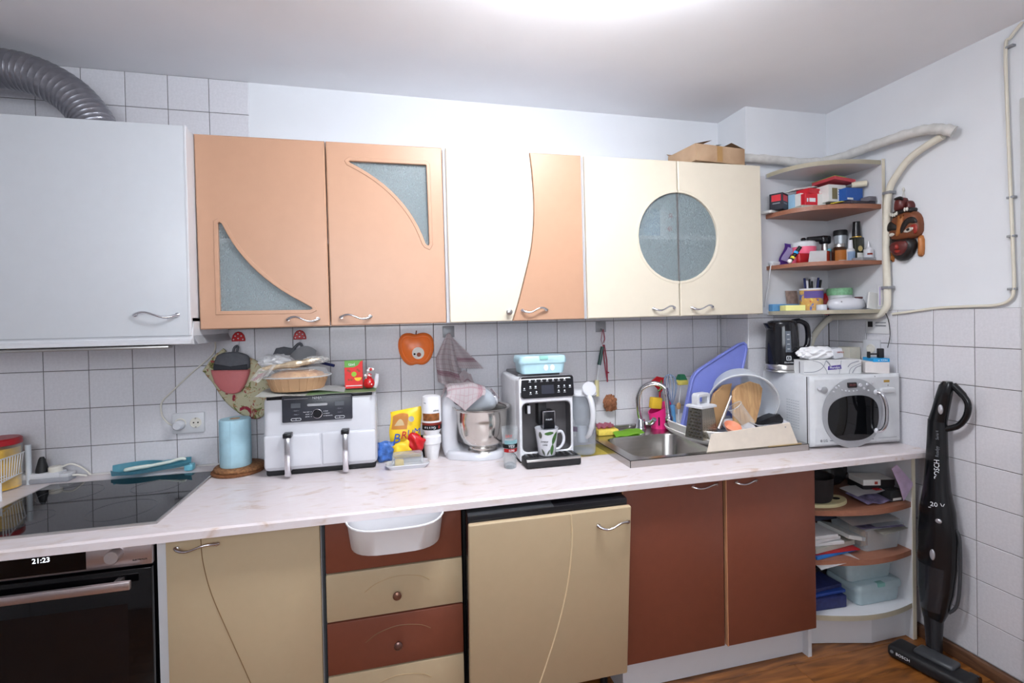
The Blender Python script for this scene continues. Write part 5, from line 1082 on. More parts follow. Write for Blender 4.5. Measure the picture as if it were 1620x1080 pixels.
obj('blade', plate(nb(), [(1.912, 1.07), (1.935, 1.045), (1.965, 1.01), (1.995, 1.045), (1.985, 1.085), (1.945, 1.095)], [], -.070, -.064, bev=.002), 'lid_red', u2); obj('green_rim', tube(nb(), spline([(1.948, -.071, 1.02), (1.968, -.071, 1.04), (1.966, -.071, 1.075)], 4), .004, 6), 'leaf_green', u2); obj('shaft', tube(nb(), [(1.96, -.067, 1.02), (1.955, -.075, .87)], .005, 8), 'lid_red', u2)
wk = thing('whisk', 'blue-handled balloon whisk standing in the drying rack', 'whisk', (1.99, -.13, .88))
P('whisk_blue', 92, 150, 200, .35); P('whisk_wire', 150, 170, 200, .25, metal=.3)
obj('handle', tube(nb(), [(1.995, -.135, .872), (1.990, -.130, .960)], [.011, .012], 12), 'whisk_blue', wk)
for k in range(5):
    a = PI*k/5; ca, sa = math.cos(a), math.sin(a); pts = []
    for i in range(17):
        tt = i/16; wr = .034*math.sin(PI*tt)**.8*math.copysign(1, 1); s_ = -math.cos(PI*tt); rad = .036*(math.sin(PI*tt)**.55)*(1 if tt < .5 else -1)
        hh = math.sin(PI*tt)
        rad = .036*math.sin(2*PI*tt)*(.9 if True else 1)
        pts.append((1.990-.012*hh+rad*ca*.95, -.130+rad*sa*.95, .958+.152*hh))
    obj('wire', tube(nb(), pts, .0016, 5), 'whisk_wire', wk)
db = thing('dish_brush', 'green and yellow sponge brush standing in the drying rack', 'brush', (2.03, -.13, .88))
obj('sponge_pad', bx(nb(), 2.020, 2.072, -.145, -.105, 1.055, 1.080, r=.005), P('pad_yellow', 198, 184, 90, .9), db)
obj('green_pad', loft([[(2.046+a_*.022*1.0, -.125+b_*.018, 1.080) for a_, b_ in ((-1, -1), (1, -1), (1, 1), (-1, 1))], [(2.046+a_*.012, -.125+b_*.012, 1.106) for a_, b_ in ((-1, -1), (1, -1), (1, 1), (-1, 1))]]), P('pad_green', 30, 96, 66, .9), db); obj('stem', tube(nb(), [(2.044, -.125, 1.056), (2.018, -.13, .88)], .0035, 8), 'white_plastic', db)
ws = thing('wooden_spoon', 'small wooden spoon with white handle in the drying rack', 'spoon', (2.01, -.15, .88)); obj('bowl', ball(nb(), (2.013, -.150, .955), .013, .006, .018), 'beech_wood', ws); obj('handle', tube(nb(), [(2.013, -.150, .942), (2.011, -.150, .875)], .004, 8), 'white_plastic', ws)
# dish rack
dr_ = thing('dish_rack', 'white oval dish drying rack on the sink drainer', 'dish rack', (2.15, -.3, SZ))
P('rack_white', 242, 240, 237, .35)
def rk(s, dx=0): 
    o = []
    x0, x1, y0, y1 = 1.912, 2.372, -.522, -.095
    for i in range(40):
        a = 2*PI*i/40; c, sn = math.cos(a), math.sin(a); ex = .5 if c < 0 else .35
        o.append(((x0+x1)/2+(x1-x0)/2*s*math.copysign(abs(c)**ex, c)+dx, (y0+y1)/2+(y1-y0)/2*s*math.copysign(abs(sn)**.62, sn)))
    return o
def ringset(spec): 
    tt = bmesh.new(); R_ = [[tt.verts.new((x, y, z)) for x, y in rk(s)] for s, z in spec]
    for Q, W in zip(R_, R_[1:]):
        for i in range(len(Q)): tt.faces.new((Q[i], Q[(i+1) % len(Q)], W[(i+1) % len(Q)], W[i]))
    return tt, R_
tt, R_ = ringset([(.90, SZ+.020), (.93, SZ+.022), (.985, SZ+.056), (1.0, SZ+.062), (.985, SZ+.066), (.955, SZ+.062), (.90, SZ+.026)]); tt.faces.new(R_[0][::-1]); tt.faces.new(R_[-1]); bmesh.ops.recalc_face_normals(tt, faces=tt.faces[:]); obj('basket', join(nb(), tt), 'rack_white', dr_, smooth=50)
tt, R_ = ringset([(.93, SZ+.004), (1.0, SZ+.018), (1.02, SZ+.030), (1.005, SZ+.032), (.98, SZ+.02), (.90, SZ+.008)]); tt.faces.new(R_[0][::-1]); tt.faces.new(R_[-1]); bmesh.ops.recalc_face_normals(tt, faces=tt.faces[:]); obj('drip_tray', join(nb(), tt), 'rack_white', dr_, smooth=50)
for i in range(9): obj('peg', tube(nb(), [(2.0+.04*i, -.20, SZ+.024), (2.0+.04*i, -.20, SZ+.075)], .0028, 6), 'rack_white', dr_)
fb = thing('splash_guard', 'cream splash board leaning along the front of the dish rack', 'board', (2.1, -.55, SZ))
q = [(1.892, SZ+.001), (2.330, SZ+.001), (2.292, .935), (1.915, .914)]
obj('board', plate(nb(), q, [], -.549, -.543, M=RM(-.03, 'X', (2.1, -.545, SZ)), bev=.001), P('board_cream', 226, 214, 198, .45), fb, smooth=0)
disc(fb, 'rivet', 2.268, -.5475, .918, .003, 'hook_grey', 8)
gold = obj('gold_strip', bx(nb(), 2.18, 2.345, -.553, -.544, SZ, SZ+.003), P('strip_tan', 176, 150, 110, .5), fb)
# big blue board standing in the rack
bb = thing('blue_board', 'large blue plastic chopping board standing tilted in the rack', 'chopping board', (2.1, -.28, .87))
P('board_blue', 112, 122, 192, .4)
def pl(px, pz): return (px, pz)
bo = [(1.925, .872), (1.972, .99), (2.008, 1.085), (2.020, 1.112), (2.040, 1.135), (2.070, 1.154), (2.19, 1.213), (2.302, 1.266), (2.328, 1.270), (2.342, 1.257), (2.342, 1.232), (2.30, 1.13), (2.235, .99), (2.195, .90), (2.18, .872)]
Mb = RM(-.20, 'X', (2.1, -.30, .87)); obj('board', plate(nb(), bo, [], -.302, -.288, M=Mb, bev=.004), 'board_blue', bb, smooth=40); obj('lip', plate(nb(), bo, [inset(bo, .010)], -.309, -.30, M=Mb, bev=.002), 'board_blue', bb, smooth=40)
# translucent bowl standing on edge
bw = thing('plastic_bowl', 'large translucent plastic bowl standing on edge in the rack', 'bowl', (2.22, -.33, .90))
axis = Vector((-.42, -.80, -.42)).normalized(); Mq = axis.to_track_quat('Z', 'Y').to_matrix().to_4x4()
bowl_glass = glassy('bowl_frosted', (.93, .95, .97), (.82, .86, .90), .3, .30, .75)
obj('bowl_wall', lathe(nb(), [(0, -.115), (.095, -.115), (.112, -.108), (.142, 0), (.148, .002), (.149, .006), (.141, .006), (.110, -.104), (.095, -.111), (0, -.111)], (2.178, -.400, 1.004), 48, Mq), 'bowl_frosted', bw, smooth=50)
bm = tube(nb(), [Vector((2.178, -.400, 1.004))+(Mq @ Vector((.147*math.cos(2*PI*i/48), .147*math.sin(2*PI*i/48), .004))) for i in range(48)], .0035, 6, closed=True); obj('rim', bm, glassy('bowl_rim', (.9, .92, .94), (.88, .9, .92), .25, .6, .9), bw, smooth=60)
# wooden boards
def board(label, outl, y, tilt, m, th=.014):
    M_ = RM(tilt, 'X', (2.1, y, .90)); t = thing('cutting_board', label, 'cutting board', (2.1, y, .9)); obj('board', plate(nb(), outl, [], y, y+th, M=M_, bev=.002), m, t, smooth=30); return t
board('pale beech cutting board with clipped corners in the dish rack', [(2.105, .895), (2.205, .895), (2.255, 1.00), (2.275, 1.065), (2.262, 1.085), (2.215, 1.10), (2.150, 1.085), (2.125, 1.062), (2.118, 1.03)], -.440, -.18, 'beech_wood')
P('board_shade', 168, 132, 92, .6, noise=.1, nscale=20); board('darker wooden cutting board behind the grater', [(2.005, .90), (2.07, .90), (2.13, 1.05), (2.145, 1.09), (2.10, 1.085), (2.05, 1.05), (2.02, .99)], -.405, -.16, 'board_shade')
# box grater
gt = thing('box_grater', 'steel box grater with white top handle in the dish rack', 'grater', (1.95, -.44, .90))
P('grater_steel', 184, 180, 170, .25, metal=1.0)
g0, g1 = SZ+.03, 1.005
def sq(cx1, cy1, rx, ry, z, rot=.30): return [(cx1+(a*math.cos(rot)-b*math.sin(rot)), cy1+(a*math.sin(rot)+b*math.cos(rot)), z) for a, b in ((-rx, -ry), (rx, -ry), (rx, ry), (-rx, ry))]
gc = (1.950, -.425); obj('steel_body', loft([sq(*gc, .050, .046, g0), sq(*gc, .037, .034, g1)], False, False), 'grater_steel', gt, smooth=0)
hm = nb(); rot = .30
for r in range(9):
    for c in range(4):
        v = r/8; rx = .050-.013*v; ry = .046-.012*v; u = (c+.5+(.5 if r % 2 else 0))/4.5*2-1; b_, a_ = u*ry*.86, -rx-.001; z = g0+.012+(g1-g0-.02)*v
        ball(hm, (gc[0]+a_*math.cos(rot)-b_*math.sin(rot), gc[1]+a_*math.sin(rot)+b_*math.cos(rot), z), .0028, .0052, .0036, 6)
obj('teeth', hm, P('teeth_dark', 96, 90, 78, .35, metal=.9), gt)
hm = nb()
for r in range(12):
    for c in range(5):
        v = r/11; rx = .050-.013*v; ry = .046-.012*v; u = (c+.5)/5*2-1; a_, b_ = u*rx*.85, -ry-.0008; z = g0+.01+(g1-g0-.02)*v
        ball(hm, (gc[0]+a_*math.cos(rot)-b_*math.sin(rot), gc[1]+a_*math.sin(rot)+b_*math.cos(rot), z), .0016, .0022, .0016, 5)
obj('fine_teeth', hm, 'grater_steel', gt)
obj('collar', loft([sq(*gc, .048, .042, g1-.002), sq(*gc, .048, .042, g1+.006), sq(*gc, .042, .037, g1+.010)]), 'white_plastic', gt, smooth=0)
Mg = Matrix.Translation((gc[0], gc[1], 0)) @ Matrix.Rotation(rot, 4, 'Z'); obj('grip', plate(nb(), rrect(-.040, .040, g1+.004, g1+.058, .014), [rrect(-.026, .026, g1+.012, g1+.042, .006)], -.016, .016, M=Mg, bev=.003), 'white_plastic', gt, smooth=40)
# cutlery and small dishes in the rack
kf = obj('bread_knife', tube(nb(), [(2.017, -0.45, 0.908), (2.066, -0.44, 0.993), (2.097, -0.43, 1.042)], [.0075, .006, .0045], 8), 'satin_steel'); tag(kf, 'steel knife sharpener leaning against the cutting board', 'knife')
pb = obj('orange_bowl', lathe(nb(), [(0, 0), (.025, 0), (.036, .02), (.034, .02), (.023, .004), (0, .004)], (2.065, -.47, SZ+.064), 24, Matrix.Rotation(.5, 4, 'X')), P('bowl_orange', 232, 150, 118, .4), smooth=50); tag(pb, 'small bowl with an orange inside lying in the rack', 'bowl')
wp = obj('saucer', lathe(nb(), [(0, 0), (.04, 0), (.07, .012), (.0705, .015), (.04, .005), (0, .005)], (2.11, -.455, SZ+.060), 32, Matrix.Rotation(.25, 4, 'X')), 'white_gloss', smooth=50); tag(wp, 'white saucer lying in the front of the dish rack', 'saucer')
clr = thing('clear_beaker', 'clear plastic beaker lying tilted in the rack', 'beaker', (2.13, -.44, .93)); obj('wall', tube(nb(), [(2.097, -0.45, 1.001), (2.155, -0.47, 0.919)], [.032, .026], 20, caps=False), 'clear_plastic', clr); bm = tube(nb(), [Vector((2.097, -0.45, 1.001))+((Vector((2.155, -0.47, 0.919))-Vector((2.097, -0.45, 1.001))).to_track_quat('Z', 'Y').to_matrix() @ Vector((.032*math.cos(2*PI*i/24), .032*math.sin(2*PI*i/24), 0))) for i in range(24)], .0018, 5, closed=True); obj('rim', bm, 'rim_plastic', clr)
ph_ = obj('pan_handle', loft([[(2.195+.012*a_, -.42+.02*b_, .905+.006*c_) for a_, b_, c_ in ((0, -1, -1), (0, 1, -1), (0, 1, 1), (0, -1, 1))], [(2.275, -.44+.024*b_, .932+.014*c_) for b_, c_ in ((-1, -1), (1, -1), (1, 1), (-1, 1))], [(2.315, -.44+.024*b_, .936+.018*c_) for b_, c_ in ((-1, -1), (1, -1), (1, 1), (-1, 1))], [(2.337, -.44+.020*b_, .918+.014*c_) for b_, c_ in ((-1, -1), (1, -1), (1, 1), (-1, 1))]]), 'black_plastic', smooth=40); tag(ph_, 'black plastic pan handle at the right end of the rack', 'pan handle')
wp2 = obj('white_plate', lathe(nb(), [(0, 0), (.05, 0), (.085, .016), (.0855, .019), (.05, .005), (0, .005)], (2.265, -.455, SZ+.062), 36, Matrix.Rotation(.16, 4, 'X')), 'white_gloss', smooth=50); tag(wp2, 'white plate lying under the black pan handle', 'plate')

# ---------------------------------------------------------------- microwave (front turned a little to the left wall)
mw = thing('microwave', 'white microwave oven with a round dark door window', 'microwave', (2.62, -.42, ZT))
MO = Vector((2.395, -.556, 0)); MA = -.09; MW, MD, MZ0, MZ1 = .442, .32, ZT+.012, 1.124
MM = Matrix.Translation(MO) @ Matrix.Rotation(MA, 4, 'Z')
P('oven_white', 212, 214, 217, .3); P('oven_silver', 172, 174, 178, .3, metal=.35); P('door_glass_black', 12, 13, 16, .05, noise=0)
mb = obj('cabinet', bx(nb(), 0, MW-.004, .028, MD, MZ0, MZ1, r=.006, M=MM), 'oven_white', mw, smooth=30)
obj('seam', bx(nb(), -.0004, MW-.003, .024, .029, MZ0+.002, MZ1-.002, M=MM), 'dark_gap', mw)
t = bmesh.new(); nx_ = 20; prof = [(-.001, .024), (0, .006), (.006, .0)]
def bulge(x, z): return -.016*max(0, math.sin(PI*min(1, max(0, x/.33))))**.8*max(0, math.sin(PI*min(1, max(0, (z-MZ0)/(MZ1-MZ0)))))**.5
def fr_pt(u, v): x = MW*u; z = MZ0-.004+(MZ1-MZ0+.004)*v; e = min(u*MW, MW-u*MW, v*(MZ1-MZ0), (1-v)*(MZ1-MZ0)); r_ = .012*max(0, 1-e/.012)**2; return Vector((x, bulge(x, z)+r_, z))
bm = nb(); g = [[bm.verts.new(fr_pt(i/34, j/24)) for j in range(25)] for i in range(35)]
for i in range(34):
    for j in range(24): bm.faces.new((g[i][j], g[i+1][j], g[i+1][j+1], g[i][j+1]))
bd_ = [g[i][0] for i in range(35)]+[g[34][j] for j in range(1, 25)]+[g[i][24] for i in range(33, -1, -1)]+[g[0][j] for j in range(23, 0, -1)]
bk_ = [bm.verts.new((v.co.x, .025, v.co.z)) for v in bd_]
for i in range(len(bd_)): bm.faces.new((bd_[i], bd_[(i+1) % len(bd_)], bk_[(i+1) % len(bk_)], bk_[i]))
bm.faces.new(bk_); bmesh.ops.recalc_face_normals(bm, faces=bm.faces[:]); bm.transform(MM); fd = obj('front', bm, 'oven_white', mw, smooth=40)
def surf(name, outl, hls, m, off, parent, th=.003):
    """a flat-cut piece laid on the bulging front"""
    t = plate(nb(), outl, hls, 0, th)
    for v in t.verts: v.co.y = bulge(v.co.x, v.co.z)-off+v.co.y
    t.transform(MM); return obj(name, t, m, parent, smooth=40)
dcx, dcz, dr0 = .190, .955, .146
def oval(rx, rz, n=48, top=1.0): return [(dcx+rx*math.cos(2*PI*i/n), dcz+rz*math.sin(2*PI*i/n)*(top if math.sin(2*PI*i/n) > 0 else 1)) for i in range(n)]
def subdiv_ring(r1, r2, name, m, off, parent):
    bm = nb(); n = 56; k = 6; rows = []
    for a in range(k+1):
        s = a/k; rows.append([bm.verts.new((lambda x, z: (x, bulge(x, z)-off, z))(dcx+(r1[0]+(r2[0]-r1[0])*s)*math.cos(2*PI*i/n), dcz+(r1[1]+(r2[1]-r1[1])*s)*math.sin(2*PI*i/n)+(r1[2]+(r2[2]-r1[2])*s))) for i in range(n)])
    for Q, W in zip(rows, rows[1:]):
        for i in range(n): bm.faces.new((Q[i], Q[(i+1) % n], W[(i+1) % n], W[i]))
    bmesh.ops.recalc_face_normals(bm, faces=bm.faces[:]); bmesh.ops.solidify(bm, geom=bm.faces[:], thickness=.002); bm.transform(MM); return obj(name, bm, m, parent, smooth=50)
ring = subdiv_ring((.150, .150, .008), (.10, .075, -.010), 'door_ring', 'oven_silver', .005, fd)
bm = nb(); n_ = 56; rows = []
def dwin(s, i): a = 2*PI*i/n_; c, q = math.cos(a), math.sin(a); return dcx+.127*s*math.copysign(abs(c)**.82, c), dcz-.010+s*(.096*abs(q)**.72 if q > 0 else -.100*abs(q)**.9)
for s in (1, .8, .6, .4, .2, .02): rows.append([bm.verts.new((lambda x, z: (x, bulge(x, z)-.0062, z))(*dwin(s, i))) for i in range(n_)])
for Q, W in zip(rows, rows[1:]):
    for i in range(n_): bm.faces.new((Q[i], Q[(i+1) % n_], W[(i+1) % n_], W[i]))
bm.faces.new(rows[-1]); bmesh.ops.recalc_face_normals(bm, faces=bm.faces[:]); bmesh.ops.solidify(bm, geom=bm.faces[:], thickness=.002); bm.transform(MM); obj('door_window', bm, 'door_glass_black', fd, smooth=50)
def on_front(x, z, off): return MM @ Matrix.Translation((x, bulge(x, z)-off, z)) @ Matrix.Rotation(PI/2, 4, 'X')
def btn(x, z, r, m, name='button', off=.004, th=.004):
    return obj(name, lathe(nb(), [(0, th), (r*.85, th), (r, th*.6), (r, 0), (0, 0)], (0, 0, 0), 14, on_front(x, z, off)), m, fd, smooth=40)
mat('oven_display', (.05, .03, .03), .2)
dsp = surf('clock_display', rrect(.158, .203, 1.074, 1.096, .004), [], P('display_black', 34, 26, 28, .2), .008, fd, .003)
text('clock_digits', '88:88', .014, P('digit_dim', 110, 60, 60, .4), fd, on_front(.181, 1.085, .0085))
btn(.052, 1.068, .015, 'oven_silver'); btn(.030, 1.076, .010, 'white_gloss')
for x, z, r in ((.092, 1.06, .004), (.105, 1.076, .005), (.118, 1.083, .004), (.222, 1.083, .008), (.240, 1.068, .006), (.262, 1.058, .004), (.130, 1.066, .003), (.148, 1.062, .003), (.165, 1.060, .003), (.185, 1.060, .003), (.203, 1.062, .003), (.258, 1.085, .006), (.288, 1.088, .005)): btn(x, z, r, 'white_gloss')
surf('orange_badge', rrect(.262, .282, 1.060, 1.084, .006), [], P('badge_orange', 226, 160, 90, .4), .003, fd, .003); obj('label_gold', bx(nb(), .352, .380, -.0008, .0, 1.088, 1.098, M=MM), P('gold', 196, 156, 70, .3, metal=.6), fd)
text('lettering', 'LG', .016, 'print_grey', fd, on_front(.060, MZ0+.024, .0012)); btn(.040, MZ0+.024, .0055, 'hook_grey', 'emblem', .001, .001); text('lettering', 'wave', .009, 'print_grey', fd, on_front(.088, MZ0+.024, .0012)); text('lettering', 'solar', .010, 'print_grey', fd, on_front(.286, MZ0+.02, .0012))
obj('panel_line', bx(nb(), .308, .3095, -.0009, .002, MZ0+.006, MZ1-.006, M=MM), 'hook_grey', fd)
obj('release_pad', bx(nb(), .328, .398, -.012, .002, 1.042, 1.066, r=.009, seg=3, M=MM), 'oven_white', fd, smooth=50); btn(.372, 1.075, .003, 'hook_grey', 'sensor', .001, .001)
obj('panel_line', bx(nb(), .322, .414, -.0009, .002, MZ0+.020, MZ0+.0215, M=MM), 'hook_grey', fd)
hp = spline([(.300, -.006, 1.050), (.312, -.030, 1.042), (.322, -.040, 1.0), (.324, -.042, .96), (.320, -.040, .915), (.310, -.028, .885), (.300, -.006, .880)], 6)
hh = obj('handle', tube(nb(), [MM @ p for p in hp], .0075, 12), 'chrome', fd, smooth=60)
for z in (1.048, .882): obj('handle_cap', ball(nb(), MM @ Vector((.301, -.008, z)), .012, n=12), 'white_gloss', hh, smooth=60)
bm = nb()
for r in range(11):
    for c in range(6): bx(bm, -.0012, .002, .075+.014*c, .084+.014*c, .885+.012*r, .8885+.012*r, M=MM)
obj('side_vents', bm, P('vent_grey', 178, 182, 188, .5), mw)
for x, y in ((.03, .05), (MW-.04, .05), (.03, MD-.03), (MW-.04, MD-.03)): obj('foot', tube(nb(), [MM @ Vector((x, y, ZT)), MM @ Vector((x, y, MZ0+.002))], .012, 12), 'black_matte', mw)
# ---------------------------------------------------------------- on the microwave
ZMW = MZ1+.0005
kt = thing('electric_kettle', 'black electric kettle with a water gauge on a steel base', 'kettle', (2.450, -.335, ZMW))
KC = (2.450, -.335)
P('kettle_black', 20, 21, 26, .12, noise=0)
obj('base', lathe(nb(), [(0, 0), (.076, 0), (.078, .003), (.076, .010), (.070, .013), (0, .013)], (*KC, ZMW), 36), 'satin_steel', kt, smooth=40)
obj('steel_band', lathe(nb(), [(.0705, .012), (.0735, .013), (.0735, .034), (.0725, .036), (.0705, .036)], (*KC, ZMW), 36), 'satin_steel', kt, smooth=40)
obj('body', lathe(nb(), [(0, .034), (.0720, .034), (.0735, .05), (.0700, .14), (.0660, .205), (.0640, .226), (.060, .236), (.045, .241), (0, .242)], (*KC, ZMW), 40), 'kettle_black', kt, smooth=50)
sp3 = loft([[(KC[0]-.055, KC[1]-.028, ZMW+.19), (KC[0]-.055, KC[1]+.028, ZMW+.19), (KC[0]-.05, KC[1]+.030, ZMW+.232), (KC[0]-.05, KC[1]-.030, ZMW+.232)], [(KC[0]-.078, KC[1]-.014, ZMW+.205), (KC[0]-.078, KC[1]+.014, ZMW+.205), (KC[0]-.084, KC[1]+.017, ZMW+.229), (KC[0]-.084, KC[1]-.017, ZMW+.229)], [(KC[0]-.088, KC[1]-.005, ZMW+.217), (KC[0]-.088, KC[1]+.005, ZMW+.217), (KC[0]-.098, KC[1]+.008, ZMW+.229), (KC[0]-.098, KC[1]-.008, ZMW+.229)]]); obj('spout', sp3, 'kettle_black', kt, smooth=50)
hpts = spline([(KC[0]+.050, KC[1]-.012, ZMW+.232), (KC[0]+.085, KC[1]-.018, ZMW+.236), (KC[0]+.116, KC[1]-.024, ZMW+.215), (KC[0]+.124, KC[1]-.025, ZMW+.165), (KC[0]+.118, KC[1]-.024, ZMW+.120), (KC[0]+.100, KC[1]-.02, ZMW+.102), (KC[0]+.066, KC[1]-.014, ZMW+.10)], 6)
kh = obj('handle', tube(nb(), hpts, .0125, 10), 'kettle_black', kt, smooth=60); obj('handle_cap', tube(nb(), [p+Vector((p.x-KC[0]-.07, 0, p.z-ZMW-.17)).normalized()*.009 for p in hpts[5:31]], .0095, 8), 'oven_silver', kh, smooth=60)
gz = lambda z: .0735-.0035*(z-.05)/.09 if z < .14 else .07-.004*(z-.14)/.065
def gauge(z0, z1, a, wd, m, name, off=.001):
    return obj(name, sheet(nb(), lambda u, v: Vector((KC[0]+(gz(z0+(z1-z0)*v)+off)*math.cos(a+wd*(u-.5)), KC[1]+(gz(z0+(z1-z0)*v)+off)*math.sin(a+wd*(u-.5)), ZMW+z0+(z1-z0)*v)), 6, 8, .001), m, kt, smooth=60)
gauge(.095, .192, -1.94, .34, P('gauge_grey', 128, 136, 148, .2), 'water_gauge')
for i in range(4): gauge(.108+.022*i, .112+.022*i, -1.94, .16, 'print_white', 'gauge_mark', .0018)
obj('emblem', plate(nb(), rrect(-.010, .010, -.010, .010, .002), [rrect(-.0075, .0075, -.0075, .0075, .001)], 0, .0006, M=Matrix.Translation((KC[0]+.0738*math.cos(-1.94), KC[1]+.0738*math.sin(-1.94), ZMW+.068)) @ Matrix.Rotation(-1.94+PI/2, 4, 'Z')), 'print_white', kt); text('lettering', 'E', .013, 'print_white', kt, Mt_(-1.94, ZMW+.068, .0742, KC)); text('lettering', 'Electrolux', .0095, 'print_white', kt, Mt_(-1.94, ZMW+.048, .0745, KC))
# tissue box
tb = thing('tissue_box', 'white tissue box with grey swirls and a purple logo', 'tissue box', (2.56, -.47, ZMW))
TO = Vector((2.432, -.480, 0)); TA = -.20; TMx = Matrix.Translation(TO) @ Matrix.Rotation(TA, 4, 'Z'); TL, TD, TH_ = .262, .118, .062
obj('carton', bx(nb(), 0, TL, 0, TD, ZMW, ZMW+TH_, r=.001, seg=1, M=TMx), 'paper_white', tb, smooth=0)
P('swirl_grey', 150, 152, 160, .6)
def swirl_line(pts, w_=.0012): return obj('swirl', tube(nb(), [TMx @ Vector((p.x, -.0005, ZMW+p.y)) for p in spline(pts, 6)], w_, 4), 'swirl_grey', tb)
swirl_line([(.0, .01), (.05, .012), (.085, .03), (.10, .06)], .0015); swirl_line([(.04, .06), (.075, .05), (.10, .02), (.105, .0)]); swirl_line([(.10, .06), (.115, .045), (.12, .03)], .003); swirl_line([(.16, .0), (.165, .03), (.17, .06)]); swirl_line([(.20, .03), (.215, .045), (.25, .055)], .002); swirl_line([(.205, .0), (.215, .025), (.26, .045)], .0015); swirl_line([(.22, .002), (.235, .025), (.26, .035)], .002)
obj('side_strip', bx(nb(), -.0008, .0, .03, .034, ZMW+.004, ZMW+.056, M=TMx), 'dark_gap', tb)
obj('logo', plate(nb(), [(.108, .030), (.170, .034), (.168, .052), (.110, .047)], [], -.0012, -.0004, M=TMx @ Matrix.Translation((0, 0, ZMW-.012))), P('logo_purple', 74, 54, 140, .5), tb); text('lettering', 'Floralys', .0150, 'print_white', tb, TMx @ Matrix.Translation((.139, -.0016, ZMW+.0285)) @ Matrix.Rotation(PI/2, 4, 'X') @ Matrix.Rotation(.05, 4, 'Z'))
tsu = thing('tissue_pack', 'crumpled white tissue packet lying on the tissue box', 'tissues', (2.53, -.46, ZMW+TH_))
crumple('tissue', None, None, TMx @ Vector((.10, .058, ZMW+TH_+.027)), (.098, .045, .030), P('tissue_white', 238, 238, 240, .85), 41, .45, parent=tsu)
obj('printed_end', bx(nb(), .155, .20, .02, .08, ZMW+TH_+.003, ZMW+TH_+.048, r=.006, M=TMx @ RM(-.2, 'Y', (.17, 0, ZMW+TH_))), P('pack_end', 206, 208, 214, .6), tsu); text('lettering', 'LINTEO', .009, 'label_redbrown', tsu, TMx @ Matrix.Translation((.180, .018, ZMW+TH_+.032)) @ Matrix.Rotation(PI/2, 4, 'X'))
# white and blue box
wb2 = thing('router_box', 'white carton with a bright blue lid band by the wall', 'box', (2.77, -.52, ZMW))
WMx = Matrix.Translation((2.702, -.540, 0)) @ Matrix.Rotation(-.42, 4, 'Z')
P('carton_pale', 226, 220, 218, .6); P('band_blue', 40, 160, 222, .4)
obj('carton', bx(nb(), 0, .095, 0, .085, ZMW, ZMW+.052, M=WMx), 'carton_pale', wb2, smooth=0); obj('blue_band', bx(nb(), .03, .0965, -.002, .0875, ZMW+.050, ZMW+.066, r=.001, seg=1, M=WMx), 'band_blue', wb2)
text('lettering', 'x- CON', .011, 'print_white', wb2, WMx @ Matrix.Translation((.068, -.0026, ZMW+.058)) @ Matrix.Rotation(PI/2, 4, 'X'))
pap = obj('leaflet', sheet(nb(), lambda u, v: Vector((2.685+.12*u-.01*v, -.560+.12*v, ZMW+.002+.010*v+.03*max(0, v-.5))), 6, 6, .0012), 'paper_white', smooth=60); tag(pap, 'white leaflet propped between the tissue box and the blue carton', 'leaflet')
dg = thing('phone_clip', 'small black phone clip on the blue-banded carton', 'clip', (2.79, -.55, ZMW+.068)); obj('bar', bx(nb(), .028, .070, .03, .036, ZMW+.080, ZMW+.086, M=WMx), 'black_matte', dg); obj('jaw', bx(nb(), .066, .088, .024, .045, ZMW+.0665, ZMW+.108, r=.003, M=WMx), 'black_matte', dg); obj('jaw', bx(nb(), .024, .034, .026, .040, ZMW+.0665, ZMW+.094, r=.002, M=WMx), 'black_matte', dg)
cb1 = obj('black_lead', tube(nb(), spline([(2.815, -0.534, 1.405), (2.83, -0.542, 1.362), (2.835, -0.546, 1.291), (2.82, -0.546, 1.234)], 6), .0018, 6), 'black_matte', smooth=60); tag(cb1, 'thin black lead hanging from the corner shelf to the phone clip', 'cable')
sb_ = obj('cream_box', bx(nb(), 2.770, 2.835, -.40, -.34, ZMW, ZMW+.105, r=.001, seg=1), P('carton_cream', 206, 202, 188, .6), smooth=0); tag(sb_, 'small cream carton standing behind the tissue packet', 'box')
dm = thing('dotted_cup', 'white cup with grey dots upside down behind the tissue box', 'cup', (2.70, -.30, ZMW)); dc = (2.695, -.285); obj('cup', lathe(nb(), [(.041, 0), (.034, .095), (.030, .1), (0, .1), (0, .096), (.029, .096), (.038, 0), (.041, 0)], (*dc, ZMW), 28), 'white_gloss', dm, smooth=50)
for i in range(14): a = -PI*(.15+.7*((i*.37) % 1)); z = .02+.07*((i*.61) % 1); r = .041-.007*z/.095; obj('dot', ball(nb(), (dc[0]+r*math.cos(a), dc[1]+r*math.sin(a), ZMW+z), .0055, n=8), 'hook_grey', dm)
wc = thing('wall_card', 'white card with a grey square fixed to the right wall under the shelf', 'card', (2.845, -.48, 1.33)); wcm = Matrix.Translation((XR-.001, -.478, 1.330)) @ Matrix.Rotation(-PI/2, 4, 'Z') 
obj('card', bx(nb(), -.057, .057, -.003, 0, -.034, .034, M=wcm), 'paper_white', wc, smooth=0); obj('grey_square', bx(nb(), -.046, -.022, -.0036, -.003, -.004, .022, M=wcm), 'label_black', wc)
for z in (.016, .002): obj('print_line', bx(nb(), -.008, .042, -.0036, -.003, z-.003, z+.003, M=wcm), 'hook_grey', wc)
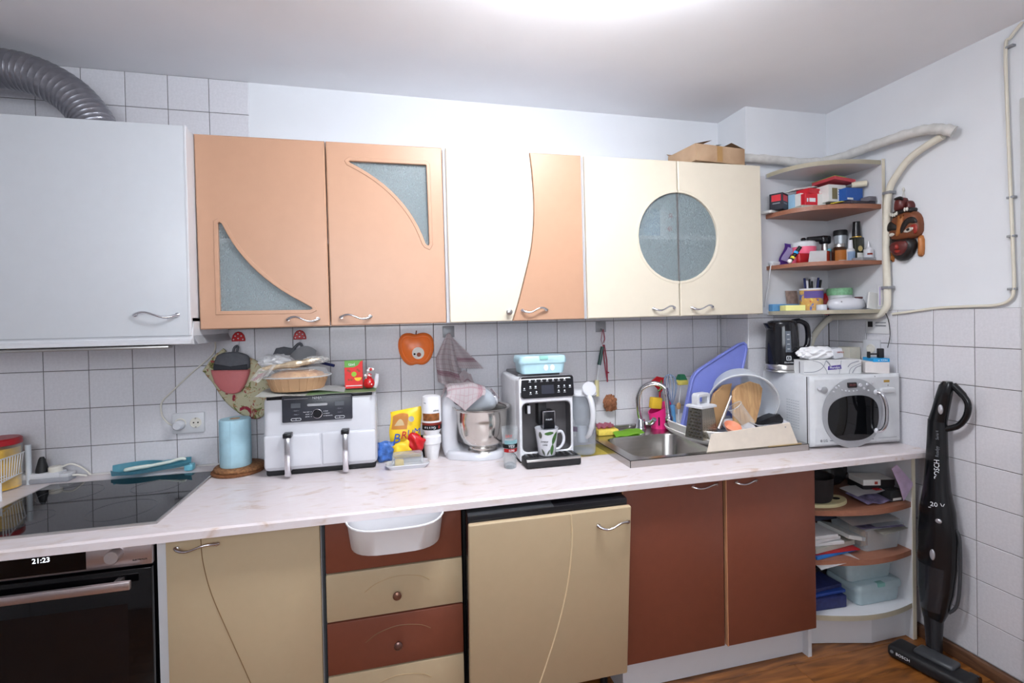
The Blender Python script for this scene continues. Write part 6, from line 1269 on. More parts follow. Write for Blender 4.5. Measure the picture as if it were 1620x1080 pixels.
ws2 = thing('wall_socket', 'white wall socket with round well behind the microwave', 'socket', (2.845, -.45, 1.22)); wsm = Matrix.Translation((XR-.001, -.452, 1.225)) @ Matrix.Rotation(-PI/2, 4, 'Z'); obj('plate', bx(nb(), -.042, .042, -.010, 0, -.042, .042, r=.004, M=wsm), 'white_plastic', ws2); obj('well', lathe(nb(), [(0, .001), (.018, .001), (.018, .003), (.021, .003), (.021, 0), (0, 0)], (0, 0, 0), 20, wsm @ Matrix.Translation((0, -.010, 0)) @ M90), 'plug_beige', ws2)

# ---------------------------------------------------------------- upper corner shelf
us = thing('corner_shelf', 'open quarter-round corner shelf on the wall above the microwave', 'shelf', (2.65, -.3, 1.39))
UX0, UX1, UY0, UYF = 2.385, XR-.002, -.215, -.520
obj('back_panel', bx(nb(), UX0+.03, UX1, UY0-.012, UY0, 1.395, 2.075), 'white_melamine', us, smooth=0)
obj('side_panel', bx(nb(), UX1-.016, UX1, UYF, UY0-.012, 1.39, 2.088), 'white_melamine', us, smooth=0); obj('panel_edge', bx(nb(), UX1-.0164, UX1+.0004, UYF-.0015, UYF, 1.39, 2.088), 'cream_edge', us, smooth=0)
def corner_board(z0, z1, m, em):
    pts = [(UX1-.016, UY0-.012), (UX1-.016, UYF+.004)]
    for i in range(1, 16):
        a = PI/2*i/16; pts.append((UX1-.016-(UX1-.016-2.462)*math.sin(a)**.78, -.236-(-.236-UYF-.004)*math.cos(a)**.78))
    pts += [(2.462, -.236), (2.462, UY0-.012)]
    t = bmesh.new(); A = [t.verts.new((x, y, z0)) for x, y in pts]; B = [t.verts.new((x, y, z1)) for x, y in pts]; t.faces.new(A); t.faces.new(B[::-1])
    for i in range(len(A)): t.faces.new((A[i], B[i], B[(i+1) % len(A)], A[(i+1) % len(A)]))
    bmesh.ops.recalc_face_normals(t, faces=t.faces[:]); s = obj('shelf_board', join(nb(), t), m, us, smooth=30)
    if em != m:
        e = pts[1:-1]; bm = nb(); r0 = [bm.verts.new((x-.0006, y-.0012, z0+.0004)) for x, y in e]; r1 = [bm.verts.new((x-.0006, y-.0012, z1-.0004)) for x, y in e]
        f = [bm.faces.new((r0[i], r0[i+1], r1[i+1], r1[i])) for i in range(len(e)-1)]; bmesh.ops.solidify(bm, geom=f, thickness=.0008); obj('edge_band', bm, em, s, smooth=40)
corner_board(2.062, 2.082, 'white_melamine', 'cream_edge'); corner_board(1.864, 1.884, 'brown_wood_shelf', 'brown_wood_shelf'); corner_board(1.612, 1.630, 'brown_wood_shelf', 'brown_wood_shelf'); corner_board(1.391, 1.409, 'white_melamine', 'cream_edge')
def carton(name, label, cat, x0, x1, z0, z1, y, depth, m, rz=0.0, group=None, prints=()):
    t = thing(name, label, cat, ((x0+x1)/2, y+depth/2, z0), group); M_ = RZ(rz, ((x0+x1)/2, y, 0))
    obj('carton', bx(nb(), x0, x1, y, y+depth, z0, z1, r=.0008, seg=1, M=M_), m, t, smooth=0)
    for (a, b, c, d_, pm) in prints: obj('print', bx(nb(), x0+(x1-x0)*a, x0+(x1-x0)*b, y-.0006, y, z0+(z1-z0)*c, z0+(z1-z0)*d_, M=M_), pm, t, smooth=0)
    return t, M_
Z1, Z2, Z3 = 1.8845, 1.6305, 1.4095
P('navy_box', 30, 32, 44, .45); P('box_sky', 150, 190, 216, .5); P('pill_blue', 34, 84, 160, .4); P('pill_red', 204, 34, 48, .4); P('carton_white', 226, 226, 222, .5); P('book_green', 150, 196, 92, .5); P('book_red', 186, 66, 76, .5); P('mag_dark', 56, 50, 60, .4); P('olive_print', 128, 118, 84, .5)
wcd = obj('card_stack', bx(nb(), 2.440, 2.535, -.275, -.225, Z1, Z1+.012, r=.001, seg=1, M=RZ(.35, (2.47, -.27, 0))), 'carton_white', smooth=0); tag(wcd, 'low stack of white cards under the black and red box', 'cards')
carton('tea_carton', 'black carton with red emblem at the left end of the top corner shelf', 'box', 2.482, 2.556, Z1+.0125, Z1+.092, -.292, .06, 'navy_box', .50, prints=((.12, .88, .52, .88, 'pill_red'), (.2, .8, .36, .42, 'print_grey')))
tcx = bpy.data.objects['tea_carton']; Ms = RZ(.50, (2.519, -.292, 0))
obj('print', bx(nb(), 2.4812, 2.482, -.284, -.242, Z1+.054, Z1+.084, M=Ms), 'pill_red', tcx, smooth=0); obj('print', bx(nb(), 2.4812, 2.482, -.28, -.246, Z1+.041, Z1+.046, M=Ms), 'print_grey', tcx, smooth=0)
carton('medicine_box', 'pale blue medicine carton leaning behind the red pill box', 'box', 2.560, 2.660, Z1, Z1+.088, -.290, .05, 'box_sky', .25, prints=((.05, .9, .1, .4, 'carton_white'),))
carton('medicine_box', 'cream carton with an olive picture beside the red pill box', 'box', 2.569, 2.63, 1.909, 1.97, -.33, .045, 'carton_white', .1, prints=((.35, .95, .1, .75, 'olive_print'),))
fl = obj('booklet_stack', bx(nb(), 2.545, 2.70, -.375, -.26, Z1, Z1+.020, r=.002, M=RZ(-.08, (2.6, -.3, 0))), P('booklet_grey', 176, 174, 164, .6), smooth=0); tag(fl, 'flat stack of grey booklets under the red pill box', 'booklets')
carton('pill_box', 'red pill box with white striped side on the top corner shelf', 'box', 2.568, 2.680, Z1+.021, Z1+.078, -.362, .055, 'pill_red', -.05, prints=((.60, 1.0, .0, .97, 'carton_white'), (.08, .15, .3, .6, 'print_white'), (.2, .5, .3, .62, 'print_white')))
carton('pill_box', 'small red carton lying on top of the striped pill box', 'box', 2.590, 2.690, Z1+.079, Z1+.104, -.355, .07, 'pill_red', .15, prints=((.65, 1.0, .0, .6, 'carton_white'),))
lw = obj('long_leaflet', bx(nb(), 2.56, 2.745, -.31, -.25, Z1+.105, Z1+.112, M=RM(-.16, 'Y', (2.56, -.28, Z1+.098))), 'carton_white', smooth=0); tag(lw, 'white folded leaflet slanting over the red cartons', 'leaflet')
carton('medicine_box', 'white medicine carton with a brown leaf picture in the middle of the top shelf', 'box', 2.661, 2.76, 1.918, 1.998, -.40, .07, 'carton_white', 0, prints=((.2, .5, .15, .8, 'olive_print'), (.55, .9, .55, .6, 'print_grey'), (.55, .9, .7, .75, 'print_grey'), (.55, .9, .4, .45, 'print_grey')))
carton('medicine_box', 'blue medicine carton at the right of the top corner shelf', 'box', 2.72, 2.814, 1.917, 1.975, -.44, .09, 'pill_blue', 0, prints=((.05, .4, .05, .2, 'carton_white'),))
bk1 = thing('thin_book', 'thin green and red book lying on the medicine cartons', 'book', (2.74, -.36, Z1+.12)); Mk = RM(.10, 'Y', (2.72, -.36, Z1+.13)); obj('cover', bx(nb(), 2.665, 2.785, -.43, -.30, Z1+.124, Z1+.140, r=.001, seg=1, M=Mk), 'book_red', bk1, smooth=0); obj('green_half', bx(nb(), 2.664, 2.73, -.431, -.299, Z1+.1395, Z1+.1412, M=Mk), 'book_green', bk1, smooth=0)
rl = obj('bandage_roll', tube(nb(), [(2.772, -.42, Z1+.108), (2.815, -.46, Z1+.108)], .014, 14), 'cream_edge', smooth=40); tag(rl, 'cream bandage roll at the right end of the top shelf', 'bandage')
mg1 = obj('magazine', bx(nb(), 2.665, 2.815, -.505, -.40, Z1, Z1+.014, r=.001, seg=1, M=RZ(.08, (2.74, -.45, 0))), 'mag_dark', smooth=0); tag(mg1, 'dark glossy leaflet pile at the front right of the top shelf', 'leaflets')
mg2 = obj('yellow_leaflet', bx(nb(), 2.645, 2.70, -.47, -.42, Z1+.0142, Z1+.017, M=RZ(.3, (2.67, -.44, 0))), P('leaf_yellow', 222, 204, 60, .5), smooth=0); tag(mg2, 'small yellow leaflet on the dark pile', 'leaflet')
gb = obj('glasses_case', bx(nb(), 2.775, 2.818, -.505, -.46, Z1+.0145, Z1+.038, r=.004), P('clear_case', 110, 108, 116, .3), smooth=40); tag(gb, 'smoky clear case at the right edge of the top shelf', 'case')
# middle shelf
ch = thing('chocolate_bar', 'purple chocolate wrapper leaning on the middle corner shelf', 'wrapper', (2.53, -.27, Z2)); P('wrap_purple', 96, 60, 150, .35); obj('wrapper', sheet(nb(), lambda u, v: Vector((2.505+.03*v+.055*u, -.262-.015*u+.01*math.sin(6*v), Z2+.005+.105*v-.012*u)), 6, 10, .008), 'wrap_purple', ch, smooth=50); obj('lettering_band', sheet(nb(), lambda u, v: Vector((2.519+.024*v+.022*u, -.268-.015*u+.01*math.sin(6*(.2+.6*v)), Z2+.03+.06*v-.012*u)), 3, 6, .006), P('wrap_lilac', 190, 176, 220, .4), ch)
pj = thing('pink_jar', 'bright pink jar with a white lid and black knob', 'jar', (2.60, -.30, Z2)); jc = (2.612, -.30); P('jar_pink', 238, 104, 134, .35); obj('body', lathe(nb(), [(0, 0), (.050, 0), (.052, .004), (.055, .085), (0, .085)], (*jc, Z2), 28), 'jar_pink', pj, smooth=40); obj('lid', lathe(nb(), [(.056, .085), (.057, .090), (.055, .106), (.048, .112), (0, .114)], (*jc, Z2), 28), 'white_plastic', pj, smooth=40); obj('knob', lathe(nb(), [(0, 0), (.009, 0), (.012, .012), (.008, .018), (0, .019)], (*jc, Z2+.113), 12), 'black_plastic', pj)
rpk = obj('red_pouch', bx(nb(), 2.515, 2.60, -.375, -.35, Z2, Z2+.048, r=.008), 'lid_red', smooth=50); tag(rpk, 'flat red pouch in front of the pink jar', 'pouch')
mk = thing('toy_marker', 'multicoloured toy pen leaning on the red pouch', 'pen', (2.50, -.36, Z2)); obj('barrel', tube(nb(), [(2.487, -.345, Z2+.006), (2.531, -.365, Z2+.078)], .009, 10), 'black_plastic', mk); obj('blue_ring', tube(nb(), [(2.512, -.356, Z2+.047), (2.517, -.358, Z2+.056)], .0105, 10), 'band_blue', mk); obj('yellow_tip', ball(nb(), (2.4865, -.349, Z2+.012), .011, n=10), 'bead_white', mk); obj('yellow_band', tube(nb(), [(2.498, -.350, Z2+.024), (2.503, -.352, Z2+.032)], .0102, 10), 'leaf_yellow', mk)
cd1 = obj('note_card', plate(nb(), [(2.537, Z2-.010), (2.552, Z2-.012), (2.552, Z2-.016), (2.640, Z2-.004), (2.642, Z2+.058), (2.548, Z2+.052)], [], -.4035, -.402), 'paper_white', smooth=0); tag(cd1, 'white note card propped over the edge of the middle shelf', 'card')
tc_ = thing('kitchen_torch', 'black and silver kitchen blowtorch on the middle corner shelf', 'blowtorch', (2.70, -.33, Z2)); obj('nozzle', tube(nb(), [(2.635, -.30, Z2+.124), (2.70, -.325, Z2+.126)], [.012, .014], 12), 'black_matte', tc_); obj('head', bx(nb(), 2.685, 2.738, -.345, -.31, Z2+.098, Z2+.140, r=.012, seg=3), 'black_plastic', tc_, smooth=50); obj('neck', tube(nb(), [(2.708, -.328, Z2+.062), (2.708, -.328, Z2+.10)], .014, 14), 'satin_steel', tc_); obj('tank', tube(nb(), [(2.708, -.328, Z2), (2.708, -.328, Z2+.064)], .022, 18), P('tank_rust', 150, 52, 36, .3), tc_); obj('valve', ball(nb(), (2.722, -.342, Z2+.068), .009, n=10), 'turquoise', tc_)
oj = thing('vitamin_jar', 'brown vitamin jar with an orange label and silver cap', 'jar', (2.75, -.375, Z2)); oc = (2.738, -.383); P('amber_dark', 60, 34, 20, .15); obj('glass', lathe(nb(), [(0, 0), (.030, 0), (.032, .003), (.032, .066), (.024, .076), (0, .076)], (*oc, Z2), 22), 'amber_dark', oj, smooth=40); wrap_band(oj, 'orange_label', oc, .0325, Z2+.008, Z2+.060, P('label_orange', 214, 134, 58, .5)); wrap_band(oj, 'label_foot', oc, .0328, Z2+.005, Z2+.013, 'carton_white', -PI*.8, -PI*.3); obj('cap', lathe(nb(), [(0, .016), (.022, .016), (.024, .012), (.024, 0), (0, 0)], (*oc, Z2+.075), 20), 'satin_steel', oj, smooth=40)
tgk = thing('pepper_mill', 'tall grey shaker with a black lid at the back of the middle shelf', 'shaker', (2.80, -.33, Z2)); gc2 = (2.795, -.335); obj('body', lathe(nb(), [(0, 0), (.026, 0), (.026, .140), (0, .140)], (*gc2, Z2), 20), P('shaker_grey', 176, 182, 188, .3, metal=.3), tgk, smooth=40); obj('lid', lathe(nb(), [(0, .026), (.027, .026), (.030, .022), (.030, 0), (0, 0)], (*gc2, Z2+.140), 20), 'black_matte', tgk, smooth=40)
spy = thing('spray_bottle', 'slim white and blue nasal spray bottle on the middle shelf', 'spray', (2.765, -.425, Z2)); sc2 = (2.762, -.418); obj('bottle', lathe(nb(), [(0, 0), (.018, 0), (.019, .003), (.019, .058), (.012, .066), (0, .066)], (*sc2, Z2), 18), 'white_plastic', spy, smooth=40); wrap_band(spy, 'label', sc2, .0195, Z2+.004, Z2+.05, P('label_sky', 170, 196, 224, .5)); obj('cap', lathe(nb(), [(0, .042), (.009, .042), (.0115, .0), (0, 0)], (*sc2, Z2+.063), 14), 'white_gloss', spy, smooth=40)
dbk = thing('dark_bottle', 'dark green bottle with tall black cap and floral label', 'bottle', (2.785, -.46, Z2)); dc2 = (2.800, -.418); obj('glass', bx(nb(), dc2[0]-.026, dc2[0]+.026, dc2[1]-.018, dc2[1]+.018, Z2, Z2+.118, r=.005), P('bottle_dark', 44, 46, 38, .15), dbk, smooth=40); obj('label', bx(nb(), dc2[0]-.018, dc2[0]+.020, dc2[1]-.0188, dc2[1]-.018, Z2+.008, Z2+.044), 'carton_white', dbk); obj('flower_print', lathe(nb(), [(0, .0009), (.013, .0009), (.013, 0), (0, 0)], (dc2[0], dc2[1]-.018, Z2+.064), 12, M90), P('print_gold', 190, 168, 110, .4), dbk); obj('gold_collar', tube(nb(), [(*dc2, Z2+.117), (*dc2, Z2+.122)], .020, 16), 'gold', dbk); obj('cap', tube(nb(), [(*dc2, Z2+.121), (*dc2, Z2+.192)], [.019, .015], 16), 'black_plastic', dbk)
eyd = thing('dropper_bottle', 'small white dropper bottle at the right of the middle shelf', 'bottle', (2.805, -.48, Z2)); ec = (2.806, -.472); obj('bottle', lathe(nb(), [(0, 0), (.019, 0), (.020, .003), (.020, .038), (.009, .048), (0, .048)], (*ec, Z2+.016), 18), 'white_gloss', eyd, smooth=40); obj('tip', lathe(nb(), [(0, .03), (.003, .03), (.008, 0), (0, 0)], (*ec, Z2+.062), 12), 'white_gloss', eyd); wrap_band(eyd, 'label_mark', ec, .0204, Z2+.028, Z2+.036, 'label_redbrown', -PI*.85, -PI*.5, 6)
gyb = obj('grey_case', bx(nb(), 2.735, 2.825, -.497, -.445, Z2, Z2+.0155, r=.003, M=RZ(.1, (2.78, -.47, 0))), 'hook_grey', smooth=40); tag(gyb, 'flat grey case under the dropper bottle', 'case')
cbx = thing('charger', 'white charger at the left end of the middle shelf with its lead hanging down', 'charger', (2.49, -.26, Z2)); obj('body', bx(nb(), 2.466, 2.515, -.262, -.232, Z2, Z2+.022, r=.006), 'white_plastic', cbx, smooth=50); obj('lead', tube(nb(), spline([(2.470, -.252, Z2+.012), (2.458, -.256, Z2-.02), (2.450, -.255, Z2-.08), (2.440, -.250, Z2-.15), (2.435, -.245, Z2-.20)], 5), .0028, 6), 'white_plastic', cbx, smooth=60)
# lowest shelf
bl = obj('blue_box', bx(nb(), 2.466, 2.62, -.262, -.232, Z3, Z3+.034, r=.003), P('blue_case', 96, 150, 196, .4), smooth=40); tag(bl, 'long blue case on the lowest corner shelf', 'case')
yn = obj('sticky_notes', bx(nb(), 2.472, 2.566, -.352, -.30, Z3, Z3+.026, r=.001, seg=1, M=RZ(-.25, (2.52, -.33, 0))), P('note_yellow', 236, 232, 150, .7), smooth=0); tag(yn, 'pale yellow sticky note block on the lowest corner shelf', 'notes')
pc_ = thing('pen_cup', 'printed pen cup with a white rim on the lowest shelf', 'pen cup', (2.62, -.33, Z3)); pcc = (2.620, -.335)
floral('cup_print', srgb(206, 160, 90), srgb(196, 70, 60), srgb(96, 110, 170), srgb(226, 200, 90)); obj('cup', lathe(nb(), [(0, 0), (.047, 0), (.048, .003), (.050, .098), (.047, .098), (.045, .006), (0, .006)], (*pcc, Z3), 28), 'cup_print', pc_, smooth=40); wrap_band(pc_, 'violet_band', pcc, .0506, Z3+.058, Z3+.092, P('band_violet', 132, 112, 190, .5)); obj('rim', lathe(nb(), [(.046, .096), (.0515, .096), (.052, .104), (.046, .104), (.046, .096)], (*pcc, Z3), 28), 'white_plastic', pc_, smooth=40)
pcol = ['white_gloss', 'pen_blue', 'black_plastic', 'white_gloss', 'black_plastic', 'pen_blue', 'white_gloss', 'black_matte']
plab = ['white pen at the left of the pen cup', 'blue pen second from the left in the pen cup', 'black pen left of the middle of the pen cup', 'thick white pen in the middle of the pen cup', 'black marker right of the middle of the pen cup', 'blue pen leaning right in the pen cup', 'white pen at the right edge of the pen cup', 'black pen at the back of the pen cup']
for i in range(8):
    a = -.036+.0105*i; pn_ = obj('pen', tube(nb(), [(pcc[0]+a*.7, pcc[1]+.012*((i*3) % 5-2)/2, Z3+.010), (pcc[0]+a*1.1+.006*(1 if i > 4 else -.3), pcc[1]+.018*((i*3) % 5-2)/2, Z3+.145+.010*((i*7) % 4-1)/2)], .0042+.001*(i % 2), 8), pcol[i], smooth=40); tag(pn_, plab[i], 'pen', 'pens in the pen cup')
pht = obj('photo_card', bx(nb(), 2.560, 2.628, -.252, -.250, Z3, Z3+.10, M=RM(-.12, 'X', (2.6, -.25, Z3))), P('photo_grey', 140, 120, 112, .5, noise=.4, nscale=40), smooth=0); tag(pht, 'small photo card leaning behind the pen cup', 'photo')
wcp = obj('cream_tub', lathe(nb(), [(0, 0), (.022, 0), (.023, .003), (.022, .024), (.019, .026), (0, .026)], (2.612, -.400, Z3), 20), 'white_gloss', smooth=40); tag(wcp, 'small round white tub in front of the pen cup', 'tub')
bpm = thing('blood_pressure_monitor', 'white oval blood pressure monitor with a small display', 'monitor', (2.74, -.43, Z3)); bpc = (2.725, -.425)
obj('body', lathe(nb(), [(0, 0), (.078, 0), (.094, .012), (.098, .026), (.088, .046), (.06, .056), (0, .060)], (*bpc, Z3), 32, sx=.95, sy=.62), 'white_gloss', bpm, smooth=60); obj('display', bx(nb(), 2.730, 2.775, -.470, -.44, Z3+.047, Z3+.056, r=.002, M=RM(-.3, 'X', (2.75, -.46, Z3+.05))), P('display_maroon', 84, 46, 50, .25), bpm)
for i in range(3): obj('button', ball(nb(), (2.660+.012*i, -.462, Z3+.036-.002*i), .004, n=8), 'hook_grey', bpm)
rdb = obj('red_dish', ball(nb(), (2.745, -.300, Z3+.03), .046, .035, .055), 'lid_red', smooth=60); tag(rdb, 'dark red cloth bundle at the back of the lowest shelf', 'bundle')
wbt = thing('small_bottle', 'small white-capped bottle at the back of the lowest shelf', 'bottle', (2.705, -.27, Z3)); obj('body', tube(nb(), [(2.700, -.262, Z3), (2.700, -.262, Z3+.11)], .022, 16), P('bottle_tan', 190, 170, 150, .4), wbt); obj('cap', tube(nb(), [(2.700, -.262, Z3+.11), (2.700, -.262, Z3+.165)], .020, 16), 'white_plastic', wbt)
gld = thing('green_tin', 'white round tin with a green checked lid on the lowest shelf', 'tin', (2.78, -.40, Z3)); gcl = (2.775, -.345); obj('tub', lathe(nb(), [(0, 0), (.05, 0), (.052, .07), (0, .07)], (*gcl, Z3), 28), 'white_plastic', gld, smooth=40); obj('lid', lathe(nb(), [(0, .034), (.052, .034), (.054, .030), (.054, 0), (0, 0)], (*gcl, Z3+.07), 28), P('lid_green', 120, 170, 130, .5, noise=.3, nscale=60), gld, smooth=40)
tgc = thing('white_tag', 'white plastic card hanging on the edge of the corner shelf', 'card', (2.83, -.53, 1.47)); obj('card', bx(nb(), XR-.052, XR-.006, UYF-.006, UYF-.003, 1.420, 1.516, r=.001, seg=1), 'paper_white', tgc, smooth=0); obj('lilac_border', bx(nb(), XR-.047, XR-.042, UYF-.0066, UYF-.006, 1.426, 1.508), 'wrap_lilac', tgc); obj('lilac_border', bx(nb(), XR-.018, XR-.014, UYF-.0066, UYF-.006, 1.426, 1.508), 'wrap_lilac', tgc); obj('print_line', bx(nb(), XR-.038, XR-.022, UYF-.0066, UYF-.006, 1.496, 1.499), 'wrap_lilac', tgc)
wen = obj('paper_envelope', bx(nb(), 2.770, 2.825, -.497, -.490, Z3, Z3+.075, M=RM(.15, 'Y', (2.8, -.49, Z3))), 'carton_white', smooth=0); tag(wen, 'white envelope standing at the right of the lowest shelf', 'envelope')

# ---------------------------------------------------------------- pipes and cable
P('pipe_wrap', 206, 204, 200, .75, noise=.08, nscale=40, bump=.8, bscale=70)
ipth = spline([(2.26, -.235, 2.150), (2.34, -.245, 2.150), (2.50, -.245, 2.150), (2.66, -.250, 2.145), (2.775, -.285, 2.150), (2.802, -.40, 2.150), (2.806, -.52, 2.152), (2.806, -.66, 2.146), (2.806, -.74, 2.135), (2.806, -.80, 2.112), (2.818, -.825, 2.095)], 8)
ip = obj('insulated_pipe', tube(nb(), ipth, [.021+.0025*math.sin(i*1.3)*math.sin(i*.37) for i in range(len(ipth))], 14), 'pipe_wrap', smooth=60); tag(ip, 'white wrapped pipe running above the corner shelf to the right wall', 'pipe')
cp = thing('beige_pipe', 'beige pipe curving down the right wall beside the corner shelf', 'pipe', (2.82, -.55, 1.4))
obj('pipe', tube(nb(), spline([(2.825, -0.78, 2.095), (2.825, -0.727, 2.081), (2.825, -0.651, 2.049), (2.825, -0.596, 1.997), (2.825, -0.558, 1.938), (2.825, -0.545, 1.829), (2.825, -0.54, 1.66), (2.825, -0.544, 1.461), (2.823, -0.536, 1.41), (2.821, -0.499, 1.379), (2.818, -.44, 1.378), (2.815, -.32, 1.374), (2.812, -.262, 1.370), (2.78, -.235, 1.33), (2.74, -.228, 1.28), (2.72, -.228, 1.24), (2.705, -.228, 1.20)], 6), .0145, 12), 'pipe_beige', cp, smooth=60)
for px_ in ((2.825, -0.555, 1.925), (2.825, -0.545, 1.504)): obj('clip', bx(nb(), XR-.04, XR-.001, px_[1]-.018, px_[1]+.018, px_[2]-.006, px_[2]+.006, r=.002), 'hook_grey', cp)
cl_ = thing('wall_cable', 'thin white cable running along the tile edge and up the right wall', 'cable', (2.84, -.8, 1.4))
obj('cable', tube(nb(), spline([(2.838, -.555, 1.385), (2.840, -.64, 1.395), (2.841, -.735, 1.407), (2.841, -.86, 1.411), (2.841, -.945, 1.413), (2.841, -.985, 1.43), (2.841, -.999, 1.47), (2.841, -.997, 1.60), (2.841, -.991, 1.83), (2.841, -.984, 2.10), (2.841, -.980, 2.34), (2.841, -.995, 2.37), (2.841, -1.03, 2.405)], 5), .0055, 8), 'pipe_beige', cl_, smooth=60)
for z in (1.47, 1.66, 1.80, 2.34): obj('clip', bx(nb(), XR-.012, XR+.005, -1.004, -.980, z-.004, z+.004, r=.001, seg=1), 'hook_grey', cl_)

# ---------------------------------------------------------------- carved mask on the right wall (built facing -y, then turned)
mk_ = thing('carved_mask', 'carved and painted wooden mask hanging on the right wall', 'mask', (XR, -.615, 1.75))
MMk = Matrix.Translation((XR+.004, -.615, 1.750)) @ Matrix.Rotation(-PI/2, 4, 'Z')
P('mask_brown', 118, 66, 40, .35, noise=.2, nscale=18); P('mask_ochre', 168, 104, 52, .35, noise=.2, nscale=24); P('mask_red', 150, 44, 34, .35); P('mask_black', 30, 26, 26, .35); P('mask_dark_red', 92, 36, 34, .35, noise=.2, nscale=20); P('mask_white', 214, 210, 200, .5)
def relief(name, outl, d, m, y0=0.0, parent=mk_, bev=.008):
    return obj(name, plate(nb(), smooth_poly(outl, 1), [], y0-d, y0, M=MMk, bev=min(bev, d*.6)), m, parent, smooth=60)
face = relief('upper_face', [(-.030, .078), (.02, .082), (.055, .066), (.070, .03), (.068, -.03), (.03, -.045), (-.045, -.045), (-.066, -.02), (-.068, .02), (-.055, .055)], .032, 'mask_brown', bev=.012)
relief('brow', [(-.066, .03), (-.05, .048), (-.03, .03), (-.012, .012), (-.022, .002), (-.05, .005), (-.066, .0)], .006, 'mask_black', -.030, face); relief('brow', [(-.010, .0), (.004, .035), (.03, .05), (.055, .045), (.068, .02), (.05, .018), (.03, .024), (.012, .0), (-.002, -.02)], .006, 'mask_black', -.030, face)
relief('eye', [(.004, -.012), (.03, .006), (.058, .0), (.03, -.018)], .008, 'mask_white', -.032, face); relief('eye', [(-.06, -.016), (-.045, -.004), (-.028, -.014), (-.045, -.024)], .008, 'mask_white', -.032, face); relief('pupil', [(.022, -.006), (.032, .003), (.042, -.004), (.032, -.012)], .004, 'mask_black', -.039, face)
relief('cheek_paint', [(.03, .012), (.064, .016), (.066, -.02), (.05, -.028), (.05, -.01)], .004, 'mask_red', -.031, face); relief('nose_ridge', [(-.018, .07), (.0, .05), (.012, .07), (.004, .02), (-.012, -.025), (-.03, -.025), (-.022, .02)], .010, 'mask_ochre', -.028, face)
chn = relief('lower_face', [(-.056, -.03), (-.02, -.04), (.036, -.038), (.048, -.07), (.03, -.115), (-.002, -.136), (-.032, -.125), (-.055, -.085)], .036, 'mask_black', -.004, bev=.014)
relief('inner_face', [(-.05, -.056), (-.012, -.046), (.034, -.054), (.026, -.095), (-.008, -.116), (-.044, -.094)], .008, 'mask_dark_red', -.038, chn); relief('lips', [(-.026, -.090), (-.010, -.084), (.008, -.092), (-.010, -.101)], .006, 'mask_red', -.045, chn); relief('nose', [(-.018, -.06), (-.006, -.06), (-.002, -.082), (-.022, -.082)], .010, 'mask_red', -.044, chn)
relief('ear_plate', [(.048, -.034), (.072, -.034), (.072, -.11), (.062, -.125), (.046, -.118), (.050, -.07)], .016, 'mask_ochre'); relief('ear_plate', [(-.068, -.05), (-.056, -.05), (-.056, -.13), (-.07, -.132)], .014, 'mask_ochre')
tf = relief('top_head', [(-.042, .088), (-.038, .13), (-.03, .142), (.0, .143), (.008, .12), (.004, .09), (-.02, .082)], .036, 'mask_dark_red', bev=.012); relief('hair', [(-.034, .135), (-.025, .146), (.002, .146), (.010, .125), (-.01, .132)], .012, 'mask_black', -.03, tf); relief('side_head', [(.008, .09), (.012, .122), (.026, .122), (.036, .10), (.03, .08)], .028, 'mask_dark_red'); relief('collar', [(-.05, .062), (-.045, .085), (-.012, .088), (.02, .09), (.046, .088), (.04, .066), (.02, .074), (-.01, .068), (-.03, .054)], .038, 'mask_black', bev=.008)
for x, z in ((-.042, .074), (-.033, .070), (-.024, .070), (-.015, .074), (.020, .083), (.030, .083)): obj('tooth', ball(nb(), MMk @ Vector((x, -.040, z)), .005, .004, .009, 8), 'mask_white', mk_)
obj('cord', tube(nb(), [MMk @ Vector((-.02, -.006, .142)), MMk @ Vector((-.012, -.004, .17)), MMk @ Vector((-.004, -.006, .142))], .0013, 5), 'mask_white', mk_); obj('cord_bow', ball(nb(), MMk @ Vector((-.012, -.004, .178)), .006, .004, .010, 8), 'mask_white', mk_)

# ---------------------------------------------------------------- things in the lower corner shelf
ZA1, ZA2, ZA3 = .5885, .3845, .1575
P('dark_bag_cloth', 36, 32, 34, .8); 
sc1 = thing('kitchen_scale', 'cream kitchen scale plate on the upper shelf below the worktop', 'scale', (2.42, -.56, ZA1)); obj('plate', plate(nb(), smooth_poly([(2.322, -.60), (2.42, -.635), (2.50, -.62), (2.545, -.585), (2.55, -.545), (2.50, -.52), (2.322, -.50)], 2), [], -.013, 0, M=Matrix.Translation((0, 0, ZA1)) @ Matrix(((1, 0, 0, 0), (0, 0, 1, 0), (0, -1, 0, 0), (0, 0, 0, 1))), bev=.003), P('scale_cream', 206, 196, 152, .4), sc1, smooth=40); obj('window', lathe(nb(), [(0, .001), (.018, .001), (.018, 0), (0, 0)], (2.495, -.575, ZA1+.013), 16, sx=1, sy=.7), 'dark_gap', sc1)
dk1 = thing('mixing_pot', 'dark pot standing on the cream scale in the corner shelf', 'pot', (2.40, -.52, ZA1)); obj('pot', lathe(nb(), [(0, .014), (.075, .014), (.082, .03), (.085, .11), (.088, .115), (.080, .112), (.076, .03), (0, .022)], (2.405, -.535, ZA1), 28), 'dark_bag_cloth', dk1, smooth=50)
rdc = obj('red_cap_bottle', lathe(nb(), [(0, 0), (.025, 0), (.026, .12), (.012, .135), (.012, .14), (.016, .142), (.016, .165), (0, .167)], (2.49, -.44, ZA1), 18), 'lid_red', smooth=40); tag(rdc, 'bottle with a red cap at the back of the shelf below the worktop', 'bottle')
bwb = crumple('black_bag', 'black crumpled bag at the back of the shelf below the worktop', 'bag', (2.60, -.42, ZA1+.085), (.10, .07, .075), P('bag_black', 24, 24, 27, .4), 51, .25)
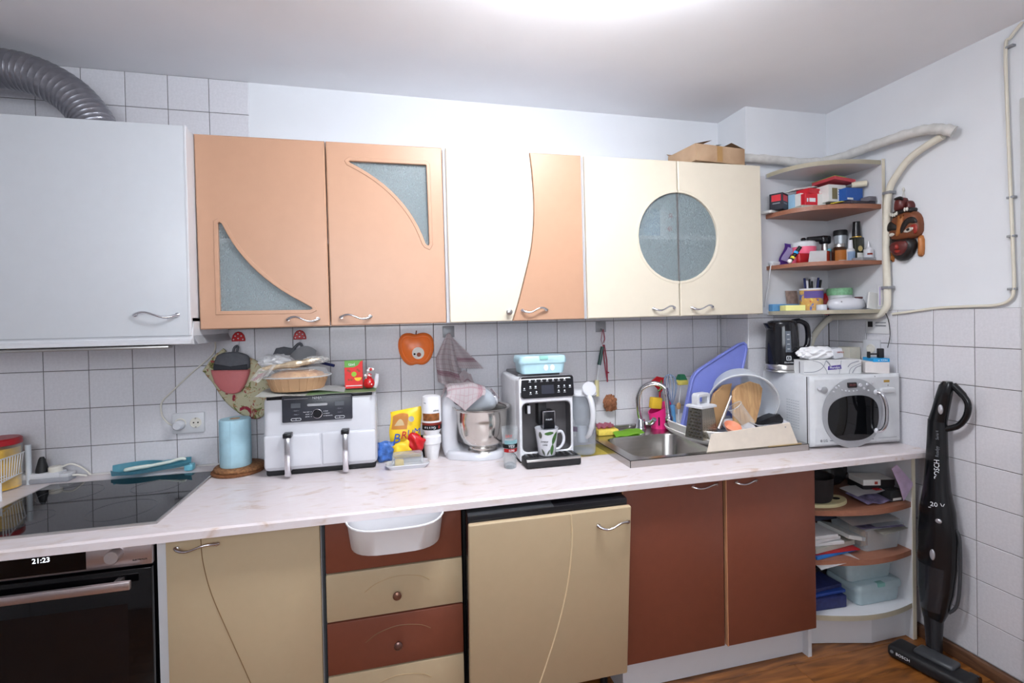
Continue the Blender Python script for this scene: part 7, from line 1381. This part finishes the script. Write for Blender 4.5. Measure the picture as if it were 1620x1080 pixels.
bs1 = obj('grey_carton', bx(nb(), 2.640, 2.775, -.60, -.50, ZA1+.03, ZA1+.058, M=RZ(-.25, (2.7, -.55, 0))), 'black_matte', smooth=0); tag(bs1, 'black carton in the middle of the stack on the upper lower-shelf', 'box')
bs0 = obj('black_case', bx(nb(), 2.650, 2.775, -.598, -.50, ZA1, ZA1+.029, r=.003, M=RZ(-.25, (2.7, -.55, 0))), P('case_black', 40, 42, 46, .4), smooth=40); tag(bs0, 'dark case at the bottom of the carton stack', 'case')
bs2, M_ = carton('flat_carton', 'flat white carton with black end on top of the carton stack', 'box', 2.625, 2.760, ZA1+.0585, ZA1+.083, -.605, .095, 'carton_white', -.25, prints=((.55, 1.0, 0, 1, 'label_black'), (.36, .46, .2, .7, 'label_redbrown')))
pkt = obj('printed_packet', sheet(nb(), lambda u, v: Vector((2.575+.13*u-.02*v, -.655+.09*v, ZA1+.006+.020*v+.004*math.sin(9*u))), 10, 6, .006), P('packet_print', 150, 140, 176, .4, noise=.5, nscale=30), smooth=60); tag(pkt, 'shiny printed packet at the front of the upper lower-shelf', 'packet')
pkt2 = obj('white_envelope', sheet(nb(), lambda u, v: Vector((2.545+.16*u, -.635+.09*v+.01*u, ZA1+.036+.006*v+.006*u+.003*math.sin(7*u))), 8, 6, .004), 'paper_white', smooth=60); tag(pkt2, 'white envelope with red stamp lying on the printed packet', 'envelope'); obj('stamp', bx(nb(), 2.66, 2.69, -.62, -.60, ZA1+.045, ZA1+.0475), 'lid_red', pkt2)
dkb = obj('dark_box', bx(nb(), 2.70, 2.775, -.650, -.61, ZA1, ZA1+.046, r=.003), P('box_charcoal', 50, 52, 54, .5), smooth=40); tag(dkb, 'small charcoal box beside the side panel on the upper lower-shelf', 'box'); obj('label', bx(nb(), 2.712, 2.758, -.6508, -.650, ZA1+.006, ZA1+.016), 'carton_white', dkb)
pcd = obj('lilac_card', plate(nb(), [(2.672, .742), (2.700, .757), (2.783, .675), (2.783, .66), (2.735, .602), (2.715, .66)], [], -.6785, -.676), P('card_lilac', 190, 168, 196, .4, noise=.15, nscale=30), smooth=0); tag(pcd, 'lilac greeting card leaning against the shelf side panel', 'card')
# middle
cbx2 = thing('clear_box', 'clear plastic storage box on the middle lower shelf', 'storage box', (2.69, -.56, ZA2)); o_ = rrect(2.575, 2.775, -.640, -.46, .015, 3)
cx_, cy_ = 2.675, -.55; tt = bmesh.new(); R_ = [[tt.verts.new((cx_+(x-cx_)*s, cy_+(y-cy_)*s, ZA2+z)) for x, y in o_] for s, z in ((.9, 0), (1.0, .095), (.985, .095), (.885, .003))]
for Q, W in zip(R_, R_[1:]):
    for i in range(len(Q)): tt.faces.new((Q[i], Q[(i+1) % len(Q)], W[(i+1) % len(Q)], W[i]))
tt.faces.new(R_[0][::-1]); bmesh.ops.recalc_face_normals(tt, faces=tt.faces[:]); obj('tub', join(nb(), tt), 'frosted_plastic', cbx2, smooth=30)
obj('lid', bx(nb(), 2.570, 2.780, -.645, -.455, ZA2+.094, ZA2+.104, r=.003), 'frosted_plastic', cbx2)
for i in range(5): obj('contents', bx(nb(), 2.60+.032*i, 2.626+.032*i, -.60, -.49, ZA2+.005, ZA2+.07+.01*(i % 3), r=.004), ['beech_wood', 'cork', 'cardboard', 'board_shade', 'cream_edge'][i], cbx2)
for k, (lab, x0, x1, y0, dz_, rz, m) in enumerate((('white papers fanned out under the upper shelf board', 2.53, 2.74, -.66, .120, -.22, 'paper_white'), ('grey newspaper hanging over the clear box', 2.60, 2.78, -.672, .1105, .18, 'booklet_grey'), ('printed magazine under the fanned papers', 2.56, 2.77, -.655, .1055, -.1, 'packet_print'))):
    o = obj('papers', sheet(nb(), lambda u, v: Vector((x0+(x1-x0)*u, y0+.18*v, ZA2+dz_+.02*u*(1 if k == 0 else -.2)-.02*(1-v)*(1 if k == 1 else 0)+.012*k*0)), 8, 6, .004), m, smooth=40); o.data.transform(RZ(rz, ((x0+x1)/2, -.58, 0))); tag(o, lab, 'papers')
dkf = obj('dark_folder', bx(nb(), 2.325, 2.56, -.52, -.30, ZA2+.10, ZA2+.165, r=.004), P('folder_navy', 30, 34, 50, .6), smooth=0); tag(dkf, 'dark navy folder box at the back left of the middle lower shelf', 'folder')
pl1 = obj('blue_folder', bx(nb(), 2.322, 2.55, -.625, -.40, ZA2, ZA2+.014, r=.002, M=RZ(.10, (2.43, -.5, 0))), P('folder_blue', 40, 120, 200, .4), smooth=0); tag(pl1, 'bright blue folder at the bottom of the paper pile', 'folder')
rd1 = obj('red_folder', bx(nb(), 2.322, 2.56, -.628, -.41, ZA2+.0145, ZA2+.018, M=RZ(-.05, (2.43, -.5, 0))), 'lid_red', smooth=0); tag(rd1, 'thin red folder edge in the paper pile', 'folder')
for i, (a, b, c, rz, lab) in enumerate(((2.33, 2.56, .0185, .12, 'grey ring binder near the bottom of the paper pile'), (2.325, 2.50, .040, -.1, 'white notebook on the grey binder'), (2.325, 2.48, .056, .08, 'white exercise book second from the top of the pile'), (2.325, 2.47, .070, -.04, 'white exercise book on top of the paper pile'))):
    o = obj('notebook', bx(nb(), a, b, -.61, -.42, ZA2+c, ZA2+c+(.020 if i == 0 else .013), r=.001, seg=1, M=RZ(rz, ((a+b)/2, -.52, 0))), 'booklet_grey' if i == 0 else 'paper_white', smooth=0); tag(o, lab, 'notebook', 'notebooks on the middle lower shelf')
bl2 = obj('open_booklet', sheet(nb(), lambda u, v: Vector((2.335+.17*u, -.655+.12*v-.02*u, ZA2-.004-.030*(1-v)*(1-u)+.006*v+.004)), 8, 6, .003), 'paper_white', smooth=40); tag(bl2, 'white booklet sagging over the front edge of the middle lower shelf', 'booklet')
wbk = obj('white_book', bx(nb(), 2.51, 2.60, -.62, -.46, ZA2+.050, ZA2+.066, r=.001, seg=1, M=RM(.25, 'Y', (2.55, -.55, ZA2+.055))), 'carton_white', smooth=0); tag(wbk, 'white hardback leaning between the pile and the clear box', 'book')
# bottom
P('box_teal', 172, 192, 198, .4); P('clip_teal', 132, 184, 178, .4)
lunch_box('storage_box', 'pale teal lidded box at the bottom of the corner shelf', 2.535, 2.778, -.640, -.47, ZA3, ZA3+.088, 'box_teal', .030, 'teal storage boxes', 'clip_teal')
lunch_box('storage_box', 'pale teal lidded box stacked on the other teal box', 2.515, 2.765, -.615, -.45, ZA3+.0905, ZA3+.178, 'box_teal', .030, 'teal storage boxes', 'clip_teal')
P('cloth_navy', 38, 46, 96, .6, noise=.25, nscale=60)
for i, (lab, z0, z1, x1) in enumerate((('dark blue folded cloth bag at the bottom of the corner shelf', 0, .05, 2.505), ('blue plastic folder on the dark blue cloth bag', .052, .066, 2.51), ('dark blue folder on top of the blue stack', .068, .085, 2.50))):
    o = obj('folded_bag' if i == 0 else 'folder', bx(nb(), 2.325, x1, -.615+.01*i, -.42, ZA3+z0, ZA3+z1, r=.004, M=RZ(.06*(i-1), (2.42, -.5, 0))), 'cloth_navy' if i != 1 else P('folder_royal', 40, 70, 150, .4), smooth=40); tag(o, lab, 'cloth' if i == 0 else 'folder')
blk = crumple('black_cloth', 'black cloth heap behind the blue folders on the lowest shelf', 'cloth', (2.42, -.46, ZA3+.125), (.09, .07, .035), 'bag_black', 61, .3)

# ---------------------------------------------------------------- cordless stick vacuum
vc = thing('stick_vacuum', 'black cordless stick vacuum cleaner leaning on the right wall', 'vacuum cleaner', (2.74, -.80, 0))
P('vac_black', 20, 21, 24, .22, noise=0); P('vac_grey', 62, 64, 68, .35); P('vac_silver', 190, 190, 196, .25, metal=.5)
hmx = Matrix.Translation((2.655, -.83, 0)) @ Matrix.Rotation(-PI/2+.22, 4, 'Z')
fh = obj('floor_head', bx(nb(), -.125, .135, -.045, .055, .004, .052, r=.016, seg=3, M=hmx), 'black_matte', vc, smooth=50)
obj('head_cover', bx(nb(), -.05, .08, -.01, .06, .045, .066, r=.010, seg=2, M=hmx), 'vac_grey', fh, smooth=50); text('lettering', 'BOSCH', .015, 'print_white', fh, hmx @ Matrix.Translation((-.066, -.0458, .030)) @ Matrix.Rotation(PI/2, 4, 'X')); 
obj('emblem', lathe(nb(), [(0, .001), (.006, .001), (.006, 0), (0, 0)], (0, 0, 0), 14, hmx @ Matrix.Translation((-.104, -.0456, .031)) @ Matrix.Rotation(PI/2, 4, 'X')), 'print_grey', fh)
for x in (-.06, .10): obj('wheel', tube(nb(), [hmx @ Vector((x, .062, .022)), hmx @ Vector((x+.03, .062, .022))], .021, 14), 'black_plastic', fh)
obj('neck', tube(nb(), [(2.725, -.800, .045), (2.740, -.788, .10), (2.760, -.773, .165)], [.026, .028, .033], 14), 'black_plastic', vc, smooth=50)
def vring(z, cx, cy, rx, ry, n=24): return [(cx+rx*math.cos(2*PI*i/n)*(1 if True else 1), cy+ry*math.sin(2*PI*i/n), z) for i in range(n)]
spec = [(.155, 2.760, -.772, .030, .034), (.20, 2.764, -.774, .040, .048), (.28, 2.770, -.776, .048, .062), (.38, 2.775, -.778, .050, .068), (.50, 2.778, -.778, .050, .070), (.60, 2.782, -.776, .046, .062), (.68, 2.786, -.772, .036, .048), (.78, 2.790, -.770, .030, .040), (.88, 2.793, -.770, .026, .036), (.955, 2.795, -.770, .024, .034)]
obj('body', loft([vring(*s) for s in spec]), 'vac_black', vc, smooth=60)
obj('dust_box', loft([vring(z, cx-.004, cy, rx+.002, ry*.9) for z, cx, cy, rx, ry in spec[1:4]]), mat('vac_smoke', (.03, .03, .035), .08, alpha=.8), vc, smooth=60)
def vpt(px, py, off=0.0): return None
hs = [(.950, 2.795, -.770, .024, .034), (1.0, 2.794, -.783, .024, .030), (1.06, 2.793, -.797, .024, .027), (1.10, 2.792, -.807, .022, .024), (1.117, 2.792, -.811, .014, .016)]
obj('grip_stem', loft([vring(*s) for s in hs]), 'vac_black', vc, smooth=60)
obj('hand_loop', tube(nb(), spline([(2.798, -.826, 1.105), (2.803, -.862, 1.062), (2.806, -.873, 1.03), (2.806, -.865, .985), (2.804, -.838, .945), (2.798, -.800, .925)], 6), [.013]*6+[.011]*19+[.012]*6, 10), 'vac_black', vc, smooth=60)
def vac_btn(name, p, r, m): return obj(name, ball(nb(), p, *r, n=14), m, vc, smooth=60)
# front of the body faces the room: -x and -y
vac_btn('switch', (2.770, -.800, 1.005), (.007, .009, .020), 'vac_silver'); vac_btn('button', (2.744, -.805, .567), (.008, .014, .011), 'vac_silver'); vac_btn('latch', (2.727, -.795, .43), (.006, .010, .022), 'vac_silver'); obj('glint', tube(nb(), [(2.735, -.785, .50), (2.742, -.795, .53)], .004, 6), 'vac_silver', vc)
def vtext(s, size, z, m='print_grey', along=True, dx=-.030):
    for a, b in zip(spec, spec[1:]):
        if a[0] <= z <= b[0]: k = (z-a[0])/(b[0]-a[0]); _, cx1, cy1, rx1, ry1 = [p+(q-p)*k for p, q in zip(a, b)]
    n_ = Vector((-.81, -.586)); r_ = 1/math.sqrt((n_.x/rx1)**2+(n_.y/ry1)**2)+.0015
    M_ = Matrix.Translation((cx1+n_.x*r_, cy1+n_.y*r_, z)) @ Matrix.Rotation(-.945, 4, 'Z') @ Matrix.Rotation(PI/2, 4, 'X')
    if along: M_ = M_ @ Matrix.Rotation(PI/2, 4, 'Z')
    text('lettering', s, size, m, vc, M_)
vtext('BOSCH', .024, .765, 'print_white', dx=-.0235); vtext('Readyy', .015, .835, dx=-.022); vtext('Serie 4', .013, .90, dx=-.0195); vtext('20 V', .024, .628, 'print_white', False, dx=-.035)
obj('line', bx(nb(), -.03, .03, -.001, 0, -.0012, .0012, M=Matrix.Translation((2.753, -.800, .612)) @ Matrix.Rotation(-PI/4-.15, 4, 'Z')), 'print_white', vc)
obj('side_tube', tube(nb(), spline([(2.785, -.842, .54), (2.788, -.852, .50), (2.788, -.852, .36), (2.782, -.845, .25), (2.772, -.822, .205)], 5), .006, 8), 'vac_grey', vc, smooth=60)
